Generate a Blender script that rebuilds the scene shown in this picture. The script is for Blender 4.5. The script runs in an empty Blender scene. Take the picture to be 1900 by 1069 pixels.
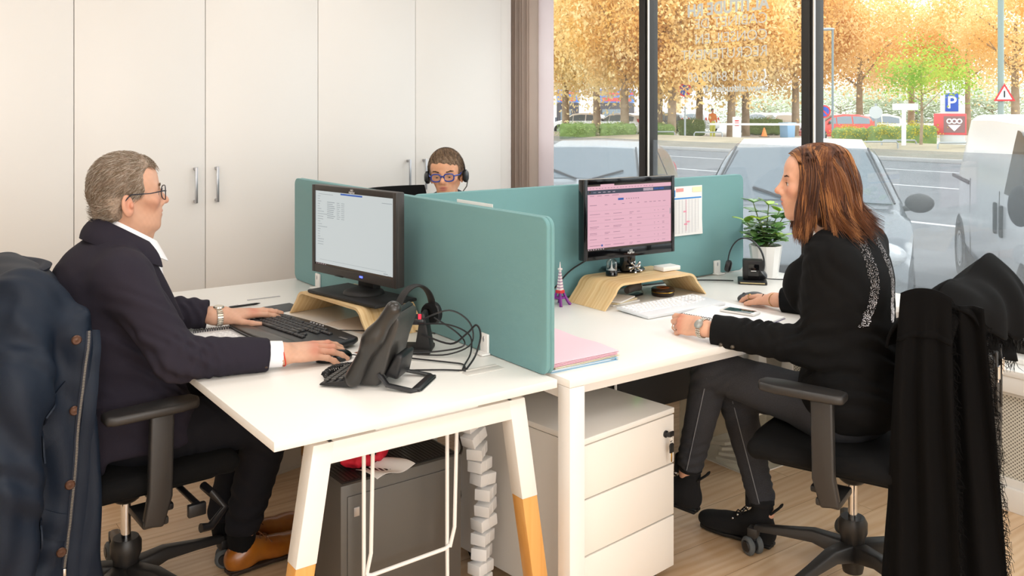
import bpy, bmesh, math, random
import numpy as np
from mathutils import Matrix, Vector, Euler
PI_ = math.pi
S = bpy.context.scene
COL = S.collection
# ------------------------------------------------------------------ camera
cd = bpy.data.cameras.new('camera'); cam = bpy.data.objects.new('camera', cd); COL.objects.link(cam)
cam.location = (-.7481, -1.9547, 1.48)
cam.rotation_euler = (math.pi/2, 0, -.6274)
cd.sensor_width = 36; cd.lens = 1693.09/1900*36
cd.shift_x = -(962.275-950)/1900; cd.shift_y = -(534.5-201.163)/1900
cd.clip_start = .05; cd.clip_end = 400
S.camera = cam
S.view_settings.view_transform = 'Standard'; S.view_settings.look = 'None'
S.view_settings.gamma = 1; S.view_settings.use_curve_mapping = False
S.view_settings.exposure = 0.03
S.cycles.use_denoising = True
S.cycles.max_bounces = 8; S.cycles.transparent_max_bounces = 16
S.cycles.caustics_reflective = False; S.cycles.caustics_refractive = False
S.cycles.sample_clamp_indirect = 6
# ------------------------------------------------------------------ daylight (bright overcast sky), the room's ceiling lights and an added fill
W = bpy.data.worlds.new('overcast_sky'); S.world = W; W.use_nodes = True
wb = W.node_tree.nodes['Background']; wb.inputs[0].default_value = (.95, .98, 1, 1); wb.inputs[1].default_value = 2.7
def sun(energy, rot, ang):
    l = bpy.data.lights.new('sun', 'SUN'); l.energy = energy; l.angle = ang; l.color = (1, .97, .92)
    o = bpy.data.objects.new('sun', l); o.rotation_euler = rot; COL.objects.link(o)
sun(1.8, (.75, 0, .9), .6)
def area(x, y, z, sx, sy, power, col=(1, .99, .972), rot=(0, 0, 0)):
    l = bpy.data.lights.new('ceiling_lamp_light', 'AREA'); l.shape = 'RECTANGLE'; l.size = sx; l.size_y = sy
    l.energy = power; l.color = col
    o = bpy.data.objects.new('ceiling_lamp_light', l); o.location = (x, y, z); o.rotation_euler = rot; COL.objects.link(o)
for lx, ly, p in ((-.6, 1.5, 8), (1.3, 1.5, 10), (-.6, -.3, 11), (1.3, -.3, 11), (-1.6, -2.2, 17), (.6, -2.2, 20)):
    area(lx, ly, 2.66, 1.2, .6, p)
area(-.6, -4.7, 1.6, 3.4, 1.9, 115, (1, 1, .99), (PI_/2, 0, 0))      # fill light added behind the camera to brighten surfaces facing it
# ------------------------------------------------------------------ helpers
PI = math.pi
def V(*a): return Vector(a)
def Rx(a): return Matrix.Rotation(a, 4, 'X')
def Ry(a): return Matrix.Rotation(a, 4, 'Y')
def Rz(a): return Matrix.Rotation(a, 4, 'Z')
def T(x, y, z): return Matrix.Translation((x, y, z))
def frame(o, x, y=None, z=None):
    """matrix with origin o, x axis x, z axis near z"""
    x = Vector(x).normalized(); z = Vector(z if z is not None else (0, 0, 1)); y = z.cross(x).normalized(); z = x.cross(y)
    m = Matrix.Identity(4)
    for i in range(3): m[i][0] = x[i]; m[i][1] = y[i]; m[i][2] = z[i]; m[i][3] = o[i]
    return m
class MB:
    def __init__(s, M=None): s.v = []; s.f = []; s.M = M or Matrix.Identity(4)
    def add(s, vs, fs, M=None):
        n = len(s.v); X = s.M @ M if M else s.M
        s.v += [X @ Vector(p) for p in vs]; s.f += [[i+n for i in f] for f in fs]; return s
    def bev(s, vs, fs, w, seg=2, M=None, ang=.6):
        bm = bmesh.new(); bv = [bm.verts.new(p) for p in vs]
        for f in fs: bm.faces.new([bv[i] for i in f])
        bmesh.ops.recalc_face_normals(bm, faces=bm.faces)
        es = [e for e in bm.edges if len(e.link_faces) == 2 and e.calc_face_angle(0) > ang]
        bmesh.ops.bevel(bm, geom=es, offset=w, segments=seg, profile=.5, affect='EDGES', clamp_overlap=True)
        bm.verts.index_update()
        s.add([tuple(v.co) for v in bm.verts], [[v.index for v in f.verts] for f in bm.faces], M); bm.free(); return s
    def box(s, c, d, M=None, b=0, seg=2):
        x, y, z = d[0]/2, d[1]/2, d[2]/2
        vs = [(c[0]+i*x, c[1]+j*y, c[2]+k*z) for i in (-1, 1) for j in (-1, 1) for k in (-1, 1)]
        fs = [(0, 1, 3, 2), (4, 6, 7, 5), (0, 4, 5, 1), (2, 3, 7, 6), (0, 2, 6, 4), (1, 5, 7, 3)]
        return s.bev(vs, fs, b, seg, M) if b else s.add(vs, fs, M)
    def bb(s, x0, x1, y0, y1, z0, z1, b=0, seg=2, M=None):
        return s.box(((x0+x1)/2, (y0+y1)/2, (z0+z1)/2), (x1-x0, y1-y0, z1-z0), M, b, seg)
    def prism(s, poly, z0, z1, M=None, b=0, seg=2):
        n = len(poly); vs = [(p[0], p[1], z0) for p in poly]+[(p[0], p[1], z1) for p in poly]
        fs = [list(range(n))[::-1], list(range(n, 2*n))]+[(i, (i+1) % n, n+(i+1) % n, n+i) for i in range(n)]
        return s.bev(vs, fs, b, seg, M) if b else s.add(vs, fs, M)
    def cyl(s, a, b, r0, r1=None, n=16, cap=True):
        return s.tube([a, b], [r0, r0 if r1 is None else r1], n, cap=cap)
    def tube(s, pts, r, n=8, closed=False, cap=True, flat=1.0, up=None):
        pts = [Vector(p) for p in pts]; m = len(pts)
        if not hasattr(r, '__len__'): r = [r]*m
        vs = []; prev = None
        for i in range(m):
            t = (pts[(i+1) % m]-pts[i-1]) if closed else (pts[min(i+1, m-1)]-pts[max(i-1, 0)])
            if t.length < 1e-9: t = Vector((0, 0, 1))
            t.normalize()
            if prev is None:
                u = Vector(up) if up else (Vector((0, 0, 1)) if abs(t.z) < .9 else Vector((1, 0, 0)))
            else: u = prev
            u = (u-t*u.dot(t)); u = u.normalized() if u.length > 1e-6 else t.orthogonal().normalized()
            prev = u; w = t.cross(u)
            for k in range(n):
                a = 2*PI*k/n; vs.append(pts[i]+(u*math.cos(a)*flat+w*math.sin(a))*r[i])
        fs = []
        for i in range(m if closed else m-1):
            j = (i+1) % m
            for k in range(n): fs.append((i*n+k, i*n+(k+1) % n, j*n+(k+1) % n, j*n+k))
        if cap and not closed: fs += [list(range(n))[::-1], list(range((m-1)*n, m*n))]
        return s.add(vs, fs)
    def lathe(s, prof, n=24, M=None):
        m = len(prof); vs = []; fs = []
        for r, z in prof: vs += [(r*math.cos(2*PI*k/n), r*math.sin(2*PI*k/n), z) for k in range(n)]
        for i in range(m-1):
            for k in range(n): fs.append((i*n+k, i*n+(k+1) % n, (i+1)*n+(k+1) % n, (i+1)*n+k))
        if prof[0][0] > 1e-5: fs.append(list(range(n))[::-1])
        if prof[-1][0] > 1e-5: fs.append(list(range((m-1)*n, m*n)))
        return s.add(vs, fs, M)
    def ball(s, c, r, M=None, nu=16, nv=10):
        if not hasattr(r, '__len__'): r = (r, r, r)
        vs = []; fs = []
        for j in range(nv+1):
            t = PI*j/nv
            for k in range(nu):
                a = 2*PI*k/nu; vs.append((c[0]+r[0]*math.sin(t)*math.cos(a), c[1]+r[1]*math.sin(t)*math.sin(a), c[2]+r[2]*math.cos(t)))
        for j in range(nv):
            for k in range(nu): fs.append((j*nu+k, (j+1)*nu+k, (j+1)*nu+(k+1) % nu, j*nu+(k+1) % nu))
        return s.add(vs, fs, M)
    def sheet(s, fn, nu, nv, th=0, M=None):
        """fn(u,v) -> point; a surface, given thickness th along -normal when th > 0"""
        P = [[Vector(fn(i/nu, j/nv)) for j in range(nv+1)] for i in range(nu+1)]
        idx = lambda i, j: i*(nv+1)+j
        vs = [p for r in P for p in r]; fs = [(idx(i, j), idx(i+1, j), idx(i+1, j+1), idx(i, j+1)) for i in range(nu) for j in range(nv)]
        if th:
            N = []
            for i in range(nu+1):
                for j in range(nv+1):
                    a = P[min(i+1, nu)][j]-P[max(i-1, 0)][j]; b = P[i][min(j+1, nv)]-P[i][max(j-1, 0)]
                    nn = a.cross(b); N.append(nn.normalized() if nn.length > 1e-12 else Vector((0, 0, 1)))
            k = len(vs); vs = vs+[p-n*th for p, n in zip(vs, N)]
            fs = fs+[[q+k for q in f][::-1] for f in fs]
            bd = [idx(i, 0) for i in range(nu+1)]+[idx(nu, j) for j in range(1, nv+1)]+[idx(i, nv) for i in range(nu-1, -1, -1)]+[idx(0, j) for j in range(nv-1, 0, -1)]
            for q in range(len(bd)):
                a, b = bd[q], bd[(q+1) % len(bd)]; fs.append((b, a, a+k, b+k))
        return s.add(vs, fs, M)
WM = {}
def thing(name, label, cat, loc=(0, 0, 0), rz=0, group=None):
    o = bpy.data.objects.new(name, None); COL.objects.link(o); o.empty_display_size = .1
    o.location = loc; o.rotation_euler = (0, 0, rz); WM[o.name] = T(*loc) @ Rz(rz)
    return tag(o, label, cat, group)
def tag(o, label, cat=None, group=None, kind=None):
    if label: o['label'] = label
    if cat: o['category'] = cat
    if group: o['group'] = group
    if kind: o['kind'] = kind
    return o
def mkobj(name, me, m, parent=None, sm=40, label=None, world=False):
    for x in (m if isinstance(m, (list, tuple)) else [m]): me.materials.append(x)
    if sm:
        me.polygons.foreach_set('use_smooth', [True]*len(me.polygons))
        if sm < 180: me.set_sharp_from_angle(angle=math.radians(sm))
    o = bpy.data.objects.new(name, me); COL.objects.link(o)
    if parent is not None: o.parent = parent
    if label: o['label'] = label
    WM[o.name] = WM.get(parent.name, Matrix.Identity(4)) if parent is not None else Matrix.Identity(4)
    return o
def obj(name, mb, m, parent=None, sm=40, label=None, world=False):
    me = bpy.data.meshes.new(name)
    vs = mb.v
    if world and parent is not None:
        I = WM[parent.name].inverted(); vs = [I @ p for p in vs]
    me.from_pydata([tuple(p) for p in vs], [], mb.f); me.update()
    bm = bmesh.new(); bm.from_mesh(me); bmesh.ops.recalc_face_normals(bm, faces=bm.faces); bm.to_mesh(me); bm.free()
    return mkobj(name, me, m, parent, sm, label)
def struct(name, mb, m, parent=None, sm=40):
    o = obj(name, mb, m, parent, sm)
    if parent is None: o['kind'] = 'structure'
    return o
def copytree(o, parent=None):
    c = o.copy(); COL.objects.link(c)
    if parent is not None: c.parent = parent
    for ch in list(o.children): copytree(ch, c)
    return c
# ------------------------------------------------------------------ materials (procedural)
def L(c):
    if isinstance(c, str): c = [int(c[i:i+2], 16)/255 for i in (0, 2, 4)]
    return tuple(x/12.92 if x <= .04045 else ((x+.055)/1.055)**2.4 for x in c)+(1,)
def mat(name, c, rough=.5, metal=0, bump=None, vary=None, emit=0, spec=None, coat=0, sheen=0, subs=0, trans=None):
    m = bpy.data.materials.new(name); m.use_nodes = True; nt = m.node_tree; b = nt.nodes['Principled BSDF']
    c = L(c); b.inputs['Base Color'].default_value = c; b.inputs['Roughness'].default_value = rough; b.inputs['Metallic'].default_value = metal
    if spec is not None: b.inputs['Specular IOR Level'].default_value = spec
    if coat: b.inputs['Coat Weight'].default_value = coat; b.inputs['Coat Roughness'].default_value = .15
    if sheen: b.inputs['Sheen Weight'].default_value = sheen; b.inputs['Sheen Roughness'].default_value = .5
    if subs: b.inputs['Subsurface Weight'].default_value = subs; b.inputs['Subsurface Radius'].default_value = (.012, .005, .003); b.inputs['Subsurface Scale'].default_value = .6
    if emit: b.inputs['Base Color'].default_value = (.01, .01, .01, 1); b.inputs['Emission Color'].default_value = c; b.inputs['Emission Strength'].default_value = emit
    if bump or vary:
        tc = nt.nodes.new('ShaderNodeTexCoord')
        def noise(scale, detail=3, stretch=None):
            n = nt.nodes.new('ShaderNodeTexNoise'); n.inputs['Scale'].default_value = scale; n.inputs['Detail'].default_value = detail
            if stretch:
                mp = nt.nodes.new('ShaderNodeMapping'); mp.inputs['Scale'].default_value = stretch
                nt.links.new(tc.outputs['Object'], mp.inputs[0]); nt.links.new(mp.outputs[0], n.inputs['Vector'])
            else: nt.links.new(tc.outputs['Object'], n.inputs['Vector'])
            return n
        if bump:
            n = noise(bump[0], 3, bump[2] if len(bump) > 2 else None); bp = nt.nodes.new('ShaderNodeBump')
            bp.inputs['Strength'].default_value = bump[1]; bp.inputs['Distance'].default_value = .002
            nt.links.new(n.outputs['Fac'], bp.inputs['Height']); nt.links.new(bp.outputs[0], b.inputs['Normal'])
        if vary:   # (scale, colour2, stretch)
            n = noise(vary[0], 4, vary[2] if len(vary) > 2 else None); r = nt.nodes.new('ShaderNodeValToRGB')
            lo, hi = (vary[3] if len(vary) > 3 else (.35, .65))
            r.color_ramp.elements[0].position = lo; r.color_ramp.elements[0].color = c
            r.color_ramp.elements[1].position = hi; r.color_ramp.elements[1].color = L(vary[1])
            nt.links.new(n.outputs['Fac'], r.inputs[0]); nt.links.new(r.outputs[0], b.inputs['Base Color'])
    return m
def ramp2(nt, fac, c1, c2, p1=.4, p2=.6):
    r = nt.nodes.new('ShaderNodeValToRGB'); r.color_ramp.elements[0].position = p1; r.color_ramp.elements[1].position = p2
    r.color_ramp.elements[0].color = c1; r.color_ramp.elements[1].color = c2; nt.links.new(fac, r.inputs[0]); return r
def wood(name, c1, c2, axis, rough=.4, dens=1.0):
    m = mat(name, c1, rough); nt = m.node_tree; b = nt.nodes['Principled BSDF']; tc = nt.nodes.new('ShaderNodeTexCoord')
    mp = nt.nodes.new('ShaderNodeMapping'); sc = [60*dens, 60*dens, 60*dens]; sc[axis] = 2.0*dens; mp.inputs['Scale'].default_value = sc
    n = nt.nodes.new('ShaderNodeTexNoise'); n.inputs['Scale'].default_value = 1; n.inputs['Detail'].default_value = 5; n.inputs['Distortion'].default_value = .4
    nt.links.new(tc.outputs['Object'], mp.inputs[0]); nt.links.new(mp.outputs[0], n.inputs['Vector'])
    r = ramp2(nt, n.outputs['Fac'], L(c1), L(c2), .3, .7); nt.links.new(r.outputs[0], b.inputs['Base Color']); return m
def floor_mat():
    m = mat('oak_planks', 'd2ab80', .38); nt = m.node_tree; b = nt.nodes['Principled BSDF']; tc = nt.nodes.new('ShaderNodeTexCoord')
    br = nt.nodes.new('ShaderNodeTexBrick'); br.offset = .37; br.inputs['Scale'].default_value = 1
    br.inputs['Brick Width'].default_value = 1.4; br.inputs['Row Height'].default_value = .19; br.inputs['Mortar Size'].default_value = .0012; br.inputs['Bias'].default_value = 0
    br.inputs['Color1'].default_value = (0, 0, 0, 1); br.inputs['Color2'].default_value = (1, 1, 1, 1); br.inputs['Mortar'].default_value = (.5, .5, .5, 1)
    nt.links.new(tc.outputs['Object'], br.inputs['Vector'])
    add = nt.nodes.new('ShaderNodeVectorMath'); add.operation = 'MULTIPLY_ADD'; add.inputs[1].default_value = (3.1, 7.7, 5.3)
    nt.links.new(br.outputs['Color'], add.inputs[0]); nt.links.new(tc.outputs['Object'], add.inputs[2])
    mp = nt.nodes.new('ShaderNodeMapping'); mp.inputs['Scale'].default_value = (1.1, 9, 1); nt.links.new(add.outputs[0], mp.inputs[0])
    n = nt.nodes.new('ShaderNodeTexNoise'); n.inputs['Scale'].default_value = 1.6; n.inputs['Detail'].default_value = 6; n.inputs['Distortion'].default_value = 1.2
    nt.links.new(mp.outputs[0], n.inputs['Vector'])
    wv = nt.nodes.new('ShaderNodeTexWave'); wv.bands_direction = 'Y'; wv.inputs['Scale'].default_value = 2.2; wv.inputs['Distortion'].default_value = 14; wv.inputs['Detail'].default_value = 3; wv.inputs['Detail Scale'].default_value = .7
    mp2 = nt.nodes.new('ShaderNodeMapping'); mp2.inputs['Scale'].default_value = (.5, 4, 1); nt.links.new(add.outputs[0], mp2.inputs[0]); nt.links.new(mp2.outputs[0], wv.inputs['Vector'])
    r = ramp2(nt, n.outputs['Fac'], L('d2aa80'), L('ecd0ae'), .3, .7); r2 = ramp2(nt, wv.outputs['Fac'], L('d8b48a'), L('ecd2b2'), .05, .9)
    mx = nt.nodes.new('ShaderNodeMix'); mx.data_type = 'RGBA'; mx.inputs[0].default_value = .45
    nt.links.new(r.outputs[0], mx.inputs[6]); nt.links.new(r2.outputs[0], mx.inputs[7])
    tint = nt.nodes.new('ShaderNodeMix'); tint.data_type = 'RGBA'; tint.blend_type = 'MULTIPLY'; tint.inputs[0].default_value = .35
    nt.links.new(mx.outputs[2], tint.inputs[6]); nt.links.new(ramp2(nt, br.outputs['Color'], L('d8cabb'), L('ffffff'), 0, 1).outputs[0], tint.inputs[7])
    mo = nt.nodes.new('ShaderNodeMix'); mo.data_type = 'RGBA'; nt.links.new(br.outputs['Fac'], mo.inputs[0]); nt.links.new(tint.outputs[2], mo.inputs[6]); mo.inputs[7].default_value = L('a07c58')
    nt.links.new(mo.outputs[2], b.inputs['Base Color']); return m
def glassy(name, tcol, gloss=.06, diff=0, dcol=(1, 1, 1, 1), stripe=0):
    """thin pane: transparent + a little mirror + (for film) a white scatter"""
    m = bpy.data.materials.new(name); m.use_nodes = True; nt = m.node_tree; nt.nodes.clear()
    out = nt.nodes.new('ShaderNodeOutputMaterial'); t = nt.nodes.new('ShaderNodeBsdfTransparent'); t.inputs[0].default_value = tcol
    g = nt.nodes.new('ShaderNodeBsdfGlossy'); g.inputs['Roughness'].default_value = .02
    mx = nt.nodes.new('ShaderNodeMixShader'); mx.inputs[0].default_value = gloss
    nt.links.new(t.outputs[0], mx.inputs[1]); nt.links.new(g.outputs[0], mx.inputs[2]); cur = mx
    if diff:
        d = nt.nodes.new('ShaderNodeBsdfTranslucent'); d.inputs[0].default_value = dcol; m2 = nt.nodes.new('ShaderNodeMixShader'); m2.inputs[0].default_value = diff
        nt.links.new(mx.outputs[0], m2.inputs[1]); nt.links.new(d.outputs[0], m2.inputs[2]); cur = m2
        if stripe:
            tc = nt.nodes.new('ShaderNodeTexCoord'); w = nt.nodes.new('ShaderNodeTexWave'); w.bands_direction = 'Z'; w.inputs['Scale'].default_value = stripe
            nt.links.new(tc.outputs['Object'], w.inputs['Vector']); mr = nt.nodes.new('ShaderNodeMapRange'); mr.inputs[3].default_value = diff*.75; mr.inputs[4].default_value = diff*1.25
            nt.links.new(w.outputs['Fac'], mr.inputs[0]); nt.links.new(mr.outputs[0], m2.inputs[0])
    nt.links.new(cur.outputs[0], out.inputs[0]); return m
def leafmat(name, c1, c2, tr=.62):
    m = bpy.data.materials.new(name); m.use_nodes = True; nt = m.node_tree; nt.nodes.clear()
    out = nt.nodes.new('ShaderNodeOutputMaterial'); tc = nt.nodes.new('ShaderNodeTexCoord'); n = nt.nodes.new('ShaderNodeTexNoise')
    n.inputs['Scale'].default_value = 1.3; n.inputs['Detail'].default_value = 8; nt.links.new(tc.outputs['Object'], n.inputs['Vector'])
    r = ramp2(nt, n.outputs['Fac'], L(c1), L(c2), .38, .62)
    d = nt.nodes.new('ShaderNodeBsdfDiffuse'); t = nt.nodes.new('ShaderNodeBsdfTranslucent'); mx = nt.nodes.new('ShaderNodeMixShader'); mx.inputs[0].default_value = tr
    for q in (d, t): nt.links.new(r.outputs[0], q.inputs[0])
    nt.links.new(d.outputs[0], mx.inputs[1]); nt.links.new(t.outputs[0], mx.inputs[2]); nt.links.new(mx.outputs[0], out.inputs[0]); return m
def vcol_mat(name, rough=.5, subs=0, bump=None):
    m = mat(name, 'ffffff', rough, bump=bump, subs=subs); nt = m.node_tree; a = nt.nodes.new('ShaderNodeVertexColor'); a.layer_name = 'tint'
    nt.links.new(a.outputs[0], nt.nodes['Principled BSDF'].inputs['Base Color']); return m
M_white = mat('white_laminate', 'eeebe6', .32)
M_whitem = mat('white_painted_metal', 'eeece9', .35)
M_cup = mat('cupboard_laminate', 'eae7e3', .4)
M_seam = mat('brown_seam', 'c4b29e', .7)
M_alu = mat('brushed_aluminium', 'b4b4b8', .3, .9)
M_chrome = mat('chrome', 'd8d8da', .08, 1)
M_gold = mat('brass_metal', 'c9a24a', .25, 1)
M_blk = mat('black_plastic', '17171a', .38)
M_blkm = mat('matt_black_plastic', '1c1b1b', .6, bump=(300, .1))
M_blkg = mat('gloss_black_plastic', '0b0b0d', .1)
M_dgrey = mat('dark_grey_plastic', '4b4946', .45)
M_chair = mat('chair_black_plastic', '2a2827', .42, bump=(400, .08))
M_rub = mat('grey_rubber', '54585a', .7)
M_fabb = mat('black_fabric', '070708', .95, bump=(500, .3), spec=.3)
M_teal = mat('teal_felt', '6d9a9c', .9, bump=(700, .25), sheen=.15)
M_bamb = mat('bamboo', 'd6ae78', .4, vary=(1, 'e9cb9a', (110, 2.5, 2.5)))
M_beech = wood('beech_wood', 'd99a4e', 'e3ad68', 2, .4, .6)
M_floor = floor_mat()
M_paper = mat('paper', 'f2f0ee', .8)
M_ink = mat('printed_ink', '55565c', .8)
M_frame = mat('black_window_frame', '25221f', .5)
M_wall = mat('white_wall_paint', 'e9e6e0', .8)
M_txtw = mat('white_print', 'e8e8e8', .6)
# ------------------------------------------------------------------ smooth-union shapes -> one continuous mesh (sparse surface nets)
class SDF:
    def __init__(s): s.p = []; s.f = None
    def rc(s, a, b, ra, rb=None, k=.02, op=1):
        s.p.append(('rc', np.array(a, float), np.array(b, float), float(ra), float(ra if rb is None else rb), k, op)); return s
    def el(s, c, r, R=None, k=.02, op=1):
        R = np.eye(3) if R is None else np.array(R.to_3x3() if hasattr(R, 'to_3x3') else R)
        s.p.append(('el', np.array(c, float), np.array(r, float), R, 0, k, op)); return s
    def bx(s, c, h, R=None, r=.01, k=.02, op=1):
        R = np.eye(3) if R is None else np.array(R.to_3x3() if hasattr(R, 'to_3x3') else R)
        s.p.append(('bx', np.array(c, float), np.array(h, float), R, r, k, op)); return s
    def chain(s, pts, rs, k=.02, op=1):
        for i in range(len(pts)-1): s.rc(pts[i], pts[i+1], rs[i], rs[i+1], k, op)
        return s
    def move(s, M, sc=1.0):
        """all shapes under matrix M (rigid) after uniform scale sc"""
        R = np.array(M.to_3x3()); t = np.array(M.translation); o = SDF()
        for q in s.p:
            if q[0] == 'rc': o.p.append(('rc', R@(q[1]*sc)+t, R@(q[2]*sc)+t, q[3]*sc, q[4]*sc, q[5]*sc, q[6]))
            else: o.p.append((q[0], R@(q[1]*sc)+t, q[2]*sc, R@q[3], q[4]*sc, q[5]*sc, q[6]))
        return o
    def __iadd__(s, o): s.p += o.p; return s
    @staticmethod
    def ev(q, P):
        if q[0] == 'rc':
            a, b, ra, rb = q[1:5]; ba = b-a; L2 = max(ba@ba, 1e-12); t = np.clip(((P-a)@ba)/L2, 0, 1)
            D = P-a-t[..., None]*ba
            return np.sqrt((D*D).sum(-1))-(ra+(rb-ra)*t)
        Q = (P-q[1])@q[3]
        if q[0] == 'el':
            u = Q/q[2]; k0 = np.sqrt((u*u).sum(-1))+1e-9; w = u/q[2]; k1 = np.sqrt((w*w).sum(-1))+1e-9
            return k0*(k0-1)/k1
        w = np.abs(Q)-(q[2]-q[4]); return np.sqrt((np.maximum(w, 0)**2).sum(-1))+np.minimum(w.max(-1), 0)-q[4]
    @staticmethod
    def rad(q):
        if q[0] == 'rc': return (q[1]+q[2])/2, np.linalg.norm(q[1]-q[2])/2+max(q[3], q[4])
        return q[1], (q[2].max() if q[0] == 'el' else np.linalg.norm(q[2]))
    def mesh(s, h, name='m', B=8):
        lo = np.full(3, 1e9); hi = -lo
        for q in s.p:
            if q[6] > 0: c, r = s.rad(q); lo = np.minimum(lo, c-r-2*h-.01); hi = np.maximum(hi, c+r+2*h+.01)
        bs = B*h; nb = np.ceil((hi-lo)/bs).astype(int); G = np.stack(np.meshgrid(*[np.arange(n) for n in nb], indexing='ij'), -1).reshape(-1, 3)
        cen = lo+(G+.5)*bs; hd = bs*.87
        near = np.zeros(len(G), bool)
        for q in s.p:
            if q[6] > 0:
                c, r = s.rad(q); m = ((cen-c)**2).sum(-1) < (r+hd+.04)**2
                if m.any(): ix = np.where(m)[0]; near[ix[s.ev(q, cen[ix]) < hd*1.15+q[5]*.3+.006+(.018 if s.f else 0)]] = True
        G = G[near]; cen = cen[near]
        a = np.arange(B+1); off = np.stack(np.meshgrid(a, a, a, indexing='ij'), -1)*h
        D = np.full((len(G), B+1, B+1, B+1), 1.0)
        for q in s.p:
            c, r = s.rad(q); m = np.where(((cen-c)**2).sum(-1) < (r+hd+3*q[5]+.034)**2)[0]
            if not len(m): continue
            d0 = s.ev(q, cen[m]); m = m[np.abs(d0) < 1e9 if q[6] < 0 else d0 < hd*1.3+2*q[5]+.004+(.03 if s.f else 0)]
            for i in range(0, len(m), 600):
                mm = m[i:i+600]; P = (lo+G[mm]*bs)[:, None, None, None, :]+off; d = s.ev(q, P); k = q[5]; cur = D[mm]
                if q[6] < 0: d = -d; x = np.maximum(k-np.abs(cur-d), 0); D[mm] = np.maximum(cur, d)+x*x/(4*k)
                else: x = np.maximum(k-np.abs(cur-d), 0); D[mm] = np.minimum(cur, d)-x*x/(4*k)
        if s.f:
            for i in range(0, len(G), 600):
                P = (lo+G[i:i+600]*bs)[:, None, None, None, :]+off; D[i:i+600] += s.f(P)
        neg = D < 0; cn = [(i, j, k) for i in (0, 1) for j in (0, 1) for k in (0, 1)]
        cnt = sum(neg[:, i:i+B, j:j+B, k:k+B].astype(np.int8) for i, j, k in cn); ac = np.argwhere((cnt > 0) & (cnt < 8))
        vals = np.stack([D[ac[:, 0], ac[:, 1]+i, ac[:, 2]+j, ac[:, 3]+k] for i, j, k in cn], 1)
        cell = G[ac[:, 0]]*B+ac[:, 1:]
        acc = np.zeros((len(ac), 3)); n = np.zeros(len(ac)); C = np.array(cn, float)
        for p in range(8):
            for r in range(p+1, 8):
                if abs(C[p]-C[r]).sum() == 1:
                    x = (vals[:, p] < 0) != (vals[:, r] < 0); den = vals[:, p]-vals[:, r]; t = np.where(x, vals[:, p]/np.where(den == 0, 1, den), 0)
                    acc += np.where(x[:, None], C[p]+t[:, None]*(C[r]-C[p]), 0); n += x
        vs = lo+(cell+acc/n[:, None])*h
        N = nb*B+4; key = lambda c: (c[:, 0]*N[1]+c[:, 1])*N[2]+c[:, 2]
        ks = key(cell); o = np.argsort(ks); ko = ks[o]; fs = []
        for ax, ci in ((0, 4), (1, 2), (2, 1)):
            e = np.where((vals[:, 0] < 0) != (vals[:, ci] < 0))[0]; b1, b2 = (ax+1) % 3, (ax+2) % 3
            d1 = np.zeros(3, int); d1[b1] = 1; d2 = np.zeros(3, int); d2[b2] = 1; quad = []; ok = np.ones(len(e), bool)
            for dd in (0*d1, -d1, -d1-d2, -d2):
                kk = key(cell[e]+dd); pos = np.clip(np.searchsorted(ko, kk), 0, len(ko)-1); ok &= ko[pos] == kk; quad.append(o[pos])
            q = np.stack(quad, 1); flip = vals[e, 0] > 0; q[flip] = q[flip][:, ::-1]; fs.append(q[ok])
        return vs, np.concatenate(fs)
def npmesh(name, vs, fs, tint=None):
    me = bpy.data.meshes.new(name); nf = len(fs); me.vertices.add(len(vs)); me.vertices.foreach_set('co', np.asarray(vs, np.float32).ravel())
    w = fs.shape[1]; me.loops.add(nf*w); me.loops.foreach_set('vertex_index', fs.astype(np.int32).ravel()); me.polygons.add(nf)
    me.polygons.foreach_set('loop_start', np.arange(0, nf*w, w, dtype=np.int32)); me.update(calc_edges=True)
    if tint is not None:
        at = me.color_attributes.new('tint', 'FLOAT_COLOR', 'POINT'); at.data.foreach_set('color', np.concatenate([tint, np.ones((len(tint), 1))], 1).astype(np.float32).ravel())
    return me
def relax(vs, fs, it=1, lam=.5):
    for _ in range(it):
        acc = np.zeros_like(vs); n = np.zeros(len(vs))
        for i in range(4):
            for j in (1, 3): np.add.at(acc, fs[:, i], vs[fs[:, (i+j) % 4]]); np.add.at(n, fs[:, i], 1)
        vs = vs+lam*(acc/np.maximum(n, 1)[:, None]-vs)
    return vs
def sdfobj(name, sd, h, m, parent, tint=None, smooth=1, label=None, M=None):
    vs, fs = sd.mesh(h); vs = relax(vs, fs, smooth)
    I = WM[parent.name].inverted() if parent is not None else Matrix.Identity(4)
    tc = tint(vs) if tint else None
    vs = vs @ np.array(I.to_3x3()).T+np.array(I.translation)
    me = npmesh(name, vs, fs, tc); return mkobj(name, me, m, parent, 180, label)
# ------------------------------------------------------------------ the room
struct('floor', MB().bb(-3, 2.9, -5, 3.3, -.12, 0), M_floor)
struct('ceiling', MB().bb(-3, 2.98, -5, 3.3, 2.7, 2.8), M_wall)
struct('wall_left', MB().bb(-3.1, -3, -5, 3.3, 0, 2.7), M_wall)
struct('wall_rear', MB().bb(-3, 2.98, -5.1, -5, 0, 2.7), M_wall)
struct('wall_front', MB().bb(-3, 2.98, 3.25, 3.35, 0, 2.7), M_wall)
struct('wall_right', MB().bb(2.8, 2.96, -5, 3.25, -.5, .53).bb(2.82, 2.96, -5, 3.25, 2.5, 2.7), M_wall)
struct('trim_1', MB().bb(2.448, 2.53, 2.645, 2.70, 0, 2.7, .003), M_cup)     # filler panel beside the cupboards
struct('trim_2', MB().bb(2.655, 2.845, -5, 3.24, .50, .525, .004).bb(2.76, 2.845, -5, 3.24, .525, .545, .003).bb(2.66, 2.68, -5, 3.24, .44, .50, .002), M_white)   # window sill
struct('baseboard_right', MB().bb(2.675, 2.79, -5, 3.24, 0, .085, .003), M_white)
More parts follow.
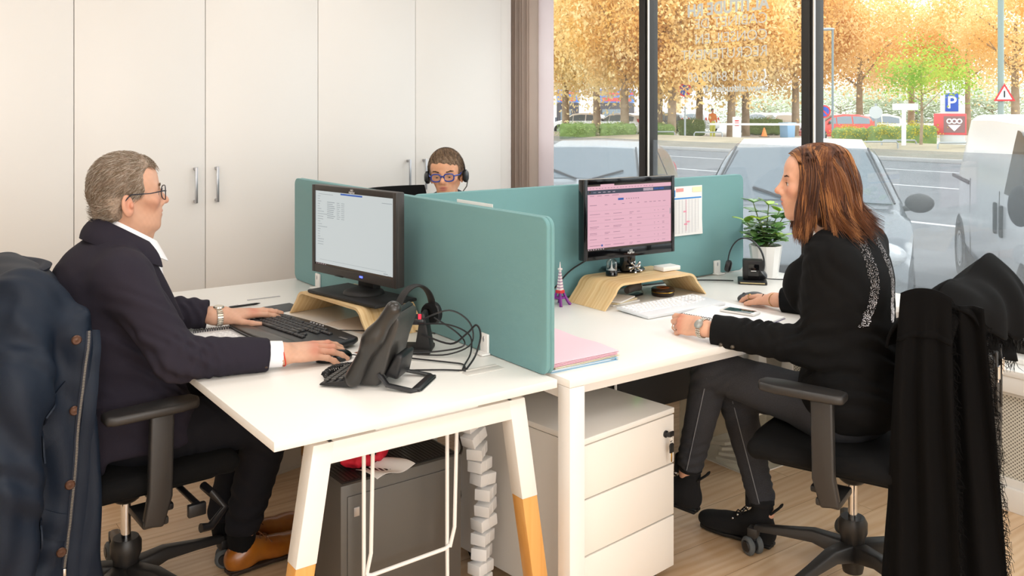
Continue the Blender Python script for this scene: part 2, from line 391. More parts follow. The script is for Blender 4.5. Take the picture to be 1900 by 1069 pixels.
# three built-in cupboards
def cupboard(x0, label):
    t = thing('cupboard', label, 'cupboard', (x0, 2.63, 0), 0, 'built-in cupboards')
    obj('carcass', MB().bb(0, 1.1926, .021, .57, .0, 2.68), M_seam, t)
    for k in (0, 1):
        a = .0015+k*.5963; d = obj('door', MB().bb(a, a+.5933, 0, .019, .01, 2.68, .0015), M_cup, t)
        hx = .5963+(-.052 if k == 0 else .052)
        h = MB().box((hx, -.030, 1.102), (.012, .008, .176), None, .002)
        for z in (1.022, 1.182): h.box((hx, -.0145, z), (.014, .031, .013), None, .002)
        obj('handle', h, M_alu, d)
cupboard(-1.1349, 'tall plain white cupboard at the left edge, behind the seated man')
cupboard(.0577, 'tall white double-door cupboard with bar handles right of the man\'s head')
cupboard(1.2503, 'tall white double-door cupboard behind the woman with the blue glasses')
# windows
M_pane = glassy('window_glass', (.97, .985, .98, 1), .05)
M_film = glassy('frosted_window_film', (.76, .77, .78, 1), .03, .07, (.9, .92, .95, 1), 60)
ys = [2.89, 1.80, .705, -.39, -1.48, -2.57, -3.66, -4.75]
for i in range(7):
    y1, y0 = ys[i], ys[i+1]
    m = MB()
    for y in ((y0, y1) if i == 0 else (y0,)): m.bb(2.845, 2.925, y-.034, y+.034, .53, 2.5, .004).bb(2.83, 2.845, y-.022, y+.022, .53, 2.5, .002)
    m.bb(2.85, 2.92, y0+.034, y1-.034, .53, .595, .003).bb(2.85, 2.92, y0+.034, y1-.034, 2.44, 2.5, .003)
    w = struct('window_%d' % (i+1), m, M_frame)
    g = obj('pane', MB().bb(2.886, 2.892, y0+.034, y1-.034, .595, 2.44), M_pane, w, 0)
    obj('frosted_film', MB().bb(2.8835, 2.8855, y0+.036, y1-.036, .597, 1.302), M_film, g, 0)
    obj('edge_seal', MB().bb(2.842, 2.850, y1-.0425, y1-.0345, .595, 2.44), M_white, w, 0)  # white strip painted in as the bright reflection along the post edge
    if i == 1: win2 = w
def text(s, size, loc, M, mat_, parent, name='lettering', bold=0, ext=.0006, align='LEFT', sx=1.0):
    cu = bpy.data.curves.new(name, 'FONT'); cu.body = s; cu.size = size; cu.extrude = ext; cu.offset = bold; cu.align_x = align; cu.resolution_u = 3
    o = bpy.data.objects.new(name, cu); COL.objects.link(o); dg = bpy.context.evaluated_depsgraph_get(); me = bpy.data.meshes.new_from_object(o.evaluated_get(dg)); bpy.data.objects.remove(o)
    X = T(*loc) @ M
    if parent is not None: X = WM.get(parent.name, Matrix.Identity(4)).inverted() @ X
    me.transform(X @ Matrix.Diagonal((sx, 1, 1, 1))); me.materials.clear()
    return mkobj(name, me, mat_, parent, 0)
TXW = Matrix(((0, 0, 1, 0), (1, 0, 0, 0), (0, 1, 0, 0), (0, 0, 0, 1)))      # reads from the street
M_vinyl = mat('white_vinyl', 'f4f4f4', .6)
for s, y, z, size, bold, sx in (('ALTITUDE RH', .965, 1.975, .09, .003, .98), ('CABINET DE', .97, 1.905, .078, -.0008, 1.12), ('CONSEIL EN', .97, 1.823, .078, -.0008, 1.12),
                       ('RECRUTEMENT', .97, 1.741, .078, -.0008, 1.09), ('02 51 84 09 60', 1.03, 1.622, .075, -.0008, 1.04), ('www.altituderh.fr', .97, 1.567, .05, .0012, 1.2)):
    text(s, size, (2.8925, y, z), TXW, M_vinyl, win2, 'lettering', bold, .0004, 'LEFT', sx)
hs = [(2.8928, 1.005+.02*math.cos(a), 1.648+.03*math.sin(a)) for a in np.linspace(2.2, 4.9, 10)]
obj('phone_symbol', MB().tube(hs, [.008]+[.004]*8+[.008], 6), M_vinyl, win2)
# stacked vertical blind in the window corner
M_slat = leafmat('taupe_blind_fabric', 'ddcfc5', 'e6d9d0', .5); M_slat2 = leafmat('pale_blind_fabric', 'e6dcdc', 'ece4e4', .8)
t = thing('vertical_blind', 'stacked taupe vertical blind hanging between cupboards and window', 'blind', (2.78, 2.7, 0))
obj('headrail', MB().bb(-.02, .02, -.35, .5, 2.62, 2.66), M_whitem, t)
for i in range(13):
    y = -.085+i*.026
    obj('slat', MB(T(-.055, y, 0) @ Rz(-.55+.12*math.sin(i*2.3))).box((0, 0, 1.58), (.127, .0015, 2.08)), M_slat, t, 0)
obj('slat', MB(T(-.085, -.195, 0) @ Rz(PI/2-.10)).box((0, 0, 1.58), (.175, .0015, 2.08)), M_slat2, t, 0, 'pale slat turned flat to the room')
# radiator cover under the sill
def perf():
    m = mat('perforated_steel', 'd3cfc4', .5); nt = m.node_tree; b = nt.nodes['Principled BSDF']; tc = nt.nodes.new('ShaderNodeTexCoord'); sp = nt.nodes.new('ShaderNodeSeparateXYZ'); nt.links.new(tc.outputs['Object'], sp.inputs[0])
    def mth(op, a, bb=None):
        n = nt.nodes.new('ShaderNodeMath'); n.operation = op
        for i, q in enumerate((a, bb)):
            if q is None: continue
            if isinstance(q, (int, float)): n.inputs[i].default_value = q
            else: nt.links.new(q, n.inputs[i])
        return n.outputs[0]
    k = PI/.0075; a = mth('SINE', mth('MULTIPLY', sp.outputs[1], k)); c = mth('SINE', mth('MULTIPLY', sp.outputs[2], k*1.1)); pr = mth('MULTIPLY', a, c)
    r = ramp2(nt, pr, L('d8d4c8'), L('6f6a60'), .25, .4); nt.links.new(r.outputs[0], b.inputs['Base Color']); return m
M_perf = perf()
t = thing('radiator_cover', 'long white radiator cover with perforated grille under the window', 'radiator', (2.69, -.9, .085))
fr = MB()
for y in (-1.6, .0, 1.6): fr.bb(0, .022, y-.03, y+.03, 0, .355, .002)
fr.bb(0, .022, -1.6, 1.6, 0, .03, .002).bb(0, .022, -1.6, 1.6, .335, .355, .002).bb(.022, .1, -1.6, 1.6, .33, .355)
obj('casing', fr, M_white, t)
for k in (-1.57, .03): obj('grille', MB().bb(.008, .012, k, k+1.54, .03, .335), M_perf, t, 0)
# ------------------------------------------------------------------ desks, screens, drawers
def a_leg(t, y, flip):
    # A-shaped white steel frame with wooden feet, in the plane y
    sx = (.14, .70); s = .158; top = .692
    f = MB(); w = .052
    f.bb(sx[0]+.012, sx[1]-.012, y-w/2+.0008, y+w/2-.0008, top-w, top, .002)
    for x, d in ((sx[0], -1), (sx[1], 1)):
        zz = .415; x1 = x+d*s*(top-zz)
        pa = [(x-w/2*(1 if d < 0 else 1), top), (x+w/2, top), (x1+w/2, zz), (x1-w/2, zz)]
        f.prism(pa, -w/2, w/2, T(0, y, 0) @ Rx(PI/2), .002)
    fr = obj('leg_frame', f, M_whitem, t)
    for x, d in ((sx[0], -1), (sx[1], 1)):
        xs = [x+d*s*(top-z) for z in (.415, .0)]; w2 = w/2-.001
        pa = [(xs[0]-w2, .4152), (xs[0]+w2, .4152), (xs[1]+w2, .002), (xs[1]-w2, .002)]
        obj('wooden_foot', MB().prism(pa, -w2, w2, T(0, y, 0) @ Rx(PI/2), .002), M_beech, fr)
t = thing('desk', 'white desk on A-shaped legs with wooden feet, in front of the seated man', 'desk', (0, 0, 0))
obj('tabletop', MB().bb(0, .80, 0, 1.835, .717, .74, .0015), M_white, t)
a_leg(t, .075, 1); a_leg(t, 1.75, 1)
obj('crossbeam', MB().bb(.33, .37, .1, 1.73, .645, .69, .002).bb(.49, .53, .1, 1.73, .645, .69, .002).bb(.28, .58, .06, .09, .692, .717).bb(.28, .58, 1.73, 1.76, .692, .717), M_whitem, t)
obj('cable_flap', MB().bb(.62, .745, .17, .205, .738, .7415, .001).bb(.62, .745, .209, .220, .738, .742, .001), mat('flap_plastic', 'd6d2cc', .4), t)
obj('cable_flap', MB().bb(.47, .60, 1.50, 1.512, .738, .7415), M_alu, t)
# the woman's desk
def square_desk(label, x0, x1, y0, y1):
    t = thing('desk', label, 'desk', (x0, y0, 0)); a, b = x1-x0, y1-y0
    obj('tabletop', MB().bb(0, a, 0, b, .718, .74, .0015), M_white, t)
    for x in (0.0, a-.055):
        for y in (.0, b-.055): obj('leg', MB().bb(x+.001, x+.054, y+.001, y+.054, 0, .717, .002), M_whitem, t)
    obj('under_frame', MB().bb(.05, a-.05, .08, .12, .665, .705, .002).bb(.05, a-.05, b-.12, b-.08, .665, .705, .002).bb(.012, .042, .05, b-.05, .675, .717, .002).bb(a-.042, a-.012, .05, b-.05, .675, .717, .002), M_whitem, t)
    return t
square_desk('white desk on square legs where the dark-haired woman in the black jacket works', .822, 2.625, -.027, .815)
square_desk('white desk behind the long teal screen, at the woman with the headset', .822, 2.625, .865, 1.70)
def screen(name, label, L_, loc, rz):
    t = thing(name, label, 'desk screen', loc, rz, 'teal desk screens'); h = .438; r = .03
    def rr(o):
        P = []
        for cx, cz, a0 in ((L_-r, h-r, 0), (r, h-r, PI/2), (r, r, PI), (L_-r, r, 1.5*PI)):
            P += [(cx+(r-o)*math.cos(a0+k*PI/12), cz+(r-o)*math.sin(a0+k*PI/12)) for k in range(7)]
        return P
    m = MB(Rx(PI/2))
    for z0, z1 in ((-.014, -.0015), (.0015, .014)): m.prism(rr(0), z0, z1, None, .004, 3)
    obj('felt_panel', m, M_teal, t); obj('core', MB(Rx(PI/2)).prism(rr(.003), -.0016, .0016), M_teal, t)
    return t
def clamp(t, x, s, z0=.0):
    c = MB().box((x, s*.019, .030+z0), (.040, .009, .062), None, .003).box((x, s*.03, .003+z0), (.05, .03, .006), None, .002)
    o = obj('clamp', c, M_whitem, t)
    obj('screw', MB().ball((x, s*.0235, .045+z0), (.004, .002, .009)), M_alu, o)
s1 = screen('desk_screen', 'teal felt desk screen on the right of the man\'s desk', 1.79, (.803, .032, .741), PI/2)
for x in (.30, 1.53): clamp(s1, x, 1); clamp(s1, x, -1)
s2 = screen('desk_screen', 'long teal felt desk screen behind the pink monitor', 1.72, (.822, .840, .741), 0)
for x in (.30, 1.535): clamp(s2, x, -1)
# drawer pedestal
t = thing('drawer_pedestal', 'white three-drawer pedestal with a key, under the woman\'s desk', 'drawers', (.912, .03, 0), .116)
obj('cabinet_body', MB().bb(.002, .418, .02, .58, .045, .522).bb(0, .42, -.002, .582, .524, .542, .003), M_white, t)
M_dr = mat('drawer_front', 'f0ebe4', .35)
for k, (z0, z1) in enumerate(((.046, .203), (.208, .365), (.370, .520))):
    d = obj('drawer', MB().bb(.001, .419, 0, .018, z0, z1, .0015), M_dr, t)
    if k == 2:
        l = obj('lock', MB(T(.377, 0, .468) @ Rx(PI/2)).lathe([(.0, .0), (.011, 0), (.011, .004), (.007, .006), (.007, .02), (0, .02)], 16).box((.004, .004, .02), (.022, .016, .008), None, .003), M_blk, d)
        k2 = MB().tube([(.377+.007*math.cos(a), -.022, .458+.009*math.sin(a)) for a in np.linspace(0, 2*PI, 12)[:-1]], .0012, 5, True)
        obj('key_ring', k2, M_chrome, l)
        kk = MB().prism([(-.009, -.016), (.009, -.016), (.011, .008), (.006, .014), (-.006, .014), (-.011, .008)], -.002, .002, T(.377, -.024, .432) @ Rx(PI/2), .0015)
        kb = obj('key_head', kk, M_blk, l); obj('key_blade', MB().bb(.3745, .3795, -.0252, -.0228, .388, .417, .0008), M_gold, l)
for x in (.05, .37):
    for y in (.06, .53): obj('castor', MB().cyl((x-.012, y, .0225), (x+.012, y, .0225), .0225).box((x, y, .04), (.02, .03, .012)), M_blk, t)
# ------------------------------------------------------------------ office chairs
def office_chair(name, label, hub, rz, spin, seat_h=.46, back_h=1.02, back_w=.46, pad_x=.03):
    t = thing(name, label, 'office chair', (hub[0], hub[1], 0), rz); P = M_chair
    base = MB(); 
    for k in range(5):
        a = spin+k*2*PI/5; u = V(math.cos(a), math.sin(a), 0); w = V(-u.y, u.x, 0)
        pr = [(.03, .105, .034, .05), (.12, .118, .026, .036), (.22, .105, .02, .026), (.315, .092, .017, .02)]
        vs = []
        for r, z, hw, th in pr: vs += [u*r+w*hw*.7+V(0, 0, z+th*.5), u*r-w*hw*.7+V(0, 0, z+th*.5), u*r-w*hw+V(0, 0, z-th*.5), u*r+w*hw+V(0, 0, z-th*.5)]
        fs = [(3, 2, 1, 0), (12, 13, 14, 15)]+[(4*i+j, 4*i+(j+1) % 4, 4*i+4+(j+1) % 4, 4*i+4+j) for i in range(3) for j in range(4)]
        base.bev([tuple(v) for v in vs], fs, .005, 2)
        base.bev(*boxvf(u*.318+V(0, 0, .076), .034, .036, .03, a), .004)
    base.lathe([(.0, .035), (.03, .035), (.033, .05), (.036, .14), (.044, .16), (.044, .19), (.036, .205), (.03, .205), (0, .205)], 24)
    b = obj('star_base', base, P, t)
    for k in range(5):
        a = spin+k*2*PI/5; u = V(math.cos(a), math.sin(a), 0); c = u*.322; aa = a+1.0+k*.7; w = V(math.cos(aa), math.sin(aa), 0); c = c+V(-w.y, w.x, 0)*.0
        m = MB()
        for s in (-1, 1): m.add(*cylvf(c+w*s*.007+V(0, 0, .0305), c+w*s*.027+V(0, 0, .0305), .0305, 20, .006))
        ca = obj('castor', m, M_rub, t)
        obj('castor_cap', MB().add(*cylvf(c-w*.030+V(0, 0, .0305), c+w*.030+V(0, 0, .0305), .019, 16, .003)).box((c.x, c.y, .058), (.03, .03, .018), None, .004), M_blk, ca)
    obj('gas_column', MB().cyl((0, 0, .2), (0, 0, seat_h-.11), .014, None, 20), M_chrome, t)
    mech = MB().box((.02, 0, seat_h-.09), (.26, .16, .05), None, .012).box((-.12, 0, seat_h-.10), (.1, .10, .06), None, .015).ball((0, 0, seat_h-.115), (.05, .05, .04))
    mech.cyl((.11, -.10, seat_h-.09), (.11, -.29, seat_h-.09), .009).box((.105, -.30, seat_h-.10), (.05, .018, .035), Matrix.Identity(4), .004)
    mech.box((.04, 0, seat_h-.095), (.04, .50, .02), None, .006)
    obj('mechanism', mech, M_blk, t)
    obj('seat_lever', MB().tube([(.16, -.20, seat_h-.08), (.165, -.25, seat_h-.085), (.20, -.265, seat_h-.13), (.15, -.285, seat_h-.165), (.12, -.29, seat_h-.16)], [.012, .012, .011, .012, .013], 10), M_blk, t)
    sd = SDF(); sd.bx((.03, 0, seat_h-.025), (.235, .235, .03), None, .03, .01); sd.el((.24, 0, seat_h-.045), (.06, .2, .03), None, .03); sd.bx((.0, 0, seat_h-.058), (.2, .2, .012), None, .01, .01)
    seatobj(t, sd)
    bk = MB()
    def bf(u, v):   # v up, u across
        a = (u-.5)*2; z = seat_h+.06+(back_h-seat_h-.06)*v
        wv = back_w/2*(1-.18*(v-.45)**2*2)
        return (-.235-.05*v+.05*a*a*(.6+.4*v)+.045*math.sin(v*PI)*.5, a*wv, z)
    bk.sheet(bf, 14, 16, .035)
    obj('backrest', bk, M_fabb, t, 60)
    obj('back_support', MB().tube([(-.10, 0, seat_h-.1), (-.22, 0, seat_h-.11), (-.30, 0, seat_h-.04), (-.315, 0, seat_h+.12), (-.30, 0, seat_h+.3)], [.03, .03, .03, .026, .02], 10), P, t)
    for s in (-1, 1):
        y = s*.275; ar = MB()
        ar.add(*armvf(y, seat_h))
        st = obj('arm_support', ar, P, t)
        pad = MB(); pad.prism([(-.125, -.028), (-.10, -.04), (.07, -.045), (.12, -.035), (.132, 0), (.12, .035), (.07, .045), (-.10, .04), (-.125, .028)], 0, .026, T(pad_x, y, seat_h+.182) @ Ry(-.02), .009, 3)
        obj('arm_pad', pad, P, st)
    return t
def boxvf(c, dx, dy, dz, a):
    m = MB(T(*c) @ Rz(a)).box((0, 0, 0), (dx, dy, dz)); return [tuple(v) for v in m.v], m.f
def cylvf(a, b, r, n, bv):
    a, b = Vector(a), Vector(b); d = (b-a).normalized(); m = MB().tube([a, a+d*bv, b-d*bv, b], [r-bv, r, r, r-bv], n); return m.v, m.f
def armvf(y, sh):
    m = MB(); s = 1 if y > 0 else -1
    m.prism([(-.035, sh-.12), (.02, sh-.13), (.045, sh-.05), (.05, sh+.18), (-.015, sh+.18), (-.02, sh-.04)], -.014, .014, T(0, y, 0) @ Rx(PI/2), .008, 3)
    m.bev(*boxvf(V(0, y-s*.06, sh-.115), .07, .14, .022, 0), .006); return m.v, m.f
def seatobj(t, sd):
    vs, fs = sd.mesh(.008); vs = relax(vs, fs, 2); return mkobj('seat', npmesh('seat', vs, fs), M_fabb, t, 180)
chM = office_chair('office_chair', 'black office chair the man sits on, navy parka over its back', (-.10, .93), .05, .15, .46, .98, .46, -.01)
chW = office_chair('office_chair', 'black office chair the woman in the black jacket sits on, shawl over its back', (1.77, -.26), PI/2+.35, .0, .46, .915, .36, .075)
chB = office_chair('office_chair', 'black office chair behind the woman with the headset', (1.60, 2.16), -PI/2+.1, .5, .46, 1.06, .46)
# ------------------------------------------------------------------ things on and under the desks
M_scr1 = mat('lit_screen_grey', 'ccd3d3', .3, emit=.88); M_scr2 = mat('lit_screen_pink', 'e6b3c2', .3, emit=.95)
M_stxt = mat('screen_text', '9aa4aa', .4, emit=.75); M_sblue = mat('screen_blue', '2f62b8', .4, emit=.8); M_snavy = mat('screen_navy', '3a4258', .4, emit=.7)
M_sbrown = mat('screen_taskbar', '4a3a2c', .4, emit=.5); M_sdark = mat('screen_dark_text', 'b38398', .4, emit=.8); M_swhite = mat('screen_white', 'e8d0dc', .4, emit=.9)
M_led = mat('blue_led', '3a48ff', .3, emit=6); M_ledr = mat('red_led', 'ff2030', .3, emit=4); M_ledg = mat('green_led', '40ff40', .3, emit=4)
def riser(label, loc, rz):
    t = thing('monitor_riser', label, 'monitor stand', loc, rz, 'bent wood monitor risers')
    h, L2, s2, th = .092, .27, .17, .009; D = .215
    out = [(-L2, 0)]
    for k in range(9):
        a = k/8*1.16; out.append((-s2-.052*math.sin(1.16-a)*1.0-.0, h-.055*(1-math.cos(1.16-a))))
    out += [(-p[0], p[1]) for p in out[::-1]]
    inn = []
    for i, p in enumerate(out):
        a = Vector(out[max(i-1, 0)]); b = Vector(out[min(i+1, len(out)-1)]); d = (b-a).normalized(); n = Vector((d.y, -d.x)); q = Vector(p)+n*th
        inn.append((q.x, max(q.y, 0)))
    m = MB(); n = len(out); vs = []
    for x in (0, D):
        for p in out: vs.append((x, p[0], p[1]))
        for p in inn: vs.append((x, p[0], p[1]))
    fs = []
    for i in range(n-1):
        fs += [(i, i+1, n+i+1, n+i), (2*n+i, 3*n+i, 3*n+i+1, 2*n+i+1), (i, 2*n+i, 2*n+i+1, i+1), (n+i, n+i+1, 3*n+i+1, 3*n+i)]
    fs += [(0, n, 3*n, 2*n), (n-1, 3*n-1, 4*n-1, 2*n-1)]
    m.add(vs, fs); obj('bent_board', m, M_bamb, t, 30)
    return t
riser('bent bamboo riser under the grey-screen monitor on the man\'s desk', (.545, .935, .7405), .10)
riser('bent bamboo riser under the pink-screen monitor on the woman\'s desk', (1.725, .552, .7405), PI/2)
def monitor(name, label, w, h, loc, rz, body, base, scr, content, logo_top, bz=(.017, .017, .02, .028)):
    t = thing(name, label, 'monitor', loc, rz); z0 = loc[2]
    m = MB()
    bl, br, bt, bb = bz
    m.bb(-.004, .012, -w/2, w/2, 0, h, .003); hs = obj('housing', MB().bb(.0, .03, -w/2, w/2, 0, h, .004).bb(.028, .05, -w*.3, w*.3, h*.15, h*.8, .015), body, t)
    b = MB(); x0, x1 = -.006, .0005
    b.bb(x0, x1, -w/2, -w/2+br, 0, h, .0015).bb(x0, x1, w/2-bl, w/2, 0, h, .0015).bb(x0, x1, -w/2+br, w/2-bl, h-bt, h, .0015).bb(x0, x1, -w/2+br, w/2-bl, 0, bb, .0015)
    bez = obj('bezel', b, body, t)
    s = obj('screen', MB().bb(-.0015, .0002, -w/2+br, w/2-bl, bb, h-bt), scr, t, 0)
    sw, sh = w-bl-br, h-bt-bb
    def at(u, v): return (w/2-bl-u*sw, bb+v*sh)
    bym = {}
    for (u, v, du, dv, mm) in content:
        y, z = at(u, v); bym.setdefault(mm.name, (mm, MB()))[1].bb(-.0019, -.0014, y-du*sw, y, z-dv*sh, z)
    for nm, (mm, q) in bym.items(): obj('screen_content', q, mm, s, 0)
    text('FUJITSU', .011, (-.0062, (.006 if logo_top else 0), (h-bt*.75 if logo_top else bb*.35)), Matrix(((0, 0, -1, 0), (-1, 0, 0, 0), (0, 1, 0, 0), (0, 0, 0, 1))), M_txtw, bez, 'logo', .0002, .0002, 'CENTER') if False else None
    X = MB(); zl = h-bt*.55 if logo_top else bb*.55
    for dy in (-.004, .004): X.tube([(-.0065, dy+.0035*math.cos(a), zl+.004+.0025*math.sin(a)) for a in np.linspace(0, 2*PI, 12)[:-1]], .0006, 4, True)
    obj('logo_mark', X, M_txtw, bez, 0)
    lt = text('FUJITSU', .0095, (0, 0, 0), Matrix.Identity(4), M_txtw, None, 'logo_lettering', .0001, .0002, 'CENTER')
    lt.data.transform(T(-.0064, 0, zl-.0075) @ Matrix(((0, 0, -1, 0), (-1, 0, 0, 0), (0, 1, 0, 0), (0, 0, 0, 1)))); lt.parent = bez
    base(t, z0)
    return t, bez
def base1(t, z0):
    r = .834-z0
    obj('neck', MB().bb(.05, .085, -.045, .045, r+.01, .12, .008).ball((.045, 0, r+.012), (.07, .075, .022)), M_blkm, t)
    obj('foot_plate', MB().bb(-.055, .12, -.195, .195, r, r+.011, .004), M_blkm, t)
def base2(t, z0):
    r = .834-z0
    obj('neck', MB().bb(.035, .065, -.06, -.0, r+.008, .1, .005).bb(.05, .12, -.05, -.02, r+.008, r+.03, .006), M_blkg, t)
    obj('foot_plate', MB(T(.115, -.06, r)).lathe([(0, 0), (.085, 0), (.088, .004), (.082, .009), (.05, .013), (0, .014)], 40), M_blkg, t)
rnd = random.Random(4)
c1 = [(.40-.0, .985, .30, .022, M_sblue)]
c1 = [(.34, .99, .28, .022, M_sblue), (0, .025, 1, .025, M_sbrown)]
for i in range(20): c1.append((.03, .93-.034*i, rnd.uniform(.02, .09) if i not in (7, 12) else .13, .006, M_stxt))
for i in range(9): c1 += [(.16, .86-.026*i, rnd.uniform(.06, .11), .008, M_stxt), (.29, .86-.026*i, rnd.uniform(.03, .05), .006, M_stxt), (.35, .86-.026*i, .04, .006, M_stxt)]
for i in range(5): c1.append((.01+.03*i, .02, .014, .014, M_swhite))
c1 += [(.88, .05, .05, .008, M_stxt), (.93, .03, .04, .006, M_stxt), (.86, .93, .12, .006, M_stxt), (.06, .075, .85, .003, M_stxt), (.04, .96, .2, .005, M_stxt)]
m1, bez1 = monitor('monitor', 'matt black monitor with grey screen on the man\'s bamboo riser', .481, .31, (.620, .892, .898), .175, M_blkm if False else mat('warm_black_plastic', '322e2c', .45), base1, M_scr1, c1, True)
obj('power_light', MB().bb(-.0075, -.005, -.062, -.045, .012, .018, .001), M_led, bez1)
obj('button_row', MB().bb(-.0075, -.005, .05, .10, -.001, .004, .001), M_blk, bez1)
c2 = [(0, 1, .15, .028, M_sbrown), (.31, 1, .69, .026, M_sbrown), (0, .915, 1, .065, M_snavy), (.655, .905, .12, .042, M_swhite), (.785, .90, .06, .028, M_sblue), (.85, .90, .06, .028, M_sblue), (.355, .775, .065, .032, M_sblue), (0, .03, 1, .03, M_sbrown), (.16, .085, .018, .03, M_sblue), (.02, .90, .02, .03, M_gold)]
for i in range(22): c2.append((.02+.035*i+rnd.uniform(0, .01), .945, .018, .008, M_sdark))
for i in range(5): c2.append((.07+.055*i, .885, .03, .01, mat('scr_w', 'aab4c8', .4, emit=.7) if i == 0 else M_swhite))
for i in range(4): c2.append((.03+.085*i, .83, .05+.03*(i == 3), .008, M_sdark))
for i in range(6): c2.append((.45+.028*i, .765, .012, .014, M_sdark))
cx_ = [.03, .2, .3, .4, .49, .58, .67, .73, .78, .84, .9]
for u in cx_: c2.append((u, .69, .03 if u != .03 else .08, .009, M_sdark))
for r in range(6):
    z = .55-.095*r
    for u, l in ((.03, .14), (.2, .07), (.3, .14), (.49, .05), (.58, .06), (.79, .012), (.835, .014), (.89, .04)):
        c2.append((u, z, l*rnd.uniform(.55, 1), .007, M_sdark))
        if rnd.random() < .2: c2.append((u, z-.02, l*.6, .006, M_sdark))
    c2.append((.02, z+.05, .95, .0025, mat('scr_l', 'cf9cac', .4, emit=.8) if r == 0 else bpy.data.materials['scr_l']))
c2.append((.985, .56, .008, .09, M_stxt))
for i in range(7): c2.append((.01+.028*i, .024, .014, .016, M_swhite))
m2, bez2 = monitor('monitor', 'glossy black monitor with pink screen on the woman\'s bamboo riser', .455, .305, (1.677, .655, .907), PI/2-.05, M_blkg, base2, M_scr2, c2, False, (.018, .016, .02, .036))
# ---- keyboards
M_key = mat('black_keycap', '2b2b2d', .35); M_keyw = mat('white_keycap', 'f1f1f1', .4); M_kbw = mat('silver_white_plastic', 'dfe1e4', .35)
def keys(t, kb, x0, rows, pitch, km, zf, keyh, gap):
    cache = {}
    for r, row in enumerate(rows):
        y = row[0]
        for wu in row[1]:
            if wu < 0: y += wu*pitch; continue
            if wu not in cache:
                w = wu*pitch-gap
                o = obj('key', MB().bev(*[*(lambda q: ([tuple(v) for v in q.v], q.f))(frust(pitch-gap, w, keyh))], .0012, 1), km, kb); cache[wu] = o
            else: o = cache[wu].copy(); COL.objects.link(o); o.parent = kb
            x = x0-r*pitch; o.location = (x, y-wu*pitch/2, zf(x)); y -= wu*pitch
def frust(dx, dy, h):
    a, b, c, d = dx/2, dy/2, dx*.36, dy/2-dx*.14
    return MB().add([(-a, -b, 0), (a, -b, 0), (a, b, 0), (-a, b, 0), (-c, -d, h), (c, -d, h), (c, d, h), (-c, d, h)], [(3, 2, 1, 0), (4, 5, 6, 7), (0, 1, 5, 4), (1, 2, 6, 5), (2, 3, 7, 6), (3, 0, 4, 7)])
# local: x away from the typist, y to his left
t = thing('keyboard', 'black full-size keyboard between the man\'s hands', 'keyboard', (.388, .855, .7430), .15)
P = []
for k in range(13):
    u = k/12; P.append((-.092-.022*math.sin(u*PI), .245-u*.49))
P += [(.07, -.25), (.095, -.235)]+[(.095+.012*math.sin(u*PI), -.235+u*.47) for u in np.linspace(.1, .9, 7)]+[(.095, .235), (.07, .25)]
bm_ = MB(Ry(-.06)).prism(P, .004, .022, None, .007, 3); bm_.bb(.06, .07, -.22, -.19, -.0062, .006, .002); bm_.bb(.06, .07, .19, .22, -.0062, .006, .002)
kb = obj('key_deck', bm_, M_blk, t)
obj('palm_rest', MB(Ry(-.03)).prism([(-.10-.02*math.sin(k/12*PI), .235-k/12*.47) for k in range(13)]+[(-.063, -.235), (-.063, .235)], .012, .0245, None, .006, 3), mat('dark_gloss_rest', '2a2724', .3), t)
zf = lambda x: .0225+x*.06
keys(t, kb, .068, [(.225, [1, -.6, 1, 1, 1, 1, -.4, 1, 1, 1, 1, -.4, 1, 1, 1, 1, -.3, 1, 1, 1]), (.225, [1]*13+[2, -.3, 1, 1, 1, -.3, 1, 1, 1, 1][:4]+[-.3, 1, 1, 1]), (.225, [1.5]+[1]*12+[1.5, -.3, 1, 1, 1]), (.225, [1.75]+[1]*11+[2.25]), (.225, [1.25]+[1]*11+[2.75, -1.3, 1]), (.225, [1.5, 1.25, 1.25, 5.5, 1.25, 1.25, 1.5, 1.5, -.3, 1, 1, 1])], .0182, M_key, zf, .006, .0022)
for i in range(5):
    o = obj('media_button', MB().ball((.088, .03-.018*i, .0285), (.004, .005, .002), None, 10, 6), M_alu, kb)
text('Microsoft', .011, (.062, -.185, .0278), Rz(-PI/2), M_txtw, t, 'logo_lettering', .0003, .0002) if False else obj('brand_plate', MB().bb(.045, .055, -.235, -.195, .0255, .0265), M_alu, kb)
# white keyboard
t = thing('keyboard', 'slim white keyboard in front of the woman\'s bamboo riser', 'keyboard', (1.715, .446, .7405), PI/2+.0)
kb = obj('key_deck', MB().bb(-.082, .085, -.180, .222, .003, .014, .003, 2, Ry(-.03)).bb(.06, .08, -.2, .2, 0, .006, .001), M_kbw, t)
zf = lambda x: .0138+x*.03
keys(t, kb, .066, [(.213, [1, -.4, 1, 1, 1, 1, -.3, 1, 1, 1, 1, -.3, 1, 1, 1, 1, -.3, 1, 1, 1, -.2, 1, 1, 1]), (.213, [1]*13+[2, -.25, 1, 1, -.25, 1, 1, 1, 1]), (.213, [1.5]+[1]*12+[1.5, -.25, 1, 1, -.25, 1, 1, 1, 1]), (.213, [1.75]+[1]*11+[2.25, -2.5, 1, 1, 1]), (.213, [1.25]+[1]*11+[2.75, -.3, 1, -1.2, 1, 1, 1]), (.213, [1.5, 1.25, 1.25, 5.5, 1.25, 1.25, 1.5, 1.5, -.2, 1, 1])], .0176, M_keyw, zf, .0035, .0022)
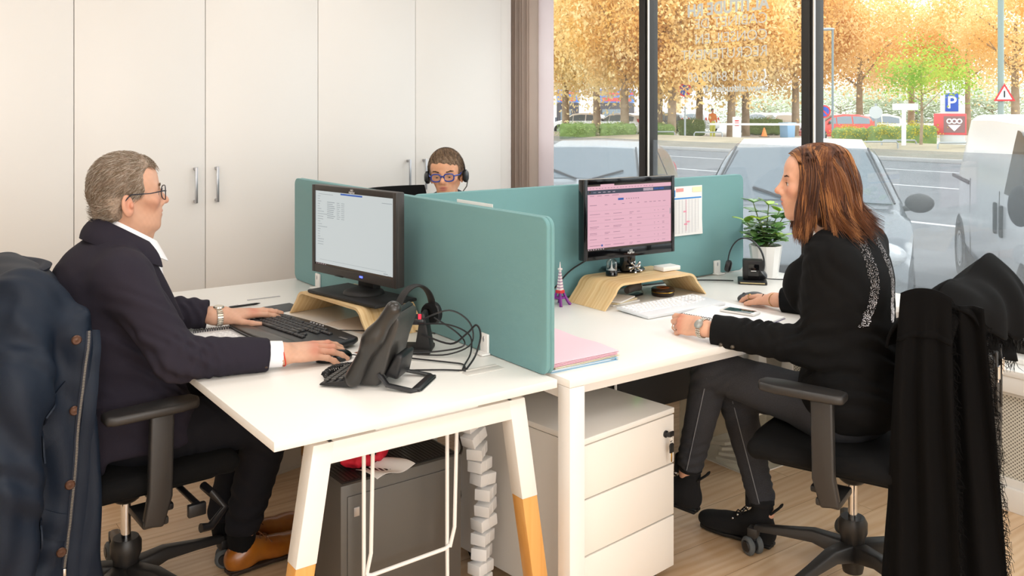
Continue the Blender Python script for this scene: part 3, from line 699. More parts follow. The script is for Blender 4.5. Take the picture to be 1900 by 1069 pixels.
# ---- mice
def mouse(label, loc, rz, m1, wheel=True):
    t = thing('computer_mouse', label, 'mouse', loc, rz)
    sd = SDF(); sd.el((0, 0, .008), (.056, .031, .026), None); sd.el((-.015, 0, .012), (.036, .030, .023), None, .01); sd.bx((0, 0, -.02), (.1, .1, .0205), None, .001, .004, -1)
    vs, fs = sd.mesh(.003); vs = relax(vs, fs, 2); b = mkobj('shell', npmesh('shell', vs, fs), m1, t, 180)
    obj('scroll_wheel', MB().cyl((.03, -.003, .026), (.03, .003, .026), .007), M_rub, t)
    return t
mouse('black wired mouse under the man\'s right hand', (.385, .530, .7405), -.06, M_blkg)
mouse('dark grey mouse under the woman\'s right hand', (2.03, .352, .7405), 2.45, mat('graphite_plastic', '3c3c3f', .35))
def cable(name, label, pts, r=.0022, m=None, parent=None, cat='cable', sub=6, group=None):
    P = [Vector(p) for p in pts]; out = []
    for i in range(len(P)-1):
        p0, p1, p2, p3 = P[max(i-1, 0)], P[i], P[i+1], P[min(i+2, len(P)-1)]
        for k in range(sub):
            q = k/sub; out.append(.5*((2*p1)+(p2-p0)*q+(2*p0-5*p1+4*p2-p3)*q*q+(3*p1-p0-3*p2+p3)*q**3))
    out.append(P[-1]); mb = MB().tube(out, r, 6)
    if parent is not None: return obj(name, mb, m or M_blk, parent, world=True)
    o = obj(name, mb, m or M_blk); return tag(o, label, cat, group)
cable('mouse_cable', 'thin black mouse cable curving across the desk behind the phone', [(.44, .525, .75), (.49, .52, .744), (.62, .60, .744), (.675, .64, .744), (.69, .66, .75)], .0018)
cable('keyboard_cable', 'thin black keyboard cable running under the man\'s bamboo riser', [(.535, .83, .749), (.60, .80, .744), (.70, .72, .744), (.74, .70, .744), (.782, .62, .744)], .0018)
# ---- notebooks
def notebook(label, loc, rz, w, l, spiral_y, pages=(1,)):
    t = thing('spiral_notebook', label, 'notebook', loc, rz)
    return t
t = thing('spiral_notebook', 'open spiral notebook with handwritten notes under the man\'s arm', 'notebook', (.235, .94, .7405), -.06)
obj('page_block', MB().bb(-.105, .105, -.165, .13, 0, .006, .0015), M_paper, t)
up = obj('turned_page', MB().bb(-.105, .105, .15, .30, .0, .003, .001), M_paper, t)
sp = MB()
for i in range(26):
    x = -.098+i*.0078; sp.tube([(x+.0008*math.sin(a), .14+.011*math.cos(a), .006+.008*math.sin(a)) for a in np.linspace(0, 2*PI, 11)[:-1]], .0011, 5, True)
obj('spiral_binding', sp, mat('dark_wire', '2c2a36', .3, .6), t)
wr = MB(); rn = random.Random(2)
for r in range(13):
    x = -.085
    while x < .07:
        l = rn.uniform(.008, .022)
        if rn.random() < .75: wr.tube([(x+l*k/5, .10-r*.019+rn.uniform(-.0022, .0022), .0064) for k in range(6)], .00035, 4)
        x += l+.006
obj('handwriting', wr, mat('pencil_ink', 'a3a3aa', .8), t)
t = thing('spiral_notebook', 'white spiral notebook under the smartphone by the woman\'s hand', 'notebook', (1.755, .215, .7405), .22)
obj('page_block', MB().bb(-.105, .105, -.15, .15, 0, .008, .0015), M_paper, t)
obj('cover', MB().bb(-.106, .108, -.152, .152, -.0, .0012), mat('purple_card', '6a5a86', .6), t)
sp = MB()
for i in range(30):
    y = -.14+i*.0096; sp.tube([(-.106+.009*math.cos(a), y, .005+.008*math.sin(a)) for a in np.linspace(0, 2*PI, 11)[:-1]], .0011, 5, True)
obj('spiral_binding', sp, M_blk, t)
hl = MB()
for y in (-.12, -.04, .04, .12): hl.lathe([(0, 0), (.003, 0), (.003, .0003), (0, .0003)], 10, T(-.085, y, .0081))
obj('punch_hole', hl, M_blk, t)
t = thing('paper_sheet', 'loose white sheet lying under the spiral notebook by the woman', 'paper', (1.83, .30, .7402), -.1)
obj('sheet', MB().bb(-.10, .10, -.12, .12, 0, .0003), M_paper, t)
t = thing('smartphone', 'white-edged smartphone lying on the woman\'s spiral notebook', 'phone', (1.808, .222, .749), .26)
obj('case', MB().prism([(a*(.029)+.0, b*.066) for a, b in ((-1, -1), (1, -1), (1, 1), (-1, 1))], 0, .009, None, .004, 3), mat('white_phone', 'e9e6e2', .25), t)
obj('glass', MB().bb(-.027, .027, -.052, .052, .0088, .0093, .0002), mat('phone_glass', '10201f', .03), t)
# ---- desk phone
fd = Vector((-.66, .75, 0)); M = Matrix(((-fd.x, .75, 0, .405), (-fd.y, .66, 0, .262), (0, 0, 1, .7405), (0, 0, 0, 1)))   # x = back, y = lateral, z up
t = thing('desk_phone', 'black office desk phone on its tilted stand near the desk corner', 'telephone', (.405, .262, .7405), math.atan2(.66, .66)*0+math.atan2(-fd.y, -fd.x))
XZ = Matrix(((1, 0, 0, 0), (0, 0, 1, 0), (0, 1, 0, 0), (0, 0, 0, 1)))
prof = [(-.045, .004), (.008, .004), (.030, .05), (.046, .11), (.066, .165), (.068, .185), (.055, .195), (.030, .175), (-.008, .115), (-.040, .035), (-.050, .015)]
obj('body', MB().prism(prof, -.060, .088, XZ, .006, 3), M_dgrey if False else mat('charcoal_plastic', '3a3836', .35), t)
obj('face_plate', MB().prism([(p[0]-.008, p[1]+.004) for p in ((-.050, .02), (-.040, .04), (-.008, .12), (.030, .18), (.052, .198))]+[(.058, .194), (.034, .175), (-.004, .114), (-.036, .034), (-.045, .018)], -.062, .09, XZ, .003, 2), M_blk, t)
hsd = SDF(); hsd.rc((-.052, -.078, .028), (.004, -.080, .135), .0235, .0175, .03); hsd.rc((.004, -.080, .135), (.060, -.078, .215), .0175, .022, .05)
vs, fs = hsd.mesh(.0035); mkobj('handset', npmesh('handset', vs, fs), mat('handset_plastic', '2b2927', .28), t, 180)
kp = obj('keypad', MB().prism([(-.148, .004), (-.05, .004), (-.05, .024), (-.145, .010)], -.085, .085, XZ, .003, 2), M_blk, t)
ks = MB()
for i in range(4):
    for j in range(10): ks.box((-.132+i*.021, -.07+j*.0155, .0165+i*.0036), (.013, .0105, .004), None, .0015, 1)
obj('keypad_keys', ks, M_dgrey, kp)
st = MB(); 
ring = [(.012, -.06), (.04, -.07), (.108, -.074), (.122, -.058), (.122, .058), (.108, .074), (.04, .07), (.012, .06)]
pts = [(x, y, .004+max(0, (.05-x))*.9) for x, y in ring]
st.tube(pts, .0105, 8, False, True, .4, (0, 0, 1)); st.bb(.104, .130, -.068, .068, .0, .008, .003)
obj('stand', st, M_blk, t)
obj('back_pod', MB().prism([(.02, .03), (.055, .09), (.075, .085), (.06, .02)], -.05, .05, XZ, .008, 3), M_blk, t)
pt = lambda x, y, z: tuple(WM[t.name] @ Vector((x, y, z)))
co = []
for i in range(150):
    u = i/149; a = u*2*PI*20; c = Vector((.285+.15*u, .372+.07*u+.02*math.sin(u*5), .7515))
    co.append(c+Vector((-.55*math.cos(a), .83*math.cos(a), math.sin(a)))*.0095)
obj('coiled_cord', MB().tube(co, .0024, 6), M_blk, t, world=True)
# ---- headset on stand (man's desk)
t = thing('headset_stand', 'black headset charging stand with red light behind the desk phone', 'headset stand', (.635, .485, .7405), -.7)
obj('base', MB().bb(-.055, .05, -.05, .05, 0, .014, .004).prism([(.0, .012), (.05, .012), (.03, .12), (.018, .12)], -.03, .03, XZ, .004), M_blkm, t)
obj('cradle_arm', MB().bb(-.03, .03, -.035, .035, .085, .105, .006), M_blk, t)
obj('status_light', MB().bb(.012, .02, -.0325, -.0305, .10, .118), M_ledr, t)
def headset(label, cat, loc, rz, R, cup, cz, flatw, mic=True, lean=0, cuprot=0):
    t = thing('headset', label, 'headset', loc, rz)
    arc = [(0, R*math.cos(a), cz+R*1.18*math.sin(a)) for a in np.linspace(-.15, PI+.15, 26)]
    b = MB(Ry(lean)).tube(arc, flatw, 10, False, True, .28, (0, 1, 0)); obj('headband', b, M_blkm, t)
    for s in (-1, 1):
        c = MB(Ry(lean) @ T(0, s*R, cz-.015) @ Rx(PI/2*-s)).lathe([(0, -.004), (cup*.9, -.004), (cup, .002), (cup, .012), (cup*.7, .018), (0, .019)], 24)
        e = obj('ear_cup', c, M_blk, t)
        obj('ear_cushion', MB(Ry(lean) @ T(0, s*(R-.004), cz-.015) @ Rx(PI/2*s)).lathe([(cup*.45, .002), (cup*.5, .016), (cup*.85, .018), (cup*.98, .010), (cup*.98, .0), (cup*.45, .0)], 24), M_fabb, e)
    if mic:
        q = [(0, R+.014, cz-.015), (-.03, R+.018, cz-.04), (-.075, R+.012, cz-.055), (-.105, R, cz-.055)]
        mo = obj('mic_boom', MB(Ry(lean)).tube(q, .0028, 8), M_blk, t); obj('mic_tip', MB(Ry(lean)).ball(q[-1], (.01, .006, .006)), M_fabb, mo)
    return t
headset('black headset hanging on its stand behind the desk phone', 'headset', (.640, .500, .7405), -1.40, .068, .034, .115, .017, False, .0)
# cable tangle from the headset to the flap
for i, pts in enumerate(([(.63, .45, .84), (.70, .40, .87), (.755, .37, .83), (.74, .34, .775), (.67, .36, .75), (.60, .42, .748)],
    [(.62, .45, .83), (.69, .39, .83), (.74, .35, .80), (.72, .31, .76), (.66, .25, .746), (.635, .222, .744)],
    [(.63, .44, .80), (.68, .36, .78), (.70, .30, .82), (.71, .265, .85), (.715, .25, .82), (.69, .24, .77), (.645, .217, .744)],
    [(.55, .43, .746), (.60, .36, .745), (.64, .30, .745), (.66, .26, .745), (.64, .215, .744)],
    [(.46, .32, .747), (.52, .29, .745), (.58, .25, .745), (.62, .22, .744), (.635, .205, .744)],
    [(.66, .42, .85), (.72, .38, .80), (.72, .35, .77), (.66, .40, .752), (.58, .45, .75)])):
    cable('headset_cable', ['thin black cable looping highest beside the man\'s headset', 'black cable looping from headset down to the desk flap', 'black cable standing in a narrow loop above the desk flap', 'black cable lying from the headset base to the flap', 'black cable lying from the desk phone to the flap', 'black cable looping tightly beside the headset stand'][i], pts, .0025 if i != 2 else .003, group='cables behind the desk phone')
# small things left of keyboard
t = thing('pen', 'dark slim pen lying beyond the man\'s watch', 'pen', (.42, 1.405, .7445), .03)
obj('barrel', MB().tube([(-.055, 0, 0), (.05, 0, 0), (.065, 0, 0)], [.004, .004, .001], 10), M_blkg, t); obj('clip', MB().bb(-.05, -.02, -.001, .001, .004, .006), M_chrome, t)
t = thing('mouse_pad', 'dark grey pad half under the left end of the bamboo riser', 'pad', (.535, 1.30, .7402), .1)
obj('mat', MB().bb(-.06, .05, -.07, .05, 0, .003, .001), mat('dark_slate', '4a4c4e', .7), t)
t = thing('paper_sheet', 'small white sheet with brown corner under the desk phone', 'paper', (.47, .50, .7402), .3)
obj('sheet', MB().bb(-.06, .06, -.07, .07, 0, .0004), M_paper, t); obj('brown_corner', MB().bb(.02, .06, .05, .07, .0003, .0006), mat('brown_print', '7a4a34', .7), t)
t = thing('paper_sheet', 'beige sheet lying inside the man\'s bamboo riser', 'paper', (.675, .86, .7402), .2)
obj('sheet', MB().bb(-.10, .09, -.14, .14, 0, .0005), mat('beige_paper', 'd8cabb', .8), t)
t = thing('paper_sheet', 'white sheet pinned on the far side of the man\'s teal screen', 'paper', (.8195, .44, .95), 0)
obj('sheet', MB().bb(-.001, .0, -.10, .105, 0, .238), M_paper, t)
# ---- woman's desk
t = thing('wall_calendar', 'white printed calendar pinned to the teal screen beside the pink monitor', 'calendar', (1.97, .8235, .93), 0)
cal = obj('sheet', MB().sheet(lambda u, v: (u*.292, -.002-.012*max(0, u-.75)**2*16*max(0, .3-v), v*.213), 16, 10, .0006), M_paper, t)
pr = {'blue': mat('print_blue', '3f8fd8', .8), 'grey': mat('print_grey', 'd6d6dc', .8), 'pink': mat('print_pink', 'ee9fb4', .8), 'red': mat('print_red', 'e8a09c', .8), 'yellow': mat('print_yellow', 'f4e8c0', .8)}
q = {k: MB() for k in pr}
q['blue'].bb(.0, .125, -.0032, -.0026, .17, .198).bb(0, .286, -.0032, -.0026, .158, .164)
for i in range(14): q['grey'].bb(.008+i*.02, .0092+i*.02, -.0032, -.0026, .01, .155)
for i in range(22): q['grey'].bb(.004, .27, -.0032, -.0026, .012+i*.0066, .0128+i*.0066)
q['red'].bb(.13, .175, -.0032, -.0026, .19, .205); q['yellow'].bb(.23, .288, -.0032, -.0026, .185, .207)
for a, b in ((.175, .10), (.195, .055), (.18, .045)): q['pink'].bb(a, a+.018, -.0034, -.0026, b, b+.007)
q['pink'].bb(.19, .192, -.0034, -.0026, .02, .155)
for k in pr: obj('print', q[k], pr[k], cal, 0)
t = thing('snow_globe', 'clear domed snow globe with black base in front of the pink monitor', 'snow globe', (1.616, .692, .8345), 0)
obj('base', MB().lathe([(0, 0), (.023, 0), (.023, .018), (.0215, .02), (0, .02)], 32), M_blkg, t)
Mg = bpy.data.materials.new('clear_glass'); Mg.use_nodes = True; nt = Mg.node_tree; nt.nodes.clear(); o_ = nt.nodes.new('ShaderNodeOutputMaterial'); fr_ = nt.nodes.new('ShaderNodeLayerWeight'); fr_.inputs[0].default_value = .35; tr_ = nt.nodes.new('ShaderNodeBsdfTransparent'); gl_ = nt.nodes.new('ShaderNodeBsdfGlossy'); gl_.inputs['Roughness'].default_value = .03; mx_ = nt.nodes.new('ShaderNodeMixShader'); tr_.inputs[0].default_value = (.9, .92, .93, 1)
nt.links.new(fr_.outputs['Facing'], mx_.inputs[0]); nt.links.new(tr_.outputs[0], mx_.inputs[1]); nt.links.new(gl_.outputs[0], mx_.inputs[2]); nt.links.new(mx_.outputs[0], o_.inputs[0])
obj('dome', MB().lathe([(.0215, .02), (.0215, .045)]+[(.0215*math.cos(a), .045+.0215*math.sin(a)) for a in np.linspace(.1, PI/2, 9)[:-1]]+[(.0, .0665)], 32), Mg, t)
obj('figure', MB().lathe([(.017, .0205), (.013, .022), (.005, .027), (.0025, .04), (.001, .056), (0, .057)], 12), M_white, t)
t = thing('metal_jacks', 'shiny metal puzzle of knobbed bars beside the snow globe', 'ornament', (1.723, .672, .8345), .4)
for a, b in (((-.025, -.01, .006), (.015, .012, .04)), ((.025, -.012, .006), (-.015, .01, .04)), ((0, .022, .006), (.004, -.014, .042)), ((-.024, .014, .022), (.026, -.004, .026)), ((-.012, -.02, .03), (.016, .02, .012))):
    obj('knobbed_bar', MB().cyl(a, b, .0028).ball(a, .006).ball(b, .006), M_chrome, t)
t = thing('card_box', 'small white stack of cards on the right of the bamboo riser', 'cards', (1.878, .655, .8345), -.05)
obj('cards', MB().bb(-.045, .045, -.03, .03, 0, .016, .0015), M_paper, t); obj('top_card', MB().bb(-.043, .043, -.028, .028, .016, .0168), M_white, t)
t = thing('round_tin', 'round dark tin with an orange ringed lid inside the woman\'s riser', 'tin', (1.835, .635, .7405), 0)
M_tin = mat('dark_brown_lacquer', '2a1a12', .3)
obj('tin_body', MB().lathe([(0, 0), (.042, 0), (.045, .004), (.045, .016)], 36), M_tin, t); obj('lid', MB().lathe([(.046, .018), (.046, .026), (.042, .03), (0, .03)], 36), M_tin, t)
obj('brass_rim', MB().lathe([(.0455, .0145), (.0468, .016), (.0455, .0185)], 36), M_gold, t); obj('lid_ring', MB(T(0, 0, .0303)).lathe([(.012, 0), (.012, .0004), (.026, .0004), (.026, 0)], 30), mat('orange_print', 'b5622a', .5), t)
t = thing('stapler', 'dark grey stapler with chrome jaw inside the woman\'s riser', 'stapler', (1.725, .685, .7405), .25)
obj('arm', MB().tube([(-.05, 0, .03), (0, 0, .038), (.04, 0, .03)], [.013, .017, .014], 12), mat('dark_taupe', '57504c', .45), t); obj('foot', MB().bb(-.06, .05, -.014, .014, 0, .008, .003), M_blk, t); obj('jaw', MB().tube([(.045, 0, .055), (.05, 0, .04), (.055, .0, .02), (.07, 0, .003)], [.008, .004, .003, .003], 8), M_chrome, t)
t = thing('paper_stack', 'small stack of papers and envelopes inside the woman\'s riser', 'papers', (1.60, .66, .7405), .1)
for k in range(3): obj('sheet', MB(Rz(.15*k)).bb(-.07, .08-.01*k, -.06, .05, .006*k, .006*k+.005), [M_paper, mat('manila', 'e2d3b0', .8), M_paper][k], t)
t = thing('tower_figurine', 'purple and white souvenir lattice tower figurine beside the teal screen', 'figurine', (1.395, .735, .7405), .2)
Mpu = mat('purple_paint', '7b2d86', .4); Mwr = mat('white_red_paint', 'e9dede', .4); Mrd = mat('red_paint', 'c8323c', .4)
lg = MB()
for sx in (-1, 1):
    for sy in (-1, 1): lg.tube([(sx*.028, sy*.028, 0), (sx*.021, sy*.021, .012), (sx*.014, sy*.014, .03), (sx*.010, sy*.010, .045)], [.006, .0055, .005, .0045], 4)
lg.bb(-.0165, .0165, -.0165, .0165, .024, .031, .001)
obj('tower_base', lg, Mpu, t); obj('lower_deck', MB().bb(-.0125, .0125, -.0125, .0125, .044, .056, .001), Mrd, t)
mid = MB()
for k in range(7):
    z = .056+k*.011; r = .0092*(1-k*.105); mid.bb(-r, r, -r, r, z, z+.0075)
obj('tower_shaft', mid, Mwr, t)
md = MB()
for k in range(6): z = .0635+k*.011; r = .0088*(1-k*.11); md.bb(-r, r, -r, r, z, z+.0035)
obj('shaft_band', md, mat('mauve_paint', '9a6a94', .4), t); obj('upper_deck', MB().bb(-.0065, .0065, -.0065, .0065, .131, .138, .001).tube([(0, 0, .138), (0, 0, .15), (0, 0, .162)], [.003, .002, .0006], 8), Mwr, t)
# folders
for k, (c, z, dx, lab, th) in enumerate((('a9cfe6', .7405, .0, 'pale blue folder with teal clip at the bottom of the folder stack', .009), ('efe6d2', .750, .004, 'cream folder in the middle of the folder stack', .006), ('f3c3d2', .757, -.004, 'pink folder second from the top of the stack', .005), ('fbd3de', .7625, .003, 'pink paper folder on top of the stack at the desk corner', .006))):
    t = thing('paper_folder', lab, 'folder', (.945+dx, .205, z), [-.03, .02, .0, -.02][k], 'paper folders at the desk corner')
    mm = mat('folder_card_%d' % k, c, .75)
    obj('cover', MB().sheet(lambda u, v: ((u-.5)*.245, (v-.5)*.315, th-.0012+.004*(k >= 2)*max(0, u-.7)*3*math.sin(v*5)**2), 12, 12, .0012), mm, t); obj('inner_sheets', MB().bb(-.115, .115, -.15, .15, .001, th-.0022), M_paper, t); obj('back_cover', MB().bb(-.1225, .1225, -.1575, .1575, 0, .001), mm, t)
    if k == 0: obj('clip', MB().bb(.10, .122, -.15, -.13, .001, .009, .001).ball((.117, -.146, .006), .005), mat('teal_clip', '2f93b5', .4), t)
# headset with base (woman's desk)
t = thing('charging_dock', 'black wireless charging dock beside the white flower pot', 'charging dock', (2.33, .60, .7405), .72)
obj('base', MB().bb(-.055, .06, -.06, .06, 0, .014, .004), M_blk, t); obj('tower', MB().bb(-.015, .035, -.045, .04, .014, .098, .006), M_blk, t); obj('screen', MB().bb(-.017, -.0145, -.028, .018, .02, .08, .001), M_blkg, t); obj('front_strip', MB().bb(-.056, -.0545, -.05, .05, .005, .009), mat('gold_strip', 'c9b98a', .4, .5), t); obj('label_mark', MB().bb(-.0178, -.0168, -.016, .006, .05, .053), M_txtw, t)
t = thing('headset', 'slim black headset leaning on the charging dock by the plant', 'headset', (2.305, .625, .7405), .55)
arc = [(.02*math.sin(a*2), -.01+.075*math.cos(a)*1.0, .09+.098*math.sin(a)) for a in np.linspace(-.25, PI+.55, 30)]
obj('headband', MB().tube(arc, [.006]*26+[.007]*4, 8, False, True, .5, (0, 1, 0)), M_blk, t)
for e, rx in ((arc[0], .2), (arc[-1], -.7)):
    c = obj('ear_cup', MB(T(*e) @ Rx(PI/2+rx)).lathe([(0, -.012), (.022, -.012), (.026, -.004), (.026, .006), (.018, .012), (0, .012)], 22), M_blk, t)
cable('base_cable', 'black cable curving from the charging dock over the desk edge', [(2.39, .62, .75), (2.45, .58, .744), (2.49, .54, .744), (2.46, .50, .744), (2.52, .46, .743), (2.59, .45, .743)], .0022)
cable('power_cable', 'black cable along the foot of the long teal screen', [(2.28, .66, .745), (2.2, .74, .744), (2.1, .80, .744), (2.0, .80, .744), (1.9, .815, .744)], .0025)
cable('monitor_cable', 'black cable rising behind the woman\'s riser beside the figurine', [(1.62, .79, .90), (1.5, .80, .85), (1.42, .80, .79), (1.36, .805, .75), (1.3, .805, .743)], .0035)
# plant
t = thing('potted_plant', 'leafy green plant in a white faceted pot at the window end of the desk', 'plant', (2.485, .655, .7405), .2)
obj('pot', MB().lathe([(0, 0), (.050, 0), (.054, .01), (.072, .14), (.068, .14), (.062, .125), (0, .125)], 12), mat('white_ceramic', 'f2f1ef', .25), t, 20)
obj('soil', MB().lathe([(0, .12), (.064, .128), (0, .131)], 16), mat('potting_soil', '4a3626', .95), t)
lr = random.Random(8); stm = MB(); lv = {}
Mlf = [mat('leaf_green', '5f8f4a', .35, vary=(30, '86ad6a')), mat('leaf_dark', '3e6b38', .35, vary=(30, '5c8a4e')), mat('leaf_lime', 'b2cf3e', .35, vary=(20, '8fbf45'))]
for k in range(11):
    a = k*2.4; tilt = .15+.75*(k/10)**.8*(1 if k else .1); H = .20-.012*k+lr.uniform(-.02, .02)
    if k == 3: tilt, H = 1.05, .17
    pts = [Vector((0, 0, .125))]
    for j in range(1, 6):
        u = j/5; pts.append(Vector((math.cos(a)*H*math.sin(tilt)*u**1.2, math.sin(a)*H*math.sin(tilt)*u**1.2, .125+H*math.cos(tilt)*u+.0)))
    stm.tube(pts, [.0035, .003, .003, .0028, .0025, .002], 6)
    for j in range(2, 6):
        for s in (0, 1, 2) if j == 5 else (0, 1):
            b = a+j*1.3+s*PI*(2/3 if j == 5 else 1); up = lr.uniform(.05, .6) if j < 5 else lr.uniform(.3, .9); l = lr.uniform(.058, .088)*(1 if j < 5 else .8); w = l*.36
            M = T(*pts[j]) @ Rz(b) @ Ry(-up)
            fn = lambda u, v, l=l, w=w: (u*l, (v-.5)*2*w*math.sin(PI*min(1, u*.93+.05))**.75, -.25*l*u*u+abs(v-.5)*.25*w+.0)
            obj('leaf', MB(M).sheet(fn, 7, 4, .0007), Mlf[2 if j == 5 and k % 2 == 0 else lr.choice((0, 0, 1))], t, 180)
obj('stem', stm, mat('plant_stem', '6f7f4a', .6), t)
# ---- under the man's desk
M_pc = mat('grey_steel_case', '56534f', .45, .3); M_pcd = mat('black_mesh', '1d1c1b', .6)
t = thing('computer_tower', 'dark grey computer tower in the white wire cradle under the man\'s desk', 'computer', (.255, .205, .08), .02)
obj('case', MB().bb(0, .37, 0, .155, 0, .43, .004), M_pc, t); obj('side_panel', MB().bb(.018, .335, -.004, .0, .012, .40, .0015), M_pc, t); obj('top_vent', MB().bb(.01, .36, .012, .143, .429, .4315), M_pcd, t)
for x, z in ((.035, .345), (.33, .07)): obj('latch', MB().bb(x, x+.016, -.006, -.003, z, z+.024, .001), M_alu, t)
vs_ = MB()
for i in range(30): vs_.bb(.02+i*.0112, .026+i*.0112, .02, .135, .4312, .4325)
obj('vent_slats', vs_, M_blk, t)
t = thing('wire_cradle', 'white bent-wire cradle hanging from the desk around the computer', 'cradle', (.29, .15, .3), 0)
r = .0052
for x0, x1 in ((.003, .027), (.25, .279)):
    obj('wire', MB().tube([(x0, 0, .39), (x0, 0, -.005), (x0+.002, 0, -.20), (x0, .06, -.235), (x0, .22, -.235), (x0, .24, -.2), (x0, .24, .39)], r, 8), M_whitem, t)
    obj('wire', MB().tube([(x1, -.006, .39), ((x0+x1)/2+.004, -.008, .05), (x0+.004, -.008, .0)], r, 8), M_whitem, t)
obj('cross_wire', MB().tube([(.004, -.009, .0), (.02, -.009, -.006), (.24, -.009, .0), (.252, -.009, .006)], r, 8), M_whitem, t)
obj('hook_plate', MB().bb(-.02, .30, -.02, .26, .386, .391), M_whitem, t)
t = thing('computer_tower', 'black computer tower standing behind the grey one under the desk', 'computer', (.375, .50, .0), .0)
obj('case', MB().bb(0, .36, 0, .17, .012, .43, .008), M_blkm, t); obj('front_panel', MB().bb(-.012, .0, .005, .165, .02, .425, .006), M_blkg, t)
for x in (.04, .32):
    for y in (.03, .14): obj('foot', MB().cyl((x, y, 0), (x, y, .013), .015), M_rub, t)
sd = SDF(); sd.el((.0, 0, .02), (.075, .05, .024), None, .02); sd.el((.05, .01, .03), (.05, .035, .02), None, .03); sd.f = lambda P: .004*np.sin(P[..., 0]*130+3*np.sin(P[..., 1]*90))
t = thing('red_pouch', 'crumpled red and black pouch on top of the computer tower', 'pouch', (.375, .315, .5135), .3)
vs, fs = sd.mesh(.005); mkobj('fabric', npmesh('fabric', vs, fs), mat('red_fabric', 'c4142c', .7), t, 180); obj('black_strap', MB().bb(-.02, .0, -.05, .05, .03, .048, .003), M_fabb, t)
t = thing('paper_sheet', 'crumpled white paper lying on top of the computer tower', 'paper', (.40, .235, .5135), .2)
obj('sheet', MB().sheet(lambda u, v: ((u-.5)*.13, (v-.5)*.09, .004+.006*math.sin(u*7+v*3)), 14, 10, .0006), M_paper, t)
# cable spine
t = thing('cable_spine', 'white segmented cable spine hanging from the man\'s desk to the floor', 'cable guide', (.755, .31, .0), 0)
M_tw = mat('white_plastic', 'f0efee', .35)
lk = None
for k in range(15):
    z = .64-k*.0435; dx = -.05*math.cos(min(1, max(0, (z-.30)/.34))*PI/2)*(1 if z > .3 else 1)*0 + (-.055+.075*min(1, max(0, (.64-z)/.3)) if z > .3 else .02-.02*math.sin((.3-z)*6))
    if lk is None:
        m = MB(); m.bb(-.033, .033, -.022, .022, -.017, .017, .0035).bb(-.010, .010, -.006, .024, -.03, -.015, .002)
        m.bb(-.036, -.029, -.024, .024, -.0165, .0165, .002).bb(-.003, .0, -.0228, -.0215, -.016, .016)
        lk = obj('link', m, M_tw, t); o = lk
    else: o = lk.copy(); COL.objects.link(o); o.parent = t
    o.location = (dx, 0, z); o.rotation_euler = (0, .12*math.sin(k*1.3)-(.25 if k < 4 else 0), .45+.25*math.sin(k*1.9))
    if z < .02: break
obj('foot', MB(T(.02, 0, 0)).lathe([(0, 0), (.05, 0), (.05, .006), (0, .012)], 24), M_tw, t)
t = thing('power_strip', 'white power strip with a blue plug behind the computer tower', 'power strip', (.80, .62, .0), .8)
obj('strip', MB().bb(-.15, .15, -.025, .025, 0, .04, .006), M_tw, t); obj('blue_plug', MB().bb(-.10, -.06, -.018, .018, .04, .08, .005), mat('blue_plastic', '1f62c8', .4), t); obj('black_plug', MB().bb(.0, .04, -.018, .018, .04, .075, .005), M_blk, t)
cable('floor_cable', 'black cable running along the floor beside the cable spine', [(.80, .36, .004), (.84, .30, .004), (.87, .22, .004), (.86, .12, .004)], .0035)
cable('computer_cable', 'black cable hanging behind the computer tower beside the spine', [(.69, .34, .52), (.72, .36, .46), (.70, .38, .38), (.74, .40, .3), (.71, .42, .2), (.74, .42, .1), (.70, .45, .03)], .004)
# baskets and boxes on the floor
t = thing('mesh_basket', 'beige perforated waste basket under the far end of the man\'s desk', 'basket', (.58, 1.72, 0), .25)
M_bk = mat('beige_mesh', 'cbbfae', .7, bump=(400, .4))
m = MB()
for x0, x1, y0, y1 in ((-.13, .13, -.13, -.122), (-.13, .13, .122, .13), (-.13, -.122, -.122, .122), (.122, .13, -.122, .122)): m.bb(x0, x1, y0, y1, .004, .30)
obj('mesh_wall', m, M_bk, t); obj('rim', MB().bb(-.134, .134, -.134, -.12, .296, .306).bb(-.134, .134, .12, .134, .296, .306).bb(-.134, -.12, -.12, .12, .296, .306).bb(.12, .134, -.12, .12, .296, .306), M_whitem, t); obj('bottom', MB().bb(-.132, .132, -.132, .132, 0, .012), M_bk, t)
t = thing('cardboard_box', 'small pinkish box on the floor beyond the man\'s desk', 'box', (1.02, 2.05, 0), .3)
obj('carton', MB().bb(-.10, .10, -.08, .08, 0, .12, .002), mat('pink_card', 'c98f82', .8), t); obj('tape', MB().bb(-.10, .10, -.02, .02, .1195, .1205), mat('beige_tape', 'd8c4a8', .5), t)
t = thing('storage_box', 'clear plastic storage box with papers under the woman\'s desk', 'storage box', (2.15, .46, 0), 0)
M_clr = glassy('clear_plastic', (.93, .93, .9, 1), .08, .15, (.95, .93, .88, 1))
m = MB(); 
for a in ((0, .34, 0, .004), (0, .34, .386, .39), (0, .004, .004, .386), (.336, .34, .004, .386)): m.bb(a[0], a[1], a[2], a[3], .005, .24)
obj('box_walls', m, M_clr, t, 0); obj('box_floor', MB().bb(0, .34, 0, .39, 0, .005), mat('frosted_base', 'e9e6df', .5), t); obj('box_lid', MB().bb(-.006, .346, -.006, .396, .24, .25, .003), mat('frosted_lid', 'dedbd2', .5), t)
t = thing('paper_stack', 'white papers and clips lying inside the clear storage box', 'papers', (2.24, .62, .0055), .3)
for k in range(4): obj('sheet', MB(Rz(.3*k) @ Ry(.1*k)).bb(-.05, .08, -.05, .06, .02*k, .02*k+.012), M_paper, t)
t = thing('computer_tower', 'black computer with green lights slung under the woman\'s desk', 'computer', (1.36, .42, .40), 0)
obj('case', MB().bb(0, .56, 0, .36, 0, .255, .006), M_blkm, t)
for k in range(4): obj('status_light', MB().bb(.17, .185, -.002, .001, .19+.016*k, .198+.016*k), M_ledg, t)
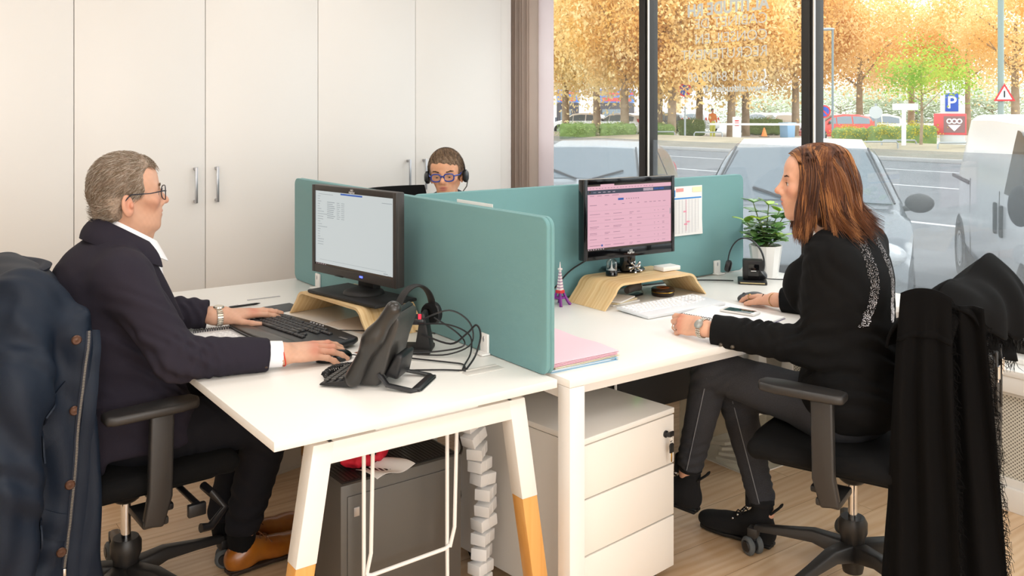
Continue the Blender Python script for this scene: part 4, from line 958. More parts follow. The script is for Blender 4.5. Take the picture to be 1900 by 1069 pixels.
t = thing('wire_cradle', 'white wire sling holding the computer under the woman\'s desk', 'cradle', (1.36, .42, .40), 0)
for x in (.02, .54): obj('wire', MB().tube([(x, -.012, .316), (x, -.012, .05), (x, -.012, -.008), (x, .38, -.008), (x, .38, .316)], .005, 8), M_whitem, t)
obj('cross_wire', MB().tube([(-.1, -.05, .20), (.06, -.05, .17), (.12, -.05, .165), (.20, -.05, .185), (.54, -.05, .185)], .005, 8), M_whitem, t)
# ------------------------------------------------------------------ people
def rotM(o, yaw=0, pitch=0, roll=0): return T(*o) @ Rz(yaw) @ Ry(pitch) @ Rx(roll)
def head_sdf(ear=-.022, nose=1.0, jaw=1.0, chin=-.104, fem=0, eary=.080, back=.115, earx=-.006, hollow=0, lid=.0042, lz=.0015, ld=.006):
    """local: x to the face, y left, z up; the ears near the origin"""
    s = SDF()
    s.el((.079-back+0*.097, 0, .040), (.079 if back < .1 else .097, .077, .082)) if False else s.el(((.08-back)/2, 0, .040), ((.08+back)/2, .077, .082))
    s.el((.038, 0, .040), (.052, .064, .058), k=.03)
    s.el((.034, 0, -.02), (.054, .060, .062), k=.03)
    s.rc((.05, 0, -.03), (.058, 0, -.075), .040, .034, .03)
    for y in (-1, 1):
        s.rc((-.004, y*.054*jaw, -.045), (.055, y*.024*jaw, chin+.012), .020, .016, .03)
        s.el((.060, y*.044, -.016), (.022, .022, .018), k=.025)
        s.rc((.086, y*.012, .022), (.071, y*.046, .024), .0085-.002*fem, .0075, .016)
    s.el((.082-.006*fem, 0, chin+.004), (.017, .022, .016), k=.022)
    s.rc((.088, 0, .016), (.107+.004*nose, 0, -.018), .0085, .0105, .012)
    s.el((.110+.004*nose, 0, -.023), (.0115, .0115, .010), k=.008)
    for y in (-1, 1): s.el((.100, y*.0125, -.028), (.0105, .0075, .008), k=.007)
    for y in (-1, 1): s.el((.106, y*.0065, -.0355), (.005, .0035, .003), k=.003, op=-1)
    s.el((.080, 0, -.055), (.022, .030, .026), k=.02)
    s.el((.0975, 0, -.0515), (.0085, .021, .0055), k=.006).el((.0955, 0, -.0625), (.0085, .019, .0062), k=.006)
    s.el((.108, 0, -.0568), (.014, .023, .0015), k=.003, op=-1)
    for y in (-1, 1):
        s.el((.099, y*.032, .004), (.017, .019, .0125), k=.012, op=-1)
        s.el((.072, y*.032, .003), (.0155, .0165, .0145), k=.004)     # lids over the eyeball
        s.el((.0885, y*.033, lz), (ld, .0125+.4*(ld-.006), lid), k=.002, op=-1)
        # ear
        R = Rz(y*-.30) @ Ry(-.16)
        if hollow: s.el((.040, y*.075, -.055), (.026, .018, .026), k=.03, op=-1)
        s.el((earx, y*eary, ear), (.0185, .0075, .033), R, k=.008)
        s.el((earx+.004, y*(eary+.006), ear+.004), (.011, .006, .021), R, k=.005, op=-1)
        s.el((earx+.010, y*(eary+.002), ear), (.006, .006, .009), R, k=.005)
    return s
def hand_sdf(s=1, curls=None, spread=(.10, .02, -.06, -.16), thumb=((.8, .6, -.25), (.95, .2, -.25), (1, .05, -.2)), sc=1.0):
    """local: x to the fingers, z out of the back of the hand, thumb at +y*s"""
    o = SDF(); K = [(.088, .027, .001), (.092, .008, .004), (.087, -.011, .002), (.078, -.028, -.003)]
    curls = curls or [(.25, .35, .2)]*4
    o.rc((-.03, 0, 0), (.0, 0, 0), .0255, .0245, .02); o.el((0, 0, 0), (.03, .030, .020), k=.015)
    o.el((.046, s*.001, -.003), (.050, .038, .0175), k=.012)
    for x, y, z in K: o.rc((.012, s*y*.55, .002), (x, s*y, z), .0135, .0108, .010)
    tips = []
    for (x, y, z), L3, r, c, sp in zip(K, ((.043, .026, .020), (.047, .030, .021), (.044, .028, .021), (.034, .021, .018)), (.0094, .0095, .0090, .0079), curls, spread):
        p = np.array((x, s*y, z)); a = 0; pts = [p]
        for l, b in zip(L3, c):
            a += b; d = np.array((math.cos(a)*math.cos(sp), math.cos(a)*math.sin(sp)*s, -math.sin(a))); p = p+d*l; pts.append(p)
        o.chain(pts, [r*1.12, r*1.0, r*.93, r*.80], .0028); o.el(pts[1], (r*1.07,)*3, k=.003); o.el(pts[2], (r*1.0,)*3, k=.003); tips.append(pts[3])
    p = np.array((.018, s*.024, -.006)); pts = [p]
    for d, l in zip(thumb, (.044, .033, .026)): d = np.array((d[0], s*d[1], d[2])); p = p+d/np.linalg.norm(d)*l; pts.append(p)
    o.rc(pts[0], pts[1], .0165, .0125, .014); o.chain(pts[1:], [.0122, .0108, .0085], .004)
    return o
def hframe(W, F, U):
    F = Vector(F).normalized(); U = Vector(U); U = (U-F*U.dot(F)).normalized(); Yv = U.cross(F); m = Matrix.Identity(4)
    for i in range(3): m[i][0] = F[i]; m[i][1] = Yv[i]; m[i][2] = U[i]; m[i][3] = W[i]
    return m
def skin_tint(base, HM, sc, lip, blush, hands=(), beard=None):
    b = np.array(L(base)[:3]); lp = np.array(L(lip)[:3]); bl = np.array(L(blush)[:3]); I = HM.inverted()
    def f(v):
        q = (v @ np.array(I.to_3x3()).T+np.array(I.translation))/sc
        n = .5+.5*np.sin(v[:, 0]*310+2*np.sin(v[:, 1]*170))*np.sin(v[:, 2]*260+v[:, 1]*210)
        c = b[None]*(1+.05*(n[:, None]-.5))
        g = lambda cx, r: np.exp(-(((q-np.array(cx))/np.array(r))**2).sum(-1))
        w = .55*np.maximum(g((.075, .045, -.02), (.03, .022, .022)), g((.075, -.045, -.02), (.03, .022, .022)))+.5*g((.115, 0, -.024), (.014, .014, .012))+.5*np.maximum(g((0, .085, -.02), (.03, .012, .04)), g((0, -.085, -.02), (.03, .012, .04)))
        c = c+(bl-c)*np.clip(w, 0, .8)[:, None]
        for hp in hands:
            d = np.exp(-(((v-np.array(hp))/.018)**2).sum(-1)); c = c+(bl-c)*(.5*d)[:, None]
        w = np.maximum(g((.102, 0, -.0515), (.012, .019, .0048)), g((.100, 0, -.0625), (.012, .017, .0055)))
        c = c+(lp-c)*np.clip(1.25*w, 0, .95)[:, None]
        return c
    return f
def eyes(par, HM, sc, iris, look=(0, 0)):
    for y in (-1, 1):
        c = Vector((.0728, y*.032, .002))*sc
        e = MB(HM).ball(tuple(c), .0138*sc, None, 20, 14); o = obj('eye', e, mat('eye_white', 'e6e0da', .15), par, world=True)
        d = Vector((1, look[0], look[1])).normalized()
        m = HM @ frame(tuple(c+d*.0133*sc), (0, 1, 0), z=d)
        i = obj('iris', MB(m).lathe([(.0058*sc, -.001), (.0055*sc, .0006), (0, .0008)], 20), mat('iris', iris, .1), o, world=True)
        obj('pupil', MB(m).lathe([(.0026*sc, .0005), (.0025*sc, .0011), (0, .0012)], 16), M_blkg, i if False else o, world=True)
def strand_mesh(name, paths, rad, m, parent, n=3):
    """tapered thin tubes, vectorised; paths (k, j, 3)"""
    P = np.asarray(paths, float); k, j, _ = P.shape
    t = np.gradient(P, axis=1); t /= np.linalg.norm(t, axis=2, keepdims=True)+1e-9
    a = np.array((.31, .52, .79)); u = np.cross(t, a); u /= np.linalg.norm(u, axis=2, keepdims=True)+1e-9; w = np.cross(t, u)
    r = np.asarray(rad, float).reshape(1, -1, 1) if np.ndim(rad) else np.full((1, j, 1), rad)
    V_ = np.stack([P+r*(u*math.cos(2*PI*q/n)+w*math.sin(2*PI*q/n)) for q in range(n)], 2)   # k,j,n,3
    idx = np.arange(k*j*n).reshape(k, j, n); q1 = idx[:, :-1]; q2 = idx[:, 1:]
    F = np.stack([q1, np.roll(q1, -1, 2), np.roll(q2, -1, 2), q2], -1).reshape(-1, 4)
    I = WM[parent.name].inverted(); vs = V_.reshape(-1, 3) @ np.array(I.to_3x3()).T+np.array(I.translation)
    return mkobj(name, npmesh(name, vs, F), m, parent, 180)
def wrap(v, k=.004, f=1.0): pass
def folds(lst, noise=.0012):
    """cloth creases: ridges across axes; (centre, axis, radius, wavelength, depth)"""
    def f(P):
        d = noise*(np.sin(P[..., 0]*61+2*np.sin(P[..., 2]*37))*np.sin(P[..., 2]*53+2*np.sin(P[..., 1]*41)))
        for c, ax, r, wl, dp in lst:
            q = P-np.array(c); ax = np.array(ax)/np.linalg.norm(ax); g = np.exp(-(q*q).sum(-1)/(r*r)); s = q@ax
            s = s+.18*wl*np.sin(q[..., 0]*34+q[..., 1]*47+q[..., 2]*25)*2
            d = d+dp*g*np.sin(s*2*PI/wl)
        return d
    return f
def ring(c, rx, ry, th, sl): return Vector((c[0]+rx*math.cos(th), c[1]+ry*math.sin(th), c[2]-sl*rx*math.cos(th)))
M_skin = vcol_mat('skin', .48, .12, (900, .05))
def person(label, loc): return thing('person', label, 'person', loc, 0)
rs = np.random.RandomState(3)
def shoe(par, heel, toe, m, sole_m, name, zsole=.0, h=.1, w=.043, laces=True, boot=0):
    heel, toe = Vector(heel), Vector(toe); M = frame(heel, toe-heel); L_ = (toe-heel).length
    s = SDF(); s.rc((.035, 0, .05), (.06, 0, .07), .034, .032, .03); s.el((.050, 0, .038), (.052, w*.84, .042), k=.02)
    s.rc((.08, 0, .062), (.17, -.002, .042), .034, .030, .04); s.el((L_*.68, 0, .036), (.085, w, .032), k=.03); s.el((L_-.055, 0, .03), (.055, w*.80, .026), k=.025)
    if boot: s.rc((.045, 0, .06), (.042, 0, boot), .036, .036, .02)
    s.bx((L_/2, 0, -.02), (.3, .1, .033), r=.002, k=.006, op=-1)
    o = sdfobj(name, s.move(M), .0035, m, par, smooth=2)
    sl = []
    for k in range(28):
        a = 2*PI*k/28; x = L_/2+(L_/2-.003)*math.cos(a); wd = w*.93*(1 if x > L_*.5 else .82-.0*x); sl.append((x, wd*abs(math.sin(a))**.62*(1 if math.sin(a) > 0 else -1)))
    obj('sole', MB(M).prism(sl, .002, .014, None, .003).bb(.006, .075, -w*.66, w*.66, .0, .012, .004), sole_m, o, world=True)
    if laces:
        lc = MB(M)
        for k in range(4):
            x = .105+.022*k; z = .103-.014*k
            lc.tube([(x, -.022, z-.012), (x+.008, -.008, z+.001), (x+.006, .008, z+.001), (x, .022, z-.012)], .0022, 6)
        lc.tube([(.103, 0, .106), (.09, .02, .118), (.105, .035, .10), (.115, .02, .095)], .0018, 6).tube([(.103, 0, .106), (.10, -.022, .116), (.125, -.034, .092), (.14, -.036, .075)], .0018, 6)
        obj('laces', lc, mat('lace', '6a3d1c', .7) if not boot else M_fabb, o, world=True)
    return o
# ================================================================== the seated man
man = person('grey-haired man in dark suit and glasses typing at the left desk', (-.10, .93, 0))
HM = rotM((-.105, .93, 1.2205), .06, -.02); hs = 1.03
body = head_sdf(ear=-.022, nose=1.25, jaw=.92, fem=0, chin=-.097, back=.088, earx=-.014, hollow=1).move(HM, hs)
body.rc((-.105, .93, 1.16), (-.115, .93, 1.03), .056, .060, .03); body.rc((-.062, .93, 1.125), (-.080, .93, 1.05), .028, .034, .025); body.el((-.036, .93, 1.095), (.014, .014, .018), k=.015)
body.rc((-.14, .93, 1.0), (-.12, .93, .62), .10, .12, .05); body.rc((-.13, .80, 1.02), (-.13, 1.06, 1.02), .06, .06, .05)
S_R, E_R, W_R = (-.135, .745, 1.02), (-.045, .60, .80), (.232, .535, .783)
S_L, E_L, W_L = (-.135, 1.105, 1.02), (.0, 1.20, .82), (.245, 1.092, .787)
for S_, E_, W_ in ((S_R, E_R, W_R), (S_L, E_L, W_L)): body.chain([S_, E_, W_], [.045, .038, .025], .02)
FR = (.99, -.10, -.02); HR = hframe(W_R, FR, (.0, -.30, 1))
body += hand_sdf(1, [(.10, .28, .12), (.16, .30, .14), (.14, .28, .16), (.16, .32, .2)], (.10, .01, -.06, -.14), ((.85, .5, -.15), (.98, .2, -.2), (1, .02, -.25)), 1).move(HR, 1.08)
HL = hframe(W_L, (.985, -.10, .0), (.05, -.10, 1))
body += hand_sdf(-1, [(.10, .16, .10), (.06, .14, .10), (.05, .16, .1), (.08, .18, .1)], (.02, -.02, -.05, -.12), ((.62, .75, -.12), (.80, .55, -.06), (.9, .4, -.02)), 1).move(HL, 1.02)
for s, k_, a_ in ((-1, (.30, .82, .50), (.25, .93, .10)), (1, (.33, 1.02, .50), (.24, 1.06, .11))): body.chain([(-.06, .93+s*.10, .55), k_, a_], [.07, .05, .035], .03)
kn = [tuple(HR @ (Vector((x, y, .012))*1.02)) for x, y in ((.09, .027), (.093, .008), (.088, -.011), (.08, -.028), (.135, .03), (.14, .008), (.13, -.015))]+[tuple(HL @ (Vector((x, y, .012))*1.02)) for x, y in ((.09, -.027), (.093, -.008), (.088, .011), (.06, -.08))]
sdfobj('body', body, .0026, M_skin, man, skin_tint('CFA086', HM, hs, 'b87468', 'c8745c', kn), 2)
eyes(man, HM, hs, '5b7a86')
# hair
hr = SDF(); hr.el((-.004, 0, .042), (.088, .0815, .0845)).el((.036, 0, .056), (.052, .066, .052), k=.03); hr.rc((-.050, 0, .01), (-.050, 0, -.045), .048, .038, .03); hr.rc((-.036, .042, -.03), (-.036, -.042, -.03), .036, .036, .02)
for y in (-1, 1): hr.rc((.008, y*.066, .035), (.014, y*.066, .010), .014, .009, .02)
hr.el((.106, 0, .008), (.050, .075, .084), k=.012, op=-1)
for y in (-1, 1): hr.el((.070, y*.070, .052), (.036, .035, .038), k=.012, op=-1); hr.el((-.002, y*.088, -.05), (.040, .03, .05), k=.01, op=-1)
hr.bx((0, 0, -.155), (.2, .2, .06), Ry(.12), r=.005, k=.02, op=-1)
hr2 = hr.move(HM, hs); hr2.f = lambda P: .0014*np.sin(P[..., 0]*420+3*np.sin(P[..., 2]*150)+2*np.sin(P[..., 1]*200))*np.sin(P[..., 1]*330+P[..., 2]*260)
vs, fs = hr2.mesh(.003)
M_hg = mat('grey_brown_hair', '84705f', .75, vary=(160, '9d8b7b'), bump=(260, .5)); M_hg2 = mat('silver_hair', 'c4b8aa', .7); M_hg3 = mat('ash_brown_hair', '79664f', .7)
hair = mkobj('hair', npmesh('hair', (vs @ np.array(WM[man.name].inverted().to_3x3()).T+np.array(WM[man.name].inverted().translation)), fs), M_hg, man, 180)
I = np.array(HM.inverted()); q = vs @ I[:3, :3].T+I[:3, 3]
def hairdirs(q):
    d = np.stack([-.75-0*q[:, 0], .05*q[:, 1]/.08, -.45-4*(.06-q[:, 2])], 1); fr = (q[:, 0] > .045) & (q[:, 2] > .07)
    d[fr] = np.array((.5, -.35, .45)); return d/np.linalg.norm(d, axis=1, keepdims=True)
cen = np.array((-.01, 0, .03)); nrm = (q-cen)/np.array((.1, .08, .085))**2; nrm /= np.linalg.norm(nrm, axis=1, keepdims=True)
for nm, mm, cnt in (('hair_strands', M_hg2, 2200), ('hair_strands', M_hg3, 3000), ('hair_strands', M_hg, 2500)):
    ix = rs.choice(len(q), cnt); d = hairdirs(q[ix])+.22*rs.randn(cnt, 3); nn = nrm[ix]; d = d-(d*nn).sum(1, keepdims=True)*nn*1.0; d /= np.linalg.norm(d, axis=1, keepdims=True)
    ln = .016+.008*rs.rand(cnt, 1); p = [q[ix]-nn*.001]
    for st in range(1, 4): p.append(q[ix]+d*ln*st/3+nn*(.0013*math.sin(st/3*2.2)+.0003))
    P = np.stack(p, 1); A = np.array(HM); P = P @ A[:3, :3].T+A[:3, 3]
    strand_mesh(nm, P, [.00055, .00055, .0004, .0002], mm, hair)
br = []
for y in (-1, 1):
    for k in range(60):
        u = rs.rand(); x, yy, z = .0955-.013*u*u, y*(.014+.036*u), .0235+.006*math.sin(u*2.4)+.004*rs.randn()*.5
        br.append([(x, yy, z), (x-.001, yy+y*.005, z+.002), (x-.002, yy+y*.009, z+.001)])
P = np.array(br)*hs; A = np.array(HM); strand_mesh('eyebrows', P @ A[:3, :3].T+A[:3, 3], [.0008, .0007, .0002], M_hg3, man)
# glasses
def glasses(par, HM, sc, m, rim, round_=1.0, w=.024, h=.019, temple=True, lx=.104, z0=.004, thick=1.0, ear=-.015):
    g = MB(HM); tm = []; lns = []
    for y in (-1, 1):
        t2 = MB(HM); ln = MB(HM); tm.append(t2); lns.append(ln)
        c = Vector((lx, y*.033, z0)); pts = []
        for k in range(28):
            a = 2*PI*k/28; ca, sa = math.cos(a), math.sin(a); e = .75
            pts.append(tuple((c+Vector((-.10*w*abs(ca)*.6-.004*(ca*y > 0)*abs(ca), w*abs(ca)**e*math.copysign(1, ca), h*abs(sa)**e*math.copysign(1, sa))))*sc))
        g.tube(pts, rim, 8, True); ln.add(pts+[tuple(c*sc)], [(k, (k+1) % 28, 28) for k in range(28)])
        q = [Vector((lx-.004, y*(.033+w), z0+.006)), Vector((lx-.012, y*.066, z0+.008)), Vector((.05, y*.079, z0+.004)), Vector((-.006, y*.0845, ear+.024)), Vector((-.022, y*.085, ear+.008))]
        t2.tube([tuple(p*sc) for p in q], [rim*1.1, rim*1.1, rim*1.0, rim*1.1, rim*1.5], 8)
    g.tube([tuple(Vector(p)*sc) for p in ((lx, -.033+w, z0+.004), (lx+.004, 0, z0+.008), (lx, .033-w, z0+.004))], rim*1.1, 8)
    o = obj('glasses', g, m, par, world=True)
    for a, b in zip(tm, lns): obj('temple_arm', a, m, o, world=True); obj('lens', b, Mg2, o, world=True)
    return o
Mg2 = glassy('spectacle_lens', (.97, .97, .97, 1), .07)
glasses(man, HM, hs, mat('dark_blue_acetate', '1d2230', .3), .0016, h=.021)
# shirt and suit
M_suit = mat('dark_aubergine_suit', '25212c', .9, bump=(900, .3), spec=.3); M_trou = mat('dark_navy_trousers', '14141a', .9, bump=(900, .25), spec=.3); M_shirt = mat('white_shirt', 'f0eff2', .75)
jk = SDF(); jk.el((-.11, .93, .60), (.175, .195, .17)).el((-.125, .93, .76), (.165, .185, .2), k=.06).el((-.158, .93, .92), (.158, .19, .18), k=.06); jk.rc((-.150, .79, 1.005), (-.150, 1.07, 1.005), .074, .074, .06); jk.rc((-.128, .87, 1.075), (-.128, .99, 1.075), .048, .048, .05)
jk.bx((-.10, .93, .55), (.155, .195, .10), r=.06, k=.05)
for S_, E_, W_, cf in ((S_R, E_R, W_R, .86), (S_L, E_L, W_L, .80)):
    S_, E_, W_ = map(np.array, (S_, E_, W_)); jk.rc(S_+np.array((-.005, 0, -.02)), E_, .072, .058, .05); jk.rc(E_, E_+(W_-E_)*(cf+.08), .060, .045, .03)
    m = hframe(tuple(E_+(W_-E_)*(cf+.12)), tuple(W_-E_), (0, 0, 1)); jk.bx(tuple(E_+(W_-E_)*(cf+.12)), ((.12*np.linalg.norm(W_-E_)), .09, .09), m, .002, .004, -1)
jk.rc((.01, .93, 1.12), (.05, .93, .93), .045, .022, .02, -1); jk.rc((-.09, .93, 1.16), (-.10, .93, 1.09), .055, .045, .02, -1)
jk.bx((.06, .93, .40), (.25, .3, .10), r=.01, k=.02, op=-1)
jk.f = folds([(E_R, (.6, -.1, .8), .10, .036, .0055), ((.0, .585, .79), (1, -.2, .1), .08, .03, .005), ((-.10, .66, .90), (.3, -.3, .9), .10, .05, .004), (E_L, (.6, .1, .8), .12, .04, .006), ((.10, 1.13, .80), (1, 0, .1), .12, .035, .005), ((-.06, .74, .72), (.3, 0, 1), .14, .07, .005), ((-.18, .80, .82), (.5, 0, 1), .13, .08, .004), ((.02, .80, .62), (.6, 0, 1), .1, .05, .005), ((-.13, .75, .98), (1, .3, .2), .06, .04, .003)])
jacket = sdfobj('suit_jacket', jk, .0048, M_suit, man, smooth=3)
# collar, lapels
def collar(name, c, rx, ry, sl, h, flare, th0, m, par, thick=.004, front=0, roll=.0):
    def fn(u, v):
        th = PI+(u-.5)*2*(PI-th0); p = ring(c, rx, ry, th, sl); o = Vector((math.cos(th)*rx, math.sin(th)*ry, 0)).normalized(); fr = max(0, (math.cos(th)+.3)/1.3)
        a = v*h*(1+front*fr); return p+o*(flare*v+roll*math.sin(v*PI))+Vector((0, 0, -a+.012*fr*v))+Vector((fr*front*.02*v, 0, 0))
    return obj(name, MB().sheet(fn, 40, 6, thick), m, par, 60, world=True)
collar('shirt_collar', (-.088, .93, 1.122), .072, .066, .62, .048, .022, .32, M_shirt, man, .003, .55)
collar('shirt_collar_stand', (-.092, .93, 1.115), .066, .061, .62, .05, .004, .22, M_shirt, man, .003, .1)
jc = collar('jacket_collar', (-.100, .93, 1.112), .080, .080, .62, .060, .040, .95, M_suit, jacket, .006, .45, .010)
for s in (-1, 1):
    P0, P1, P2, P3 = Vector((-.080, .93+s*.084, 1.075)), Vector((-.035, .93+s*.070, 1.01)), Vector((.005, .93+s*.035, .93)), Vector((.045, .93+s*.008, .83))
    W0, W1, W2, W3 = .045, .07, .06, .008
    def fn(u, v, s=s):
        b = ((1-u)**3*P0+3*(1-u)**2*u*P1+3*(1-u)*u*u*P2+u**3*P3); w = (1-u)**3*W0+3*(1-u)**2*u*W1+3*(1-u)*u*u*W2+u**3*W3
        return b+Vector((-.30, s*.75, -.30)).normalized()*w*v+Vector((.008+.010*math.sin(v*PI), 0, .004))
    obj('lapel', MB().sheet(fn, 20, 6, .005), M_suit, jacket, 60, world=True)
sf = SDF(); sf.el((-.055, .93, .99), (.055, .055, .09)); sf.el((-.03, .93, .90), (.04, .045, .1), k=.03); sdfobj('shirt_front', sf, .006, M_shirt, man)
def cuff(name, E_, W_, f0, f1, r0, r1, m, par, th=.003):
    E_, W_ = Vector(E_), Vector(W_); d = W_-E_; M = frame(tuple(E_), d.cross(Vector((0, 0, 1))), z=d.normalized()); l = d.length
    return obj(name, MB(M).lathe([(r0-th, f0*l), (r0, f0*l), (r1, f1*l), (r1-th, f1*l), (r0-th, f0*l)], 28), m, par, 60, world=True)
cuff('shirt_cuff', E_R, W_R, .80, .985, .038, .036, M_shirt, man)
for k in range(4):
    d = Vector(W_R)-Vector(E_R); p = Vector(E_R)+d*(.79-.055*k); obj('sleeve_button', MB().ball(tuple(p+Vector((0, -.036, -.024))), (.006, .004, .006), None, 12, 8), mat('bronze_button', '5a4a3c', .3, .7), jacket, world=True)
M = HL @ T(-.018, 0, -.001) @ Matrix(((0, 0, 1, 0), (1, 0, 0, 0), (0, 1, 0, 0), (0, 0, 0, 1))); wt = MB(M)
M_steel = mat('steel_bracelet', 'c9c3b6', .25, .9)
for k in range(24):
    a = 2*PI*k/24; wt.box((.0315*math.cos(a), .0245*math.sin(a), 0), (.0035, .0068, .0165), Matrix.Identity(4), .001, 1) if False else wt.add(*(lambda q: ([tuple(v) for v in q.v], q.f))(MB(T(.0345*math.cos(a), .0285*math.sin(a), 0) @ Rz(a)).box((0, 0, 0), (.004, .0072, .0200), None, .0012, 1)))
watch = obj('wristwatch', wt, M_steel, man, world=True)
obj('watch_case', MB(M @ T(.0, .0285, 0) @ Rx(-PI/2)).lathe([(0, -.001), (.017, 0), (.018, .004), (.015, .008), (0, .008)], 28), M_steel, watch, world=True)
M = HR @ T(-.004, 0, -.001) @ Matrix(((0, 0, 1, 0), (1, 0, 0, 0), (0, 1, 0, 0), (0, 0, 0, 1)))
obj('red_thread_bracelet', MB(M).tube([(.0380*math.cos(a), .0310*math.sin(a), .004*math.sin(a*2)) for a in np.linspace(0, 2*PI, 30)[:-1]], .0016, 6, True), mat('red_thread', 'd4381f', .7), man, world=True)
# trousers, socks, shoes
tr = SDF(); tr.el((-.08, .93, .53), (.16, .18, .10))
for s, k_, a_ in ((-1, (.30, .82, .505), (.252, .93, .145)), (1, (.33, 1.02, .505), (.238, 1.06, .15))):
    tr.rc((-.06, .93+s*.095, .54), k_, .092, .074, .05); tr.rc(k_, a_, .074, .056, .04)
tr.bx((.24, .98, .04), (.2, .3, .085), r=.004, k=.006, op=-1)
tr.f = folds([((.31, .83, .50), (.4, 0, .9), .09, .035, .005), ((.26, .92, .22), (.2, .1, 1), .1, .05, .005), ((.1, .83, .52), (1, .2, .2), .12, .06, .004)])
sdfobj('trousers', tr, .005, M_trou, man, smooth=3)
for s, a_ in ((-1, (.25, .93, .15)), (1, (.24, 1.06, .15))): obj('sock', MB().tube([a_, (a_[0]-.002, a_[1], .10), (a_[0]+.002, a_[1], .06)], [.047, .044, .042], 20), M_fabb, man, world=True)
M_shoe = mat('tan_leather', 'a9661f', .28, vary=(14, '8a4c17'), coat=.3); M_sole = mat('dark_sole', '2c1d14', .6)
shoe(man, (.195, .92, .004), (.482, .955, .004), M_shoe, M_sole, 'shoe'); shoe(man, (.215, 1.05, .004), (.535, 1.10, .004), M_shoe, M_sole, 'shoe')
# ================================================================== the woman in the black jacket
wo = person('woman with copper-brown bob and black jacket writing at the right desk', (1.77, -.26, 0))
yaw = 2.26; HW = rotM((1.645, -.21, 1.248), yaw, .03); ws = .96
bw = head_sdf(ear=-.018, nose=.7, jaw=.9, fem=1, back=.10, lid=.0062, lz=.001, ld=.0105).move(HW, ws)
bw.rc((1.660, -.230, 1.18), (1.70, -.265, 1.03), .048, .050, .04)
bw.rc((1.72, -.27, 1.0), (1.76, -.26, .62), .09, .11, .05); bw.rc((1.61, -.29, 1.0), (1.83, -.25, 1.0), .05, .05, .05)
wS_L, wE_L, wW_L = (1.585, -.30, 1.045), (1.60, -.255, .755), (1.425, .060, .782)
wS_R, wE_R, wW_R = (1.875, -.235, 1.045), (2.07, -.06, .80), (1.985, .215, .775)
for a in ((wS_L, wE_L, wW_L), (wS_R, wE_R, wW_R)): bw.chain(a, [.038, .033, .022], .02)
HL2 = hframe(wW_L, (-.06, 1, -.02), (-.80, 0, .60))
bw += hand_sdf(-1, [(.25, .45, .25), (.42, .68, .4), (.52, .82, .45), (.56, .88, .5)], (.05, .0, -.04, -.08), ((.8, .25, -.55), (.95, .05, -.3), (1, -.05, -.2)), 1).move(HL2, .90)
HR2 = hframe(wW_R, (.22, .97, -.08), (.12, 0, 1))
bw += hand_sdf(1, [(.14, .32, .15), (.18, .34, .2), (.18, .34, .2), (.2, .36, .2)], (.10, .01, -.06, -.14), ((.80, .50, -.22), (.95, .22, -.25), (1, .05, -.25)), 1).move(HR2, .90)
wK_L, wA_L, wK_R, wA_R = (1.570, .14, .605), (1.585, .262, .215), (1.72, .17, .50), (1.738, .055, .115)
for h_, k_, a_ in (((1.70, -.22, .53), wK_L, wA_L), ((1.84, -.20, .53), wK_R, wA_R)): bw.chain([h_, k_, a_], [.065, .045, .032], .03)
kn = [tuple(HL2 @ (Vector((x, y, .01))*.9)) for x, y in ((.09, -.027), (.093, -.008), (.088, .011), (.08, .028))]
sdfobj('body', bw, .0026, M_skin, wo, skin_tint('DDA78A', HW, ws, 'b8584e', 'd07a60', kn), 2)
eyes(wo, HW, ws, '4a3626', (.0, -.02))
A = np.array(HW)
br = []
for y in (-1, 1):
    for k in range(90):
        u = rs.rand(); x, yy, z = .0935-.013*u*u, y*(.014+.034*u), .022+.006*math.sin(u*2.4)+.001*rs.randn()
        br.append([(x, yy, z), (x-.001, yy+y*.004, z+.001), (x-.002, yy+y*.008, z+.0005)])
P = np.array(br)*ws; strand_mesh('eyebrows', P @ A[:3, :3].T+A[:3, 3], [.0007, .0006, .0002], mat('dark_brown_hair', '4a3022', .7), wo)
ls = []
for y in (-1, 1):
    for k in range(16):
        u = k/15; yy = y*(.020+.024*u); x = .090-.006*(2*u-1)**2; ls.append([(x-.003, yy, .0048), (x-.001, yy+y*.001, .0056), (x+.001, yy+y*.002, .0068)])
P = np.array(ls)*ws; strand_mesh('eyelashes', P @ A[:3, :3].T+A[:3, 3], [.0004, .0003, .0002], mat('lash_brown', '2a1c14', .6), wo)
